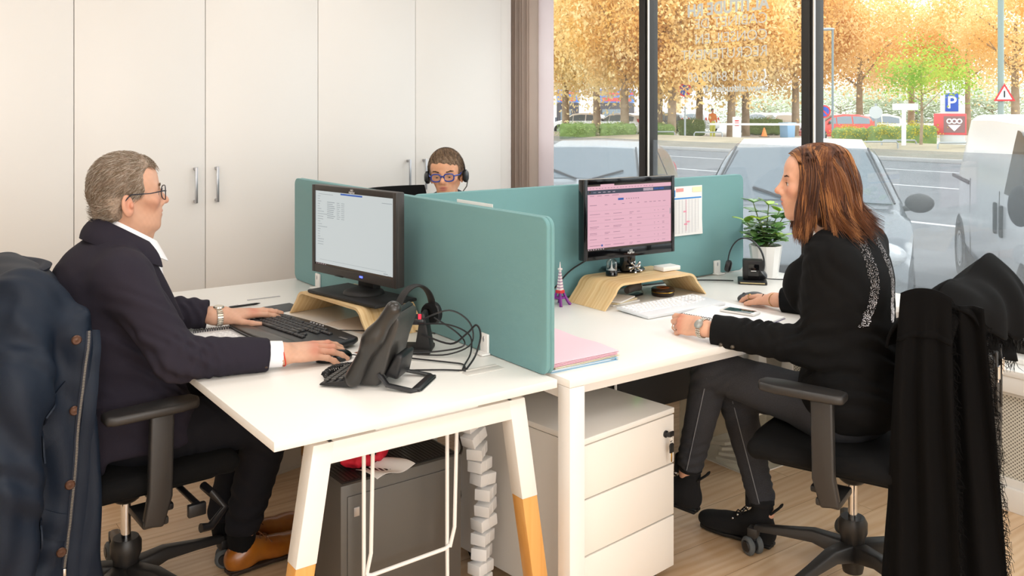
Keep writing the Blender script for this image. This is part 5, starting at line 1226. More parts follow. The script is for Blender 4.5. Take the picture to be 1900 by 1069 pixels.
# bob: a dark under-volume and several thousand locks over it
hv = SDF(); hv.el((-.018, 0, .040), (.097, .082, .084)); hv.rc((-.045, 0, .02), (-.055, 0, -.09), .074, .070, .05)
for y in (-1, 1): hv.rc((-.004, y*.055, .03), (.012, y*.063, -.09), .028, .024, .04)
hv.el((.112, 0, -.035), (.060, .070, .112), k=.015, op=-1); hv.rc((.05, 0, -.05), (.05, 0, -.2), .056, .06, .01, -1)
hv2 = hv.move(HW, ws); hv2.f = lambda P: .003*np.sin(P[..., 0]*160+P[..., 1]*120+1.5*np.sin(P[..., 2]*45))
hb = sdfobj('hair', hv2, .004, mat('deep_brown_hair', '3d2415', .6, vary=(60, '5a341c', (1, 1, .3))), wo, smooth=2)
def bob(seed, ncl, per, tail, cols, rad):
    r = np.random.RandomState(seed); groups = [[] for _ in cols]
    for c in range(ncl):
        a = r.uniform(-PI, PI); side = 1 if a > 0 else -1; face = abs(a) < 1.0
        a0 = a if not face else side*(.10+.55*abs(a)); end = a if abs(a) > 1.15 else side*(1.10+.30*r.rand())
        jr = r.normal(0, .0045); zl = -.148-.034*r.rand()+(.012 if abs(end) < 1.5 else 0)+.022*(abs(end) > 2.3)
        k1, k2, am = r.uniform(0, 6.28), r.uniform(.8, 1.5), r.uniform(.003, .013); flip = tail*r.uniform(.1, 1.5)*(.25 if abs(end) < 1.55 else 1); drift = r.uniform(.1, .6); st = r.uniform(.0, .25)
        x00 = r.uniform(-.085, .072) if not face else r.uniform(.02, .078); G = groups[r.randint(len(cols))]
        for sidx in range(per):
            da = r.normal(0, .055); dr = r.normal(0, .0025); dl = r.normal(0, .012); p = []
            for i in range(17):
                u = i/16; x0 = x00; cv = 1-.55*max(0, u-.5)*2
                if u < .36:
                    w = u/.36; q = 1+(jr+dr)*7*w; xe = -.018+.112*math.cos(end+da); ye = .093*math.sin(end+da); sw = math.sin(w*PI/2)
                    x = x0+(xe-x0)*w**1.15; y = side*.004+(ye-side*.004)*sw; z = .046+(.091-(.006 if i == 0 else 0))*math.sqrt(max(.0, 1-((x+.018)/.116)**2-(y/.096)**2))**.9
                    x = -.018+(x+.018)*q; y *= q
                else:
                    w = (u-.36)/.64; th = end+da*cv+(side*drift*w*(1 if abs(end) < 2.6 else .2) if abs(end) > 1.5 else -side*(.05+.30*max(0, 1.5-abs(end)))*w**1.6)+am*5*math.sin(w*6.5*k2+k1)*w
                    R = .1025+(jr+dr*cv)*1.0+.007*math.sin(w*PI)+am*math.sin(w*7*k2+k1+1)*w**.7+flip*max(0, w-.60)**1.5*.17
                    z = .050+(zl+dl-.05)*w+flip*.03*max(0, w-.8); x = -.018+1.05*R*math.cos(th)+(.018*w if abs(end) < 1.5 else 0); y = .90*R*math.sin(th)
                p.append((x, y, z))
            G.append(p)
    return groups
hcols = ('4a2816', '6b3d20', '84532d', '5a331b', 'a87040', '744422')
for sd_, ncl, per, tl in ((1, 170, 34, .7), (2, 130, 22, 1.2)):
    for G, c in zip(bob(sd_, ncl, per, tl, hcols, 0), hcols):
        P = np.array(G)*ws
        for _ in range(4): P[:, 1:-1] = .5*P[:, 1:-1]+.25*(P[:, 2:]+P[:, :-2])
        P = P @ A[:3, :3].T+A[:3, 3]; mn = 'hair_%s' % c
        strand_mesh('hair_locks', P, np.concatenate([np.full(12, .0009), np.linspace(.0009, .0002, 5)]), bpy.data.materials.get(mn) or mat(mn, c, .45), hb)
# jacket
M_jack = mat('black_wool_jacket', '070708', .92, bump=(800, .25), spec=.25); C = np.array((1.735, -.262))
jw = SDF(); jw.el((1.765, -.262, .60), (.18, .155, .15)); jw.el((1.75, -.268, .76), (.155, .125, .18), k=.06); jw.el((1.732, -.275, .94), (.165, .125, .17), k=.06, R=Rz(.2))
jw.rc((1.615, -.30, 1.035), (1.845, -.245, 1.035), .064, .064, .05); jw.rc((1.67, -.285, 1.095), (1.74, -.270, 1.095), .045, .045, .06); jw.el((1.70, -.17, .93), (.13, .07, .10), k=.05)
for S_, E_, W_, cf in ((wS_L, wE_L, wW_L, .885), (wS_R, wE_R, wW_R, .88)):
    S_, E_, W_ = map(np.array, (S_, E_, W_)); jw.rc(S_, E_, .066, .057, .04); jw.rc(E_, E_+(W_-E_)*(cf+.1), .058, .048, .03)
    c = E_+(W_-E_)*(cf+.12); jw.bx(tuple(c), (.12*np.linalg.norm(W_-E_), .1, .1), hframe(tuple(c), tuple(W_-E_), (0, 0, 1)), .002, .004, -1)
jw.rc((1.63, -.15, 1.08), (1.66, -.10, .95), .035, .02, .02, -1); jw.rc((1.665, -.232, 1.18), (1.68, -.245, 1.11), .046, .04, .02, -1)
jw.bx((1.77, -.1, .40), (.4, .4, .09), r=.01, k=.02, op=-1)
jw.f = folds([(wE_L, (.2, .4, .9), .11, .04, .007), ((1.53, -.11, .79), (-.4, .9, 0), .08, .036, .006), (wS_L, (.3, -.6, .7), .10, .05, .004), ((1.72, -.36, .72), (.2, 0, 1), .15, .07, .005), ((1.70, -.38, .60), (.5, .2, 1), .12, .06, .005), (wE_R, (.3, 0, .9), .1, .04, .005)])
jwo = sdfobj('jacket', jw, .0045, M_jack, wo, smooth=3)
def jcol(u, v):
    th = 2.15+(u-.5)*3.6+PI; p = Vector((1.685+.062*math.cos(th), -.25+.060*math.sin(th), 1.125-.035*math.cos(th-yaw+0))); o = Vector((math.cos(th), math.sin(th), 0)); return p+o*(.022*v)+Vector((0, 0, -.035*v))
obj('jacket_collar', MB().sheet(jcol, 26, 4, .005), M_jack, jwo, 60, world=True)
# rhinestones: two stripes down the back, each stone set on the cloth
dg = bpy.context.evaluated_depsgraph_get()
me = jwo.data; bm = bmesh.new(); bm.from_mesh(me); from mathutils.bvhtree import BVHTree
tree = BVHTree.FromBMesh(bm); bm.free(); off = Vector(wo.location)
def on_cloth(p, d):
    h = tree.ray_cast(Vector(p)-off-Vector(d)*.4, Vector(d), 1.0); return (h[0]+off, h[1]) if h[0] else None
st = [MB(), MB()]; rr = random.Random(6)
for side in (0, 1):
    for k in range(850):
        u = rr.random()**.8; z = 1.085-.25*u; c = (-.088-.004*math.sin(u*3) if side == 0 else .0)-(.045*max(0, u-.55) if side == 0 else -.01*u); w = .024*(1-.5*u)
        t_ = c+rr.uniform(-w, w); p = Vector((1.74+.97*t_, -.27+.24*t_, z)); h = on_cloth(p, (-.24, .97, 0))
        if h: st[side].ball(tuple(h[0]+h[1]*.0006), rr.uniform(.0006, .0010), None, 6, 4)
M_rhi = mat('rhinestone', 'c4c4c8', .12, .7)
for q in st: obj('rhinestone_stripe', q, M_rhi, jwo, 0, world=True)
cuffE = Vector(wE_L); dW = Vector(wW_L)-cuffE
for k in range(2): p = cuffE+dW*(.78-.10*k)+Vector((-.040, -.02, -.030)); obj('sleeve_button', MB().ball(tuple(p), (.007, .007, .006), None, 12, 8), mat('horn_button', '4a4238', .3), jwo, world=True)
# watch, rings, bracelet
YZX = Matrix(((0, 0, 1, 0), (1, 0, 0, 0), (0, 1, 0, 0), (0, 0, 0, 1))); M = HL2 @ T(-.014, 0, 0) @ YZX; wt = MB(M)
for k in range(26):
    a = 2*PI*k/26
    for z in (-.006, .0, .006): wt.add(*(lambda q: ([tuple(v) for v in q.v], q.f))(MB(T(.0305*math.cos(a), .0255*math.sin(a), z) @ Rz(a)).box((0, 0, 0), (.0035, .0056, .0052), None, .001, 1)))
wa = obj('wristwatch', wt, M_steel, wo, world=True); obj('watch_dial', MB(M @ T(0, .0255, 0) @ Rx(-PI/2)).lathe([(0, 0), (.015, 0), (.015, .004), (.011, .0052), (0, .0052)], 24), mat('silver_dial', 'a9a9a4', .3, .6), wa, world=True)
def ringat(HM_, x, y, z, sc, R, m, par, name, bend=0):
    M = HM_ @ T(x*sc, y*sc, z*sc) @ Ry(bend+PI/2); obj(name, MB(M).tube([(R*math.cos(a), R*math.sin(a), 0) for a in np.linspace(0, 2*PI, 22)[:-1]], .0012, 6, True), m, par, world=True)
ringat(HL2, .105, .013, -.008, .9, .0105, M_chrome, wo, 'finger_ring', .65); ringat(HR2, .112, .032, -.002, .9, .0098, M_gold, wo, 'finger_ring', .2)
M = HR2 @ T(-.012, 0, 0) @ YZX; obj('thin_bracelet', MB(M).tube([(.0310*math.cos(a), .0255*math.sin(a), 0) for a in np.linspace(0, 2*PI, 24)[:-1]], .001, 6, True), M_gold, wo, world=True)
# jeans, ankle boots
M_jean = mat('charcoal_denim', '292a2e', .88, vary=(350, '33343a'), bump=(900, .5))
tw = SDF(); tw.el((1.77, -.22, .54), (.17, .15, .11))
for h_, k_, a_ in (((1.70, -.2, .545), wK_L, wA_L), ((1.84, -.18, .54), wK_R, wA_R)):
    a2 = np.array(k_)+(np.array(a_)-np.array(k_))*.93; tw.rc(h_, k_, .086, .064, .03); tw.rc(k_, a2, .064, .044, .025)
    dd = (np.array(a_)-np.array(k_)); dd /= np.linalg.norm(dd); c = a2+dd*.052; tw.bx(tuple(c), (.055, .08, .08), hframe(tuple(c), tuple(dd), (0, 1, .3)), .002, .004, -1)
tw.f = folds([(wK_L, (0, .6, .8), .10, .03, .004), (wK_R, (0, .4, .9), .10, .03, .004), ((1.58, .24, .3), (0, .4, 1), .09, .03, .003), ((1.77, .07, .2), (0, .2, 1), .09, .03, .003)])
jn = sdfobj('jeans', tw, .0042, M_jean, wo, smooth=2)
for k_, a_, sx in ((wK_L, wA_L, -.055), (wK_R, wA_R, -.055)):
    k_, a_ = Vector(k_), Vector(a_); pts = []
    for i in range(12):
        u = i/11*.90; r = .0655+(.0445-.0655)*u; p = k_+(a_-k_)*u; n = Vector((-.85, -.5, 0)); ax = (a_-k_).normalized(); n = (n-ax*n.dot(ax)).normalized(); pts.append(p+n*(r+.0008))
    obj('seam', MB().tube(pts, .0016, 5), mat('seam_thread', '7d7f84', .8), jn, world=True)
M_boot = mat('black_suede', '08080a', .95, bump=(700, .4)); M_bsole = mat('black_rubber_sole', '0e0e0f', .5)
def boot(hl, to):
    o = shoe(wo, hl, to, M_boot, M_bsole, 'ankle_boot', w=.039, boot=.125); M = frame(Vector(hl), Vector(to)-Vector(hl))
    ey = MB(M)
    for k in range(5):
        x = .085+.018*k; z = .128-.017*k
        for y in (-.026, .026): ey.ball((x, y, z-.006), (.0045, .0035, .0045), None, 8, 6)
    obj('eyelets', ey, M_chrome, o, world=True)
    obj('pull_loop', MB(M).tube([(.008, -.012, .115), (-.018, -.010, .14), (-.024, 0, .15), (-.018, .010, .14), (.008, .012, .115)], .010, 8, False, True, .4), M_boot, o, world=True)
    obj('top_collar', MB(M @ T(.044, 0, 0)).lathe([(.037, .135), (.041, .14), (.041, .158), (.038, .162), (.034, .158), (.034, .135)], 24), M_boot, o, world=True)
    obj('tongue', MB(M).prism([(.075, -.02), (.10, -.016), (.10, .016), (.075, .02)], .12, .185, None, .006), M_boot, o, world=True)
boot((1.600, .225, .085), (1.525, .475, .105)); boot((1.745, .02, .004), (1.67, .285, .004))
# ================================================================== the woman with the headset, behind the screen
tw_ = person('short-haired woman in blue glasses and headset behind the teal screen', (1.565, 1.86, 0))
yaw3 = math.atan2(-.74, -.67); HT = rotM((1.545, 1.80, 1.163), yaw3, .10, .05); ts = .93
b3 = head_sdf(ear=-.015, nose=.9, jaw=.88, fem=1, back=.10, hollow=1, lid=.0013, lz=-.0045).move(HT, ts)
b3.rc((1.575, 1.830, 1.10), (1.605, 1.880, .98), .045, .05, .04); b3.rc((1.445, 1.900, .94), (1.755, 1.880, .94), .055, .055, .05); b3.rc((1.595, 1.900, .9), (1.595, 1.940, .6), .1, .12, .05)
for s in (-1, 1): b3.chain([(1.600+s*.17, 1.900, .93), (1.600+s*.22, 1.720, .80), (1.600+s*.12, 1.540, .77)], [.04, .034, .026], .02); b3 += hand_sdf(1 if s < 0 else -1, [(.15, .3, .2)]*4).move(hframe((1.600+s*.12, 1.540, .77), (-s*.3, -1, -.03), (0, 0, 1)), .9)
for s in (-1, 1): b3.chain([(1.600+s*.1, 1.920, .54), (1.600+s*.11, 1.520, .52), (1.600+s*.11, 1.540, .1)], [.08, .055, .04], .03)
sdfobj('body', b3, .003, M_skin, tw_, skin_tint('DDA27E', HT, ts, 'b8605a', 'd48468'), 2)
eyes(tw_, HT, ts, '4a3a2a', (0, -.45))
A3 = np.array(HT); br = []
for y in (-1, 1):
    for k in range(60):
        u = rs.rand(); x, yy, z = .0945-.013*u*u, y*(.014+.034*u), .024+.006*math.sin(u*2.4)+.0015*rs.randn()
        br.append([(x, yy, z), (x-.001, yy+y*.005, z+.001), (x-.002, yy+y*.010, z+.0005)])
P = np.array(br)*ts; M_db = mat('brow_brown', '4e3a2c', .7); strand_mesh('eyebrows', P @ A3[:3, :3].T+A3[:3, 3], [.0009, .0008, .0003], M_db, tw_)
h3 = SDF(); h3.el((-.016, 0, .046), (.096, .082, .086)).el((.040, .01, .080), (.046, .060, .036), k=.03); h3.rc((-.05, 0, .0), (-.05, 0, -.04), .045, .04, .03)
for y in (-1, 1): h3.rc((.018, y*.066, .05), (.020, y*.069, .0), .016, .010, .02)
h3.el((.108, 0, .0), (.052, .068, .072), k=.012, op=-1)
for y in (-1, 1): h3.el((.0, y*.090, -.05), (.045, .03, .05), k=.01, op=-1)
h3b = h3.move(HT, ts); h3b.f = lambda P: .0018*np.sin(P[..., 0]*260+P[..., 2]*150)
vs, fs = h3b.mesh(.003); I3 = np.array(WM[tw_.name].inverted())
M_h3 = mat('brown_grey_hair', '6b5340', .65, vary=(120, '8c745e'), bump=(260, .4)); hr3 = mkobj('hair', npmesh('hair', vs @ I3[:3, :3].T+I3[:3, 3], fs), M_h3, tw_, 180)
Iq = np.array(HT.inverted()); q = vs @ Iq[:3, :3].T+Iq[:3, 3]; nrm = (q-cen)/np.array((.1, .08, .085))**2; nrm /= np.linalg.norm(nrm, axis=1, keepdims=True)
for mm, cnt in ((mat('light_brown_hair', '9a7c5e', .6), 1600), (M_db, 1200), (M_h3, 1500)):
    ix = rs.choice(len(q), cnt); fr3 = (q[ix, 0] > .045); d = np.stack([-.8+0*q[ix, 0], -.55+6*q[ix, 1]*0, .15-.9*(np.abs(q[ix, 1])/.08)**2], 1)+.15*rs.randn(cnt, 3); d[fr3] = np.array((-.75, -.15, .75))+.12*rs.randn(fr3.sum(), 3); nn = nrm[ix]; d -= (d*nn).sum(1, keepdims=True)*nn; d /= np.linalg.norm(d, axis=1, keepdims=True)
    lf = np.where(fr3, .0055, .0022)[:, None]; p = [q[ix]+d*.035*st/4+nn*lf*math.sin(st/4*PI*.9) for st in range(5)]; P = np.stack(p, 1) @ A3[:3, :3].T+A3[:3, 3]; strand_mesh('hair_strands', P, [.0005, .0005, .0005, .0004, .0002], mm, hr3)
glasses(tw_, HT, ts, mat('bright_blue_acetate', '1f3f96', .25), .0030, w=.0255, h=.019, lx=.106, z0=.000, ear=-.01)
hs3 = obj('headset', MB(HT @ Rx(0)).tube([(-.012, .088*math.cos(a), .02+.106*math.sin(a)) for a in np.linspace(-.1, PI+.1, 26)], .0048, 8, False, True, .4, (1, 0, 0)), M_blk, tw_, world=True)
for y in (-1, 1): obj('ear_cup', MB(HT @ T(-.004, y*.084, -.012) @ Rx(-y*PI/2)).lathe([(0, 0), (.028, 0), (.031, .006), (.031, .014), (.02, .022), (0, .022)], 22), M_blk, hs3, world=True)
obj('mic_boom', MB(HT).tube([(0, .105, -.02), (.035, .102, -.055), (.075, .08, -.085), (.095, .055, -.09)], .0028, 6).ball((.097, .052, -.09), .007), M_dgrey, hs3, world=True)
j3 = SDF(); j3.rc((1.465, 1.910, .985), (1.735, 1.880, .985), .065, .065, .06); j3.el((1.600, 1.910, .84), (.185, .14, .2), k=.06); j3.rc((1.575, 1.860, 1.03), (1.635, 1.900, 1.03), .055, .055, .05); j3.el((1.600, 1.920, .62), (.18, .16, .16), k=.05)
for s in (-1, 1): j3.rc((1.600+s*.17, 1.900, .955), (1.600+s*.22, 1.720, .80), .06, .052, .04); j3.rc((1.600+s*.22, 1.720, .80), (1.600+s*.14, 1.570, .775), .052, .042, .03)
j3.rc((1.565, 1.800, 1.10), (1.575, 1.780, .98), .045, .03, .02, -1); j3.f = folds([((1.600, 1.800, .9), (.3, 0, 1), .15, .06, .004)])
sdfobj('cardigan', j3, .006, mat('dark_navy_knit', '23242e', .9, bump=(500, .3)), tw_, smooth=3)
t3 = SDF()
for s in (-1, 1): t3.chain([(1.600+s*.09, 1.920, .54), (1.600+s*.11, 1.520, .52), (1.600+s*.11, 1.540, .12)], [.10, .075, .055], .03)
sdfobj('trousers', t3, .007, M_trou, tw_)
for s in (-1, 1): shoe(tw_, (1.600+s*.11, 1.600, .004), (1.600+s*.12, 1.350, .004), M_boot, M_bsole, 'shoe', laces=False)
# ================================================================== parka over the man's chair, shawl and bag on the woman's chair
t = thing('parka', 'navy padded parka with zip and snap buttons hung over the man\'s chair', 'coat', (-.38, .90, .2))
M_navy = mat('navy_nylon', '0f1b2b', .6, bump=(700, .2), spec=.3); M_navd = mat('navy_lining', '1c2230', .8)
pk = SDF(); pk.bx((-.395, .93, .60), (.062, .27, .40), r=.05, k=.05); pk.rc((-.40, .72, .985), (-.395, 1.14, .985), .068, .068, .06)
pk.rc((-.41, .68, .985), (-.435, .585, .78), .080, .078, .05); pk.chain([(-.435, .585, .80), (-.455, .575, .55), (-.46, .575, .20)], [.080, .076, .070], .03)
pk.bx((-.335, .655, .58), (.10, .028, .37), Rz(-.06) @ Ry(-.05), .02, .035); pk.rc((-.34, .70, .95), (-.27, .67, .86), .05, .03, .05); pk.rc((-.345, .80, .98), (-.345, 1.06, .98), .05, .05, .05)
pk.bx((-.35, .90, -.02), (.5, .5, .17), r=.01, k=.03, op=-1)
def fpk(P):
    x, y, z = P[..., 0], P[..., 1], P[..., 2]; d = .006*np.sin(x*70+2.0*np.sin(z*9)+y*16)*np.clip((1.05-z)*2.5, 0, 1)
    g = np.exp(-(((x+.435)/.1)**2+((y-.58)/.12)**2)); d = d+.007*g*np.sin(z*52+x*38+2*np.sin(z*17+y*30))+.0045*np.sin(z*38+x*55+y*30)*np.exp(-((z-.93)/.12)**2)
    return d
pk.f = fpk; shell = sdfobj('shell', pk, .0055, M_navy, t, smooth=2)
bm = bmesh.new(); bm.from_mesh(shell.data); tr2 = BVHTree.FromBMesh(bm); bm.free(); offp = Vector(t.location)
def onp(x, z, lift=.002, y0=.2):
    h = tr2.ray_cast(Vector((x, y0, z))-offp, Vector((0, 1, 0)), 1.5); return (h[0]+offp+h[1]*lift) if h[0] else Vector((x, .63, z))
zl = [onp(-.262-.055*k/40, .90-.60*k/40, .0035) for k in range(41)]
obj('zip_tape', MB().tube(zl, .007, 8, False, True, .35, (0, 1, 0)), M_navd, shell, world=True)
zt = MB()
for k in range(160):
    u = k/159*39.9; i = int(u); p = zl[i].lerp(zl[i+1], u-i); zt.box(tuple(p+Vector((0, -.003, 0))), (.0055, .003, .0018))
obj('zip_teeth', zt, mat('zip_metal', '8d8b86', .35, .9), shell, 0, world=True); obj('zip_pull', MB().box(tuple(zl[-1]+Vector((0, -.006, -.012))), (.007, .003, .022), None, .001), M_chrome, shell, world=True)
pl = [onp(-.243-.055*k/30, .89-.64*k/30, .002) for k in range(31)]; obj('placket', MB().tube(pl, .017, 10, False, True, .3, (0, 1, 0)), M_navy, shell, world=True)
M_snap = mat('copper_snap', '4f3426', .35, .4)
for x, z in ((-.285, .885), (-.287, .70), (-.300, .514), (-.320, .345)):
    p = onp(x-.006, z, .003); obj('snap_button', MB(T(*p) @ Rx(PI/2)).lathe([(0, -.002), (.012, -.002), (.0125, .002), (.010, .004), (.006, .0035), (0, .005)], 20), M_snap, shell, world=True)
def flap(x0, x1, z0, z1, sk): return obj('pocket_flap', MB().sheet(lambda u, v: onp(x0+(x1-x0)*u, z0+(z1-z0)*v+sk*u, .006), 10, 8, .004), M_navy, shell, 60, world=True)
flap(-.375, -.315, .60, .72, .06); flap(-.385, -.315, .40, .47, -.03)
obj('collar', MB().sheet(lambda u, v: Vector((-.345+.04*v-.04*(2*u-1)**2, .80+.26*u, 1.015+.02*math.sin(v*2.2))), 14, 6, .012), M_navd, t, 60, world=True)
obj('hanging_label', MB().box((-.262, .700, .895), (.02, .002, .03), Matrix.Identity(4), .001), mat('grey_label', '8d93a0', .6), shell, world=True)
# shawl
t = thing('shawl', 'black fringed shawl draped over the back of the woman\'s chair', 'shawl', (1.80, -.55, .1))
M_shl = mat('black_wool_shawl', '080707', .95, bump=(900, .4), spec=.15)
lv = Vector((.939, .343, 0)); Fv = Vector((-.343, .939, 0)); Bc = Vector((1.873, -.542, 0))
def ridge(u): return Vector((1.655, -.585, .955)).lerp(Vector((2.115, -.52, 1.035)), u)+Vector((0, 0, .012*math.sin(u*9)-.02*(2*u-1)**4))
def fl(u, v):
    p = ridge(u); lo = Vector((1.72, -.675, .86)).lerp(Vector((2.155, -.635, .775)), u); w = math.sin(v*PI/2); q = p.lerp(lo, v)
    return q+(-Fv)*(.030*math.sin(v*PI))+Vector((0, 0, .030*math.sin(v*PI*.9)))+(-Fv)*(.012*math.sin(u*17+v*2)*v)+Vector((0, 0, -.035*v*(u-.55)**2*2-.012*math.sin(u*23)*v))
obj('back_fold', MB().sheet(fl, 40, 18, .007), M_shl, t, 180, world=True)
def fl2(u, v):      # inner fold lying lower on the back
    p = Vector((1.70, -.60, .90)).lerp(Vector((2.03, -.52, .94)), u); lo = Vector((1.74, -.655, .80)).lerp(Vector((1.99, -.64, .74)), u)
    return p.lerp(lo, v)+(-Fv)*(.02*math.sin(v*PI)+.010*math.sin(u*13+1)*v)
obj('inner_fold', MB().sheet(fl2, 30, 12, .007), M_shl, t, 180, world=True)
def fr(u, v):       # front drop over the backrest
    p = ridge(u*.95); lo = Vector((1.615, -.47, .80)).lerp(Vector((1.98, -.395, .80)), u); return p.lerp(lo, v**1.0)+Fv*(.035*math.sin(v*PI)+.012*math.sin(u*15)*v)
obj('front_fold', MB().sheet(fr, 34, 14, .007), M_shl, t, 180, world=True)
def pan(u, v):      # long end hanging beside the seat
    w = (u-.5)*(.13+.10*v-.02*v*v); c = Vector((1.632, -.580, 1.0)).lerp(Vector((1.628, -.565, .09)), v)-Vector((0, 0, .035*(1-v)))
    return c+Vector((-.36, .93, 0))*w+Vector((-.93, -.36, 0))*(.016*math.sin(u*16+v*2.5)*min(1, v*3)+.035*math.sin(min(1, v*1.6)*PI)*.6)+Vector((0, 0, .02*(1-v)*(1-(2*u-1)**2)-.06*v*u))
obj('long_end', MB().sheet(pan, 46, 60, .007), M_shl, t, 180, world=True)
def pan2(u, v):
    c = Vector((1.70, -.640, .94)).lerp(Vector((1.705, -.655, .15)), v); return c+Vector((-.36, .93, 0))*(u-.5)*(.12+.08*v)+Vector((-.9, -.4, 0))*(.012*math.sin(u*14+1+v*3))
obj('long_end', MB().sheet(pan2, 30, 50, .007), M_shl, t, 180, world=True)
def top_drape(u, v):
    a = pan(v, .02); w = .6*abs(v-.5); b = fl(.40, w) if v < .5 else fr(.40, w); a = pan(v, .14)+Vector((-.93, -.36, 0))*.008; c = pan(v, 0)*.6+b*.4+Vector((0, 0, .045-.05*(2*v-1)**2)); return a*(1-u)**2+c*2*u*(1-u)+b*u*u
obj('top_drape', MB().sheet(top_drape, 20, 24, .007), M_shl, t, 180, world=True)
rf = np.random.RandomState(5)
def fringe(fn, n, l, out=(0, 0, -1)):
    P = []
    for k in range(n):
        p = np.array(fn(k/(n-1))); d = np.array(out)+.35*rf.randn(3); d /= np.linalg.norm(d); q = p+d*l*.5+rf.randn(3)*.003; e = q+np.array((0, 0, -1))*l*.6+rf.randn(3)*.006; P.append([p, q, e])
    strand_mesh('fringe', np.array(P), [.0010, .0009, .0005], M_shl, t)
fringe(lambda u: fl(u, 1), 150, .03); fringe(lambda u: fl2(u, 1), 90, .025); fringe(lambda u: pan2(0, .05+.95*u), 260, .03, (.5, -.8, -.4)); fringe(lambda u: pan(0, u), 160, .022, (.3, -.8, -.5)); fringe(lambda u: pan(u, 1), 90, .03)
# bag behind the chair back
t = thing('leather_bag', 'dark brown leather bag with buckled straps hanging behind the woman\'s chair', 'bag', (1.90, -.60, .5))
M_lea = mat('dark_brown_leather', '241f1b', .45, bump=(120, .3))
sd = SDF(); sd.bx((1.878, -.628, .60), (.10, .024, .20), Rz(.35), .02, .02); sd.f = folds([((1.87, -.64, .6), (.2, 0, 1), .2, .11, .003)])
bo = sdfobj('bag_body', sd, .005, M_lea, t, smooth=2)
for s, z in ((-.05, .74), (.05, .74)):
    c = Vector((1.868, -.628, 0))+lv*s-Fv*.030
    st_ = obj('strap', MB(T(c.x, c.y, 0) @ Rz(.35)).bb(-.011, .011, -.004, .004, .62, .80, .002), M_lea, t, world=True)
    obj('buckle', MB(T(c.x, c.y, z) @ Rz(.35) @ T(0, -.006, 0)).tube([(-.016, 0, -.02), (.016, 0, -.02), (.016, 0, .02), (-.016, 0, .02)], .0026, 6, True), M_chrome, st_, world=True)
obj('handle', MB().tube([tuple(Vector((1.868, -.63, 0))+lv*(.08*math.cos(a))+Vector((0, 0, .79+.04*math.sin(a)))) for a in np.linspace(0, PI, 14)], .008, 8), M_lea, t, world=True)
# ================================================================== the street outside
ZG = -.4; CX, CY = -.7481, -1.9547; SY, CY_ = math.sin(.6274), math.cos(.6274)
def far(u, d):      # ground position seen at picture column u, d metres ahead
    r = (u-962.3)/1693.09*d; return CX+r*CY_+d*SY, CY-r*SY+d*CY_
M_asph = mat('street_asphalt', '77787b', .9, vary=(1.5, '848588')); M_kerb = mat('kerb_stone', 'c9c5bf', .9); M_pave = mat('pavement', 'b5b2ae', .9); M_line = mat('road_paint', 'f4f4f2', .8)
st_ = struct('street', MB().bb(2.98, 150, -90, 190, ZG-.2, ZG), M_asph)
struct('pavement', MB().bb(2.98, 4.2, -20, 40, ZG, ZG+.10, .02), M_pave)
for x, w in ((13.4, .16), (20.0, .13), (25.2, .13)): obj('lane_line', MB().bb(x-w/2, x+w/2, -30, 60, ZG, ZG+.004), M_line, st_, 0)
for k in range(9): obj('lane_dash', MB().bb(16.6, 16.74, -4+k*4.5, -2+k*4.5, ZG, ZG+.004), M_line, st_, 0)
for k in range(3): obj('parking_line', MB(T(7.2, 1.6+k*3.25-1.6, 0) @ Rz(math.atan2(.587, .81))).bb(-2.4, 2.4, -.06, .06, ZG, ZG+.004), M_line, st_, 0)
struct('kerb', MB().bb(29.3, 29.6, -60, 150, ZG, ZG+.14, .02), M_kerb)
M_verge = mat('dry_grass_verge', '8f8876', .95, vary=(.6, 'a59a86'))
struct('verge', MB().sheet(lambda u, v: (29.6+4.4*u, -60+210*v, ZG+.12+.35*math.sin(u*PI/2)), 4, 10), M_verge)
struct('car_park', MB().bb(34, 150, -90, 190, ZG, ZG+.12), mat('car_park_asphalt', 'b6b4b0', .9))
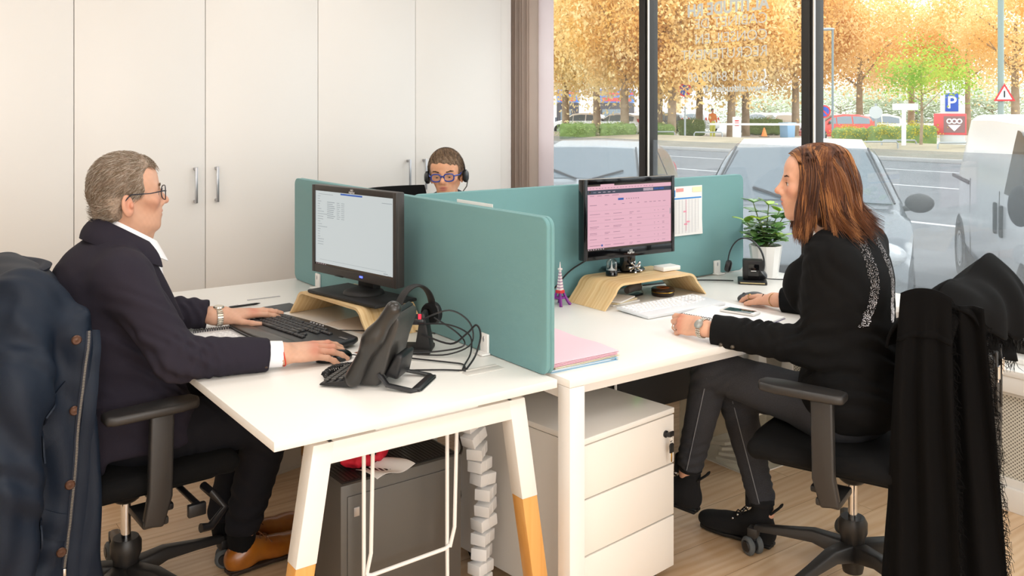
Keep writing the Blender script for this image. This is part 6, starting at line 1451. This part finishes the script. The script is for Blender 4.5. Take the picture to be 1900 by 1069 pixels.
# ---- cars
M_tyre = mat('tyre', '202022', .85); M_rim = mat('wheel_rim', 'a9abad', .35, .7); M_cgl = mat('car_glass', '66757f', .04, coat=1); M_cgd = mat('car_glass_dark', '2c343a', .25, spec=.3); M_lamp = mat('headlamp_glass', 'dfe3e6', .05, coat=1); M_red = mat('tail_lamp', 'c0302c', .2)
def car(name, label, cat, col, loc, rz, ty, group=None, glass=None, metal=.3, detail=True):
    t = thing(name, label, cat, (loc[0], loc[1], loc[2] if len(loc) > 2 else ZG), rz, group); body = mat('paint_%s' % col, col, .22, metal, coat=.6); gl = glass or M_cgl
    K = {'mpv': ([(-2.0, .55), (-1.98, .95), (-1.75, 1.45), (-1.2, 1.54), (-.3, 1.57), (.35, 1.50), (1.15, 1.03), (1.75, .86), (1.95, .68), (2.0, .5)], .88, .96, .35, 1.15, 1.30),
         'small': ([(-1.85, .55), (-1.83, .9), (-1.55, 1.30), (-1.0, 1.43), (-.2, 1.45), (.35, 1.38), (1.0, .98), (1.6, .84), (1.82, .66), (1.86, .5)], .84, .90, .35, 1.0, 1.2),
         'van': ([(-2.4, .6), (-2.39, 1.2), (-2.34, 1.74), (-2.2, 1.80), (-.5, 1.82), (.9, 1.80), (1.2, 1.72), (1.85, 1.15), (2.25, .92), (2.36, .6)], .95, 1.12, 1.2, 1.85, 1.5)}[ty]
    pr, W2, belt, ws0, ws1, wb = K; xs = [p[0] for p in pr]; zs = [p[1] for p in pr]
    zt = lambda x: float(np.interp(x, xs, zs)); L2 = xs[-1]
    def wz(x, z):
        w = W2*(1-.10*max(0, (abs(x)-L2*.72)/(L2*.28))**2); top = max(zs); return w if z <= belt else w*(1-(.28 if ty != 'van' else .14)*(z-belt)/(top-belt))
    S_ = np.unique(np.concatenate([np.linspace(xs[0], xs[-1], 44), xs])); vs = []; zb = .24 if ty != 'van' else .3
    for x in S_:
        top = zt(x); be = min(belt, top-.03); w0 = wz(x, .5); lo = zb+.0*x
        ring_ = [(w0*.94, lo), (w0, lo+.12), (w0*1.005, (lo+be)/2), (wz(x, be), be), (wz(x, top-.06)*.985, max(be+.01, top-.06)), (wz(x, top)*.90, top), (0, top+.015)]
        full = [(y, z) for y, z in ring_]+[(-y, z) for y, z in ring_[-2::-1]]; vs += [(x, y, z) for y, z in full]
    n = 13; fs = [(i*n+j, i*n+(j+1) % n, (i+1)*n+(j+1) % n, (i+1)*n+j) for i in range(len(S_)-1) for j in range(n)]+[list(range(n))[::-1], list(range((len(S_)-1)*n, len(S_)*n))]
    bo = obj('car_body', MB().add(vs, fs), body, t, 35)
    # glazing lies on the body
    obj('windscreen', MB().sheet(lambda u, v: (ws0+.03+(ws1-ws0-.08)*u, (v-.5)*2*(wz(ws0+(ws1-ws0)*u, zt(ws0+(ws1-ws0)*u))-.10), zt(ws0+.03+(ws1-ws0-.08)*u)+.022-.012*(2*v-1)**2), 8, 8, .008), gl, t, 30)
    for s in (-1, 1):
        obj('window_seal', MB().tube([(x, s*(wz(x, zt(x))-.07), zt(x)+.02) for x in np.linspace(ws0+.02, ws1-.04, 8)], .010, 6), M_blk, t)
        rng = ((-1.5, -.62), (-.55, .25), (.30, .85)) if ty != 'van' else ((.78, 1.45),)
        for a, b in rng:
            if ty == 'small' and a > .2: b = .7
            obj('side_window', MB().sheet(lambda u, v, a=a, b=b, s=s: (lambda x, z: (x, s*(wz(x, z)*1.0+.010-.015*max(0, v-.8)), z))(a+(b-a)*u, (belt+.03)+(max(belt+.06, zt(a+(b-a)*u)-.11)-(belt+.03))*v), 8, 5), gl if ty != 'van' else M_cgd, t, 30)
        for wx in ((-wb, wb) if ty != 'van' else (-1.78, 1.6)):
            whl = obj('wheel', MB().add(*cylvf(V(wx, s*(W2-.21), .31), V(wx, s*(W2+.005), .31), .31, 28, .02)), M_tyre, t); obj('hub_cap', MB(T(wx, s*(W2+.004), .31) @ Rx(-PI/2*s)).lathe([(.20, -.01), (.20, .004), (.16, .0), (.05, .012), (0, .012)], 20), M_rim, whl)
            obj('wheel_arch', MB(T(wx, s*(W2-.004), .31) @ Rx(-PI/2*s)).lathe([(.30, .0), (.385, .0), (.385, .008), (.30, .008)], 28), M_blkm, t)
        y = s*(W2-.24); obj('headlamp', MB().ball((xs[-1]-.17, y, (.74 if ty != 'van' else .86)), (.17, .17, .10), None, 16, 10), M_lamp, t); obj('tail_lamp', MB().ball((xs[0]+.06, s*(W2-.14), .95), (.07, .07, .15)), M_red, t)
        mx = ws1-.30 if ty != 'van' else 1.75; m = obj('door_mirror', MB().ball((mx, s*(wz(mx, belt+.05)+(.13 if ty != 'van' else .07)), belt+(.10 if ty != 'van' else .02)), (.07, .12, .085) if ty != 'van' else (.08, .09, .16)).cyl((mx, s*(W2*.93), belt+.04), (mx, s*(W2+.10), belt+.07), .025), M_blkm if ty == 'van' else M_dgrey, t)
    obj('bumper', MB().bb(xs[-1]-.02, xs[-1]+.035, -W2*.8, W2*.8, .32, .52, .02).bb(xs[0]-.035, xs[0]+.02, -W2*.8, W2*.8, .32, .56, .02), body if ty != 'van' else M_blkm, t); obj('grille', MB().bb(xs[-1]+.005, xs[-1]+.04, -.38, .38, .56, .66, .01), M_blkm, t)
    if detail:
        for s in (-1, 1):
            obj('wiper', MB().tube([(ws1-.02, s*.1+.05, zt(ws1-.02)+.035), (ws1-.18, .05+s*.45, zt(ws1-.18)+.035)], .012, 6), M_blk, t)
            if ty == 'van':
                obj('door_rail', MB().bb(-2.3, -1.1, s*(W2+.002)-.012, s*(W2+.002)+.012, 1.08, 1.12, .006), M_blkm, t)
                for hx in (.42, .70): obj('door_handle', MB().bb(hx-.04, hx+.04, s*(W2+.012)-.016, s*(W2+.012)+.016, .76, 1.04, .014), M_blkm, t)
                for gx in (.56, -1.05): obj('door_gap', MB().bb(gx-.006, gx+.006, s*(W2+.001)-.003, s*(W2+.001)+.003, .35, 1.15), M_dgrey, t)
            else: obj('door_handle', MB().bb(-.35, -.19, s*(W2+.008)-.01, s*(W2+.008)+.01, .82, .86, .006), body, t)
    return t
DI = math.atan2(-.587, -.81)
car('parked_car', 'silver grey people carrier parked nose to the window, right of the dark window post', 'car', '7c8288', (6.80, 3.70), DI, 'mpv')
car('parked_car', 'silver small car parked outside at the left end of the window', 'car', 'a6acb0', (7.15, 7.15), DI, 'small')
car('parked_van', 'white delivery van parked outside at the right edge of the window', 'van', 'eceef0', (8.40, 1.62), DI, 'van', metal=0)
for u, d, rz, c, lab in ((1076, 62, 2.2, 'f0f1f2', 'white car parked leftmost in front of the shop building'), (1148, 60, 1.9, 'eef0f2', 'white car parked second from left in front of the shop'), (1228, 66, 2.0, '5d656b', 'dark grey car parked behind the hedge left of the no-parking sign'), (1288, 70, 1.6, 'b9c0c4', 'silver car parked behind the hedge near the orange-clad person'), (1412, 66, 1.3, 'c3cac5', 'pale car parked behind the barrier arm'), (1453, 64, .8, 'e8eaea', 'white car parked behind the blue bin'), (1553, 50, 2.5, 'c83a30', 'red hatchback parked right of the dark window post'), (1612, 52, 2.3, 'c9c9b8', 'beige silver car parked beside the red hatchback')):
    x, y = far(u, d); car('parked_car', lab, 'car', c, (x, y, ZG+.12), rz, 'small', None, None, .1, False)
# ---- trees
rt = np.random.RandomState(11)
def leafcloud(n, size, seed, clump=26, sh=1.0):
    r = np.random.RandomState(seed); c = r.randn(clump, 3); c /= np.linalg.norm(c, axis=1, keepdims=True); c *= (.45+.5*r.rand(clump, 1)); k = r.randint(clump, size=n)
    p = c[k]+r.randn(n, 3)*.19*sh; a = r.randn(n, 3); a /= np.linalg.norm(a, axis=1, keepdims=True); b = np.cross(a, r.randn(n, 3)); b /= np.linalg.norm(b, axis=1, keepdims=True); s = size*(.6+.8*r.rand(n, 1))
    vs = np.stack([p-a*s, p+b*s*.6, p+a*s, p-b*s*.6], 1).reshape(-1, 3); return npmesh('foliage', vs, np.arange(4*n).reshape(-1, 4))
M_gold_l = leafmat('golden_leaves', 'f0cb80', 'fdeec0'); M_or_l = leafmat('orange_leaves', 'e8be78', 'f8e3b0'); M_gr_l = leafmat('fresh_green_leaves', '86b04a', 'c2cf62'); M_hed = leafmat('hedge_leaves', '7f9a55', 'a9bb7c', .2); M_yel = leafmat('yellow_weeds', 'b5a83c', 'd6c95a', .3); M_farl = leafmat('distant_leaves', 'c0c9ad', 'd6dcc4', .3)  # haze is put into the pale distant leaf colours
M_trunk = mat('plane_tree_bark', '8f7c66', .95, vary=(3, 'a8957e'))
protos = {}
def foliage(kind, m, t, loc, sc):
    if (kind, m.name) not in protos:
        n, s, clump, sh = {'d0': (30000, .027, 44, 1.0), 'd1': (30000, .027, 40, 1.0), 'd2': (16000, .027, 28, 1.1), 'loose': (4000, .030, 22, 1.0), 'h': (4200, .055, 60, 1.2), 'far': (9000, .026, 60, 1.2)}[kind]
        me = leafcloud(n, s, sum(map(ord, kind+m.name)), clump, sh); me.materials.append(m); protos[(kind, m.name)] = me
    o = bpy.data.objects.new('foliage', protos[(kind, m.name)]); COL.objects.link(o); o.parent = t; o.location = loc; o.scale = sc; o.rotation_euler = (0, 0, rt.rand()*6); return o
def tree(label, u, d, zc, rx, rz, kind, m, trunk=.22, group=None, name='plane_tree', lean=0):
    x, y = far(u, d); t = thing(name, label, 'tree', (x, y, ZG+.1), rt.rand()*6, group); mb = MB(); H = zc-ZG
    mb.tube([(0, 0, -.1), (.05+lean*.3, .02, H*.35), (lean*.6, .06, H*.65), (lean, 0, H*1.05)], [trunk, trunk*.85, trunk*.65, trunk*.3], 10)
    for k in range(7):
        a = k*2.4; z0 = H*(.5+.06*k); mb.tube([(lean*.5, 0, z0), (rx*.35*math.cos(a), rx*.35*math.sin(a), z0+rz*.25), (rx*.75*math.cos(a), rx*.75*math.sin(a), z0+rz*.55)], [trunk*.35, trunk*.22, trunk*.06], 6)
    obj('trunk', mb, M_trunk, t); foliage(kind, m, t, (lean*.8, 0, H), (rx, rx, rz)); return t
TR = ((1050, 60, 'd0', 0, 'golden plane tree at the far left of the window, beside the blind'), (1108, 57, 'd1', 0, 'golden plane tree over the gap between the white cars'), (1160, 52, 'd0', 0, 'golden plane tree over the second white car'), (1222, 56, 'd1', 0, 'golden plane tree directly right of the first window post'), (1246, 51, 'd0', 0, 'golden plane tree left of the no-parking sign'), (1297, 60, 'd1', 0, 'golden plane tree behind the no-parking sign'), (1356, 54, 'd0', 0, 'golden plane tree behind the barrier cabinet'), (1384, 58, 'd1', 1, 'golden plane tree right of the barrier cabinet'), (1476, 58, 'd1', 1, 'orange plane tree left of the second window post'), (1596, 62, 'd2', 1, 'orange plane tree behind the red hatchback'), (1690, 66, 'd2', 1, 'orange plane tree behind the young green tree'), (1795, 60, 'd2', 1, 'orange plane tree behind the parking pylon'), (1885, 52, 'd2', 1, 'orange plane tree at the right edge, behind the tall pole'))
for u, d, kd, c, lab in TR: tree(lab, u, d, 7.2 if kd != 'd2' else 6.0, 4.0 if kd != 'd2' else 3.5, 4.6 if kd != 'd2' else 3.5, kd, M_or_l if c else M_gold_l, .26, 'autumn plane trees')
tree('slim young tree with fresh green leaves, left of the parking pylon', 1708, 36, 2.95, 1.9, 1.6, 'loose', M_gr_l, .07, None, 'young_tree')
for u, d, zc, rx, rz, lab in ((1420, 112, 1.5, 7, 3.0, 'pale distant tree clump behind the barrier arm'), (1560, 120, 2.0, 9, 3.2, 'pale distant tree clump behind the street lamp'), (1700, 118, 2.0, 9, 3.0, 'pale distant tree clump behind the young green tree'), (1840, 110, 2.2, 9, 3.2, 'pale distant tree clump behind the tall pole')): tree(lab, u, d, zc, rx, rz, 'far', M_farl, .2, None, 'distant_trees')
def hedge(label, u0, u1, d, h, m=M_hed, name='hedge', kind='h', cat='hedge'):
    a, b = far(u0, d), far(u1, d); c = ((a[0]+b[0])/2, (a[1]+b[1])/2); l = math.dist(a, b)/2; t = thing(name, label, cat, (c[0], c[1], ZG+.12), math.atan2(b[1]-a[1], b[0]-a[0]))
    sd = SDF(); sd.bx((0, 0, h*.48), (l*.93, .42, h*.44), None, .15, .02); sd.f = lambda P: .05*np.sin(P[..., 0]*9)*np.sin(P[..., 2]*11+P[..., 1]*7)
    vs, fs = sd.mesh(.09); mkobj('inner_twigs', npmesh('inner_twigs', vs, fs), mat('hedge_inside', '71884c', .95) if 'hedge_inside' not in bpy.data.materials else bpy.data.materials['hedge_inside'], t, 180); f = foliage(kind, m, t, (0, 0, h*.5), (l, .55, h*.5)); f.rotation_euler = (0, 0, 0)
hedge('green hedge in front of the leftmost white car', 1036, 1108, 50, 1.0); hedge('green hedge in front of the second white car', 1110, 1182, 50, 1.0); hedge('green hedge just right of the first window post', 1192, 1252, 51, .95); hedge('green hedge between no-parking sign and orange-clad person', 1258, 1308, 57, 1.15); hedge('green hedge right of the barrier cabinet', 1378, 1452, 60, 1.15)
for u0, u1, d, h, lab in ((1545, 1610, 43, .9, 'yellow-green weeds in front of the red hatchback'), (1612, 1668, 42, 1.0, 'yellow-green weeds left of the white signpost'), (1670, 1735, 40, 1.1, 'yellow-green weeds at the foot of the young tree')): hedge(lab, u0, u1, d, h, M_yel, 'weed_patch', 'h', 'bush')
# ---- buildings, signs, street furniture
x, y = far(1030, 84); x2, y2 = far(1262, 92); ang = math.atan2(y2-y, x2-x); bl = math.dist((x, y), (x2, y2))
t = thing('shop_building', 'white shop building with dark windows and blue posters behind the car park', 'building', (x, y, ZG+.1), ang)
obj('wall', MB().bb(0, bl, 0, 6, 0, 7), mat('white_render', 'f2f0ea', .8), t); M_dk = mat('dark_cladding', '4a474c', .6)
obj('base_band', MB().bb(-.02, bl+.02, -.04, 0, 0, .95), mat('grey_base', '6a6f78', .8), t)
for a, b in ((.2, 2.6), (5.0, 9.2)): obj('storefront', MB().bb(a, b, -.12, 0, 0, 2.3), M_dk, t); obj('poster', MB().bb(a, b, -.16, -.12, 2.35, 3.6), mat('poster_blue', '4f7fd0', .6), t); obj('poster_band', MB().bb(a+.3, b-.4, -.19, -.16, 2.45, 2.8).bb(a+.8, b-.2, -.19, -.16, 3.1, 3.3), mat('poster_red', 'd24a4a', .6), t); obj('shop_window', MB().bb(a+.3, b-.9, -.15, -.12, .5, 1.7), M_cgl, t)
obj('tan_pillar', MB().bb(bl-1.3, bl+.05, -.1, 0, 0, 4.2), mat('tan_render', 'd8b48a', .8), t)
def post(name, label, u, d, h, r, m, cat='sign', z0=ZG+.1):
    x, y = far(u, d); t = thing(name, label, cat, (x, y, z0), math.atan2(CY-y, CX-x)); obj('post', MB().cyl((0, 0, 0), (0, 0, h), r, None, 12), m, t); return t
M_gpost = mat('grey_post', '9fa5a8', .5, .3); M_wp = mat('white_sign', 'f2f2f2', .5); M_sr = mat('sign_red', 'd8323a', .5); M_sb = mat('sign_blue', '2c55b8', .5)
YZ = Matrix(((0, 0, 1, 0), (1, 0, 0, 0), (0, 1, 0, 0), (0, 0, 0, 1)))     # local xy -> the sign face
def nopark(t, z, R):
    obj('red_disc', MB(T(.05, 0, z) @ YZ).lathe([(0, 0), (R, 0), (R, .02), (0, .02)], 28), M_sr, t); obj('blue_disc', MB(T(.075, 0, z) @ YZ).lathe([(0, 0), (R*.76, 0), (R*.76, .008), (0, .008)], 28), M_sb, t); obj('red_bar', MB(T(.086, 0, z) @ YZ @ Rz(-PI/4)).bb(-R*.8, R*.8, -R*.11, R*.11, 0, .006), M_sr, t)
t = post('no_parking_sign', 'round red and blue no-parking sign on a grey post beyond the road', 1271, 50, 3.1, .05, M_gpost); nopark(t, 2.78, .37); obj('plate', MB(T(.05, 0, 2.1) @ YZ).bb(-.22, .22, -.22, .22, 0, .02), M_wp, t)
t = post('no_parking_sign', 'round no-parking sign half hidden behind the second window post', 1529, 47, 1.95, .05, M_gpost); nopark(t, 1.62, .33)
t = post('round_sign', 'grey round sign seen from behind, right of the red hatchback', 1625, 42, 2.0, .05, M_gpost); obj('disc', MB(T(.05, 0, 1.60) @ YZ).lathe([(0, 0), (.29, 0), (.29, .02), (0, .02)], 28), mat('sign_back', 'c4c8ca', .5), t)
t = post('white_signpost', 'white signpost with a blank white board left of the young tree', 1677, 36, 1.95, .085, M_wp); obj('board', MB(T(.05, 0, 1.83) @ YZ).bb(-.42, .52, -.12, .14, 0, .05), M_wp, t)
x, y = far(1766, 40); t = thing('parking_pylon', 'grey parking pylon with blue P sign and red panel left of the van', 'sign', (x, y, ZG+.1), math.atan2(CY-y, CX-x))
obj('pylon', MB().bb(-.15, .15, -.46, .52, 0, 3.0, .02), mat('pylon_grey', 'd3d3d2', .6), t); obj('blue_panel', MB(T(.155, 0, 2.05) @ YZ).bb(-.26, .26, -.40, .40, 0, .02, .005), M_sb, t); pb = obj('red_panel', MB().bb(-.17, .19, -.72, .58, .62, 1.55, .02), mat('pylon_red', 'd8585c', .5), t); obj('white_patch', MB(T(.195, 0, 1.08) @ YZ).bb(-.32, .52, -.36, .36, 0, .01), mat('patch_grey', '8d6a6a', .6), t)
tx = text('P', .75, (0, 0, 0), Matrix.Identity(4), M_wp, None, 'letter', .01, .01, 'CENTER'); tx.data.transform(T(.185, 0, 1.79) @ YZ); tx.parent = t
lg_ = MB(T(.21, .1, 1.08) @ YZ)
for k in range(3): lg_.tube([(-.2+.2*k+.09*math.cos(a), .14+.09*math.sin(a), 0) for a in np.linspace(0, 2*PI, 14)[:-1]], .03, 5, True)
lg_.prism([(-.26, -.02), (.26, -.02), (0, -.30)], -.01, .01); obj('emblem', lg_, M_wp, t)
t = post('tall_pole', 'tall grey-green pole with a warning triangle above the van', 1857, 34, 9, .105, mat('pole_green', '8d9d99', .6), 'pole')
obj('warning_triangle', MB(T(.12, .12, 2.35) @ YZ).prism([(-.36, -.30), (.36, -.30), (0, .36)], 0, .03), M_sr, t); obj('triangle_face', MB(T(.152, .12, 2.35) @ YZ).prism([(-.25, -.235), (.25, -.235), (0, .24)], 0, .006), M_wp, t); obj('triangle_bar', MB(T(.16, .12, 2.33) @ YZ).bb(-.025, .025, -.14, .10, 0, .006), M_blk, t)
t = post('street_lamp', 'slim grey street lamp right of the second window post', 1545, 46, 5.75, .055, mat('lamp_grey', '77858a', .5), 'street lamp'); obj('lamp_head', MB(T(0, 0, 5.75)).ball((0, -.25, .03), (.14, .36, .08)), M_gpost, t)
x, y = far(1367, 52); t = thing('barrier', 'white car park barrier cabinet with a long white arm', 'barrier', (x, y, ZG+.1), math.atan2(CY-y, CX-x))
obj('cabinet', MB().bb(-.2, .2, -.24, .24, 0, 1.3, .03), M_wp, t); obj('arm', MB().bb(.2, .26, -1.5, 4.1, .82, .94, .01), M_wp, t)
for k in range(3): obj('red_stripe', MB().bb(.2, .21, -.10, .12, .78+.13*k, .85+.13*k), M_sr, t)
for u0, u1, d, lab in ((1182, 1252, 50, 'grey hoop railing right of the first window post'), (1288, 1340, 49, 'grey hoop railing under the no-parking sign'), (1584, 1666, 35, 'grey hoop railing left of the white signpost'), (1636, 1700, 36.5, 'grey hoop railing behind the white signpost'), (1740, 1800, 34, 'grey hoop railing left of the van roof')):
    a, b = far(u0, d), far(u1, d); l = math.dist(a, b); t = thing('hoop_railing', lab, 'railing', (a[0], a[1], ZG+.1), math.atan2(b[1]-a[1], b[0]-a[0])); obj('hoop', MB().tube([(0, 0, 0), (0, 0, .42), (.06, 0, .5), (l-.06, 0, .5), (l, 0, .42), (l, 0, 0)], .035, 8), M_gpost, t); obj('foot_plate', MB().bb(-.08, .08, -.08, .08, 0, .02).bb(l-.08, l+.08, -.08, .08, 0, .02), M_gpost, t)
x, y = far(1461, 55); t = thing('wheelie_bin', 'pale blue bin standing left of the second window post', 'bin', (x, y, ZG+.1), 0); obj('bin_body', MB().prism([(-.32, 0), (.32, 0), (.38, .85), (-.38, .85)], -.3, .3, Rx(PI/2), .03), mat('bin_blue', '8fb9dd', .6), t); obj('lid', MB().bb(-.42, .42, -.36, .36, .85, .93, .03), mat('bin_lid', '9fc4e2', .6), t)
x, y = far(1418, 50); t = thing('traffic_cone', 'small orange cone on the verge right of the barrier cabinet', 'cone', (x, y, ZG+.32), 0); obj('cone', MB().lathe([(.17, .03), (.03, .5), (0, .5)], 16), mat('cone_orange', 'e8803a', .6), t); obj('cone_foot', MB().bb(-.2, .2, -.2, .2, 0, .03), M_blk, t)
# someone in hi-vis by the barrier
x, y = far(1322, 55); po = thing('person', 'person in orange and yellow high-visibility clothes standing by the barrier arm', 'person', (x, y, ZG+.12), math.atan2(CY-y, CX-x)+.6)
bs = SDF(); bs.el((0, 0, 1.62), (.095, .075, .12)); bs.rc((0, 0, 1.5), (0, 0, 1.42), .055); bs.el((0, 0, 1.22), (.11, .17, .26), k=.05); bs.el((0, 0, .95), (.11, .16, .14), k=.05)
for s in (-1, 1): bs.chain([(0, s*.19, 1.38), (.02, s*.25, 1.12), (.14, s*.2, .92)], [.055, .045, .035], .03); bs.chain([(0, s*.09, .9), (.01, s*.10, .5), (0, s*.11, .06)], [.085, .06, .045], .03)
def loc_sdf(name, s_, h, m, par): vs, fs = s_.mesh(h); return mkobj(name, npmesh(name, vs, fs), m, par, 180)
loc_sdf('body', bs, .015, mat('far_skin', 'cf9c82', .6), po)
v1 = SDF(); v1.el((0, 0, 1.22), (.13, .20, .28)); 
for s in (-1, 1): v1.chain([(0, s*.19, 1.38), (.02, s*.25, 1.12), (.12, s*.21, .95)], [.07, .06, .05], .03)
loc_sdf('orange_jacket', v1, .016, mat('hivis_orange', 'ef8a3c', .7), po); v2 = SDF(); v2.el((0, 0, .92), (.13, .17, .12))
for s in (-1, 1): v2.chain([(0, s*.09, .9), (.01, s*.10, .5), (0, s*.11, .10)], [.10, .08, .065], .03)
loc_sdf('yellow_trousers', v2, .016, mat('hivis_yellow', 'd8dc6a', .7), po); hh = SDF(); hh.el((-.015, 0, 1.66), (.10, .085, .10)); hh.el((.09, 0, 1.60), (.06, .1, .09), k=.01, op=-1); loc_sdf('hair', hh, .012, mat('far_hair', '5a4636', .8), po)
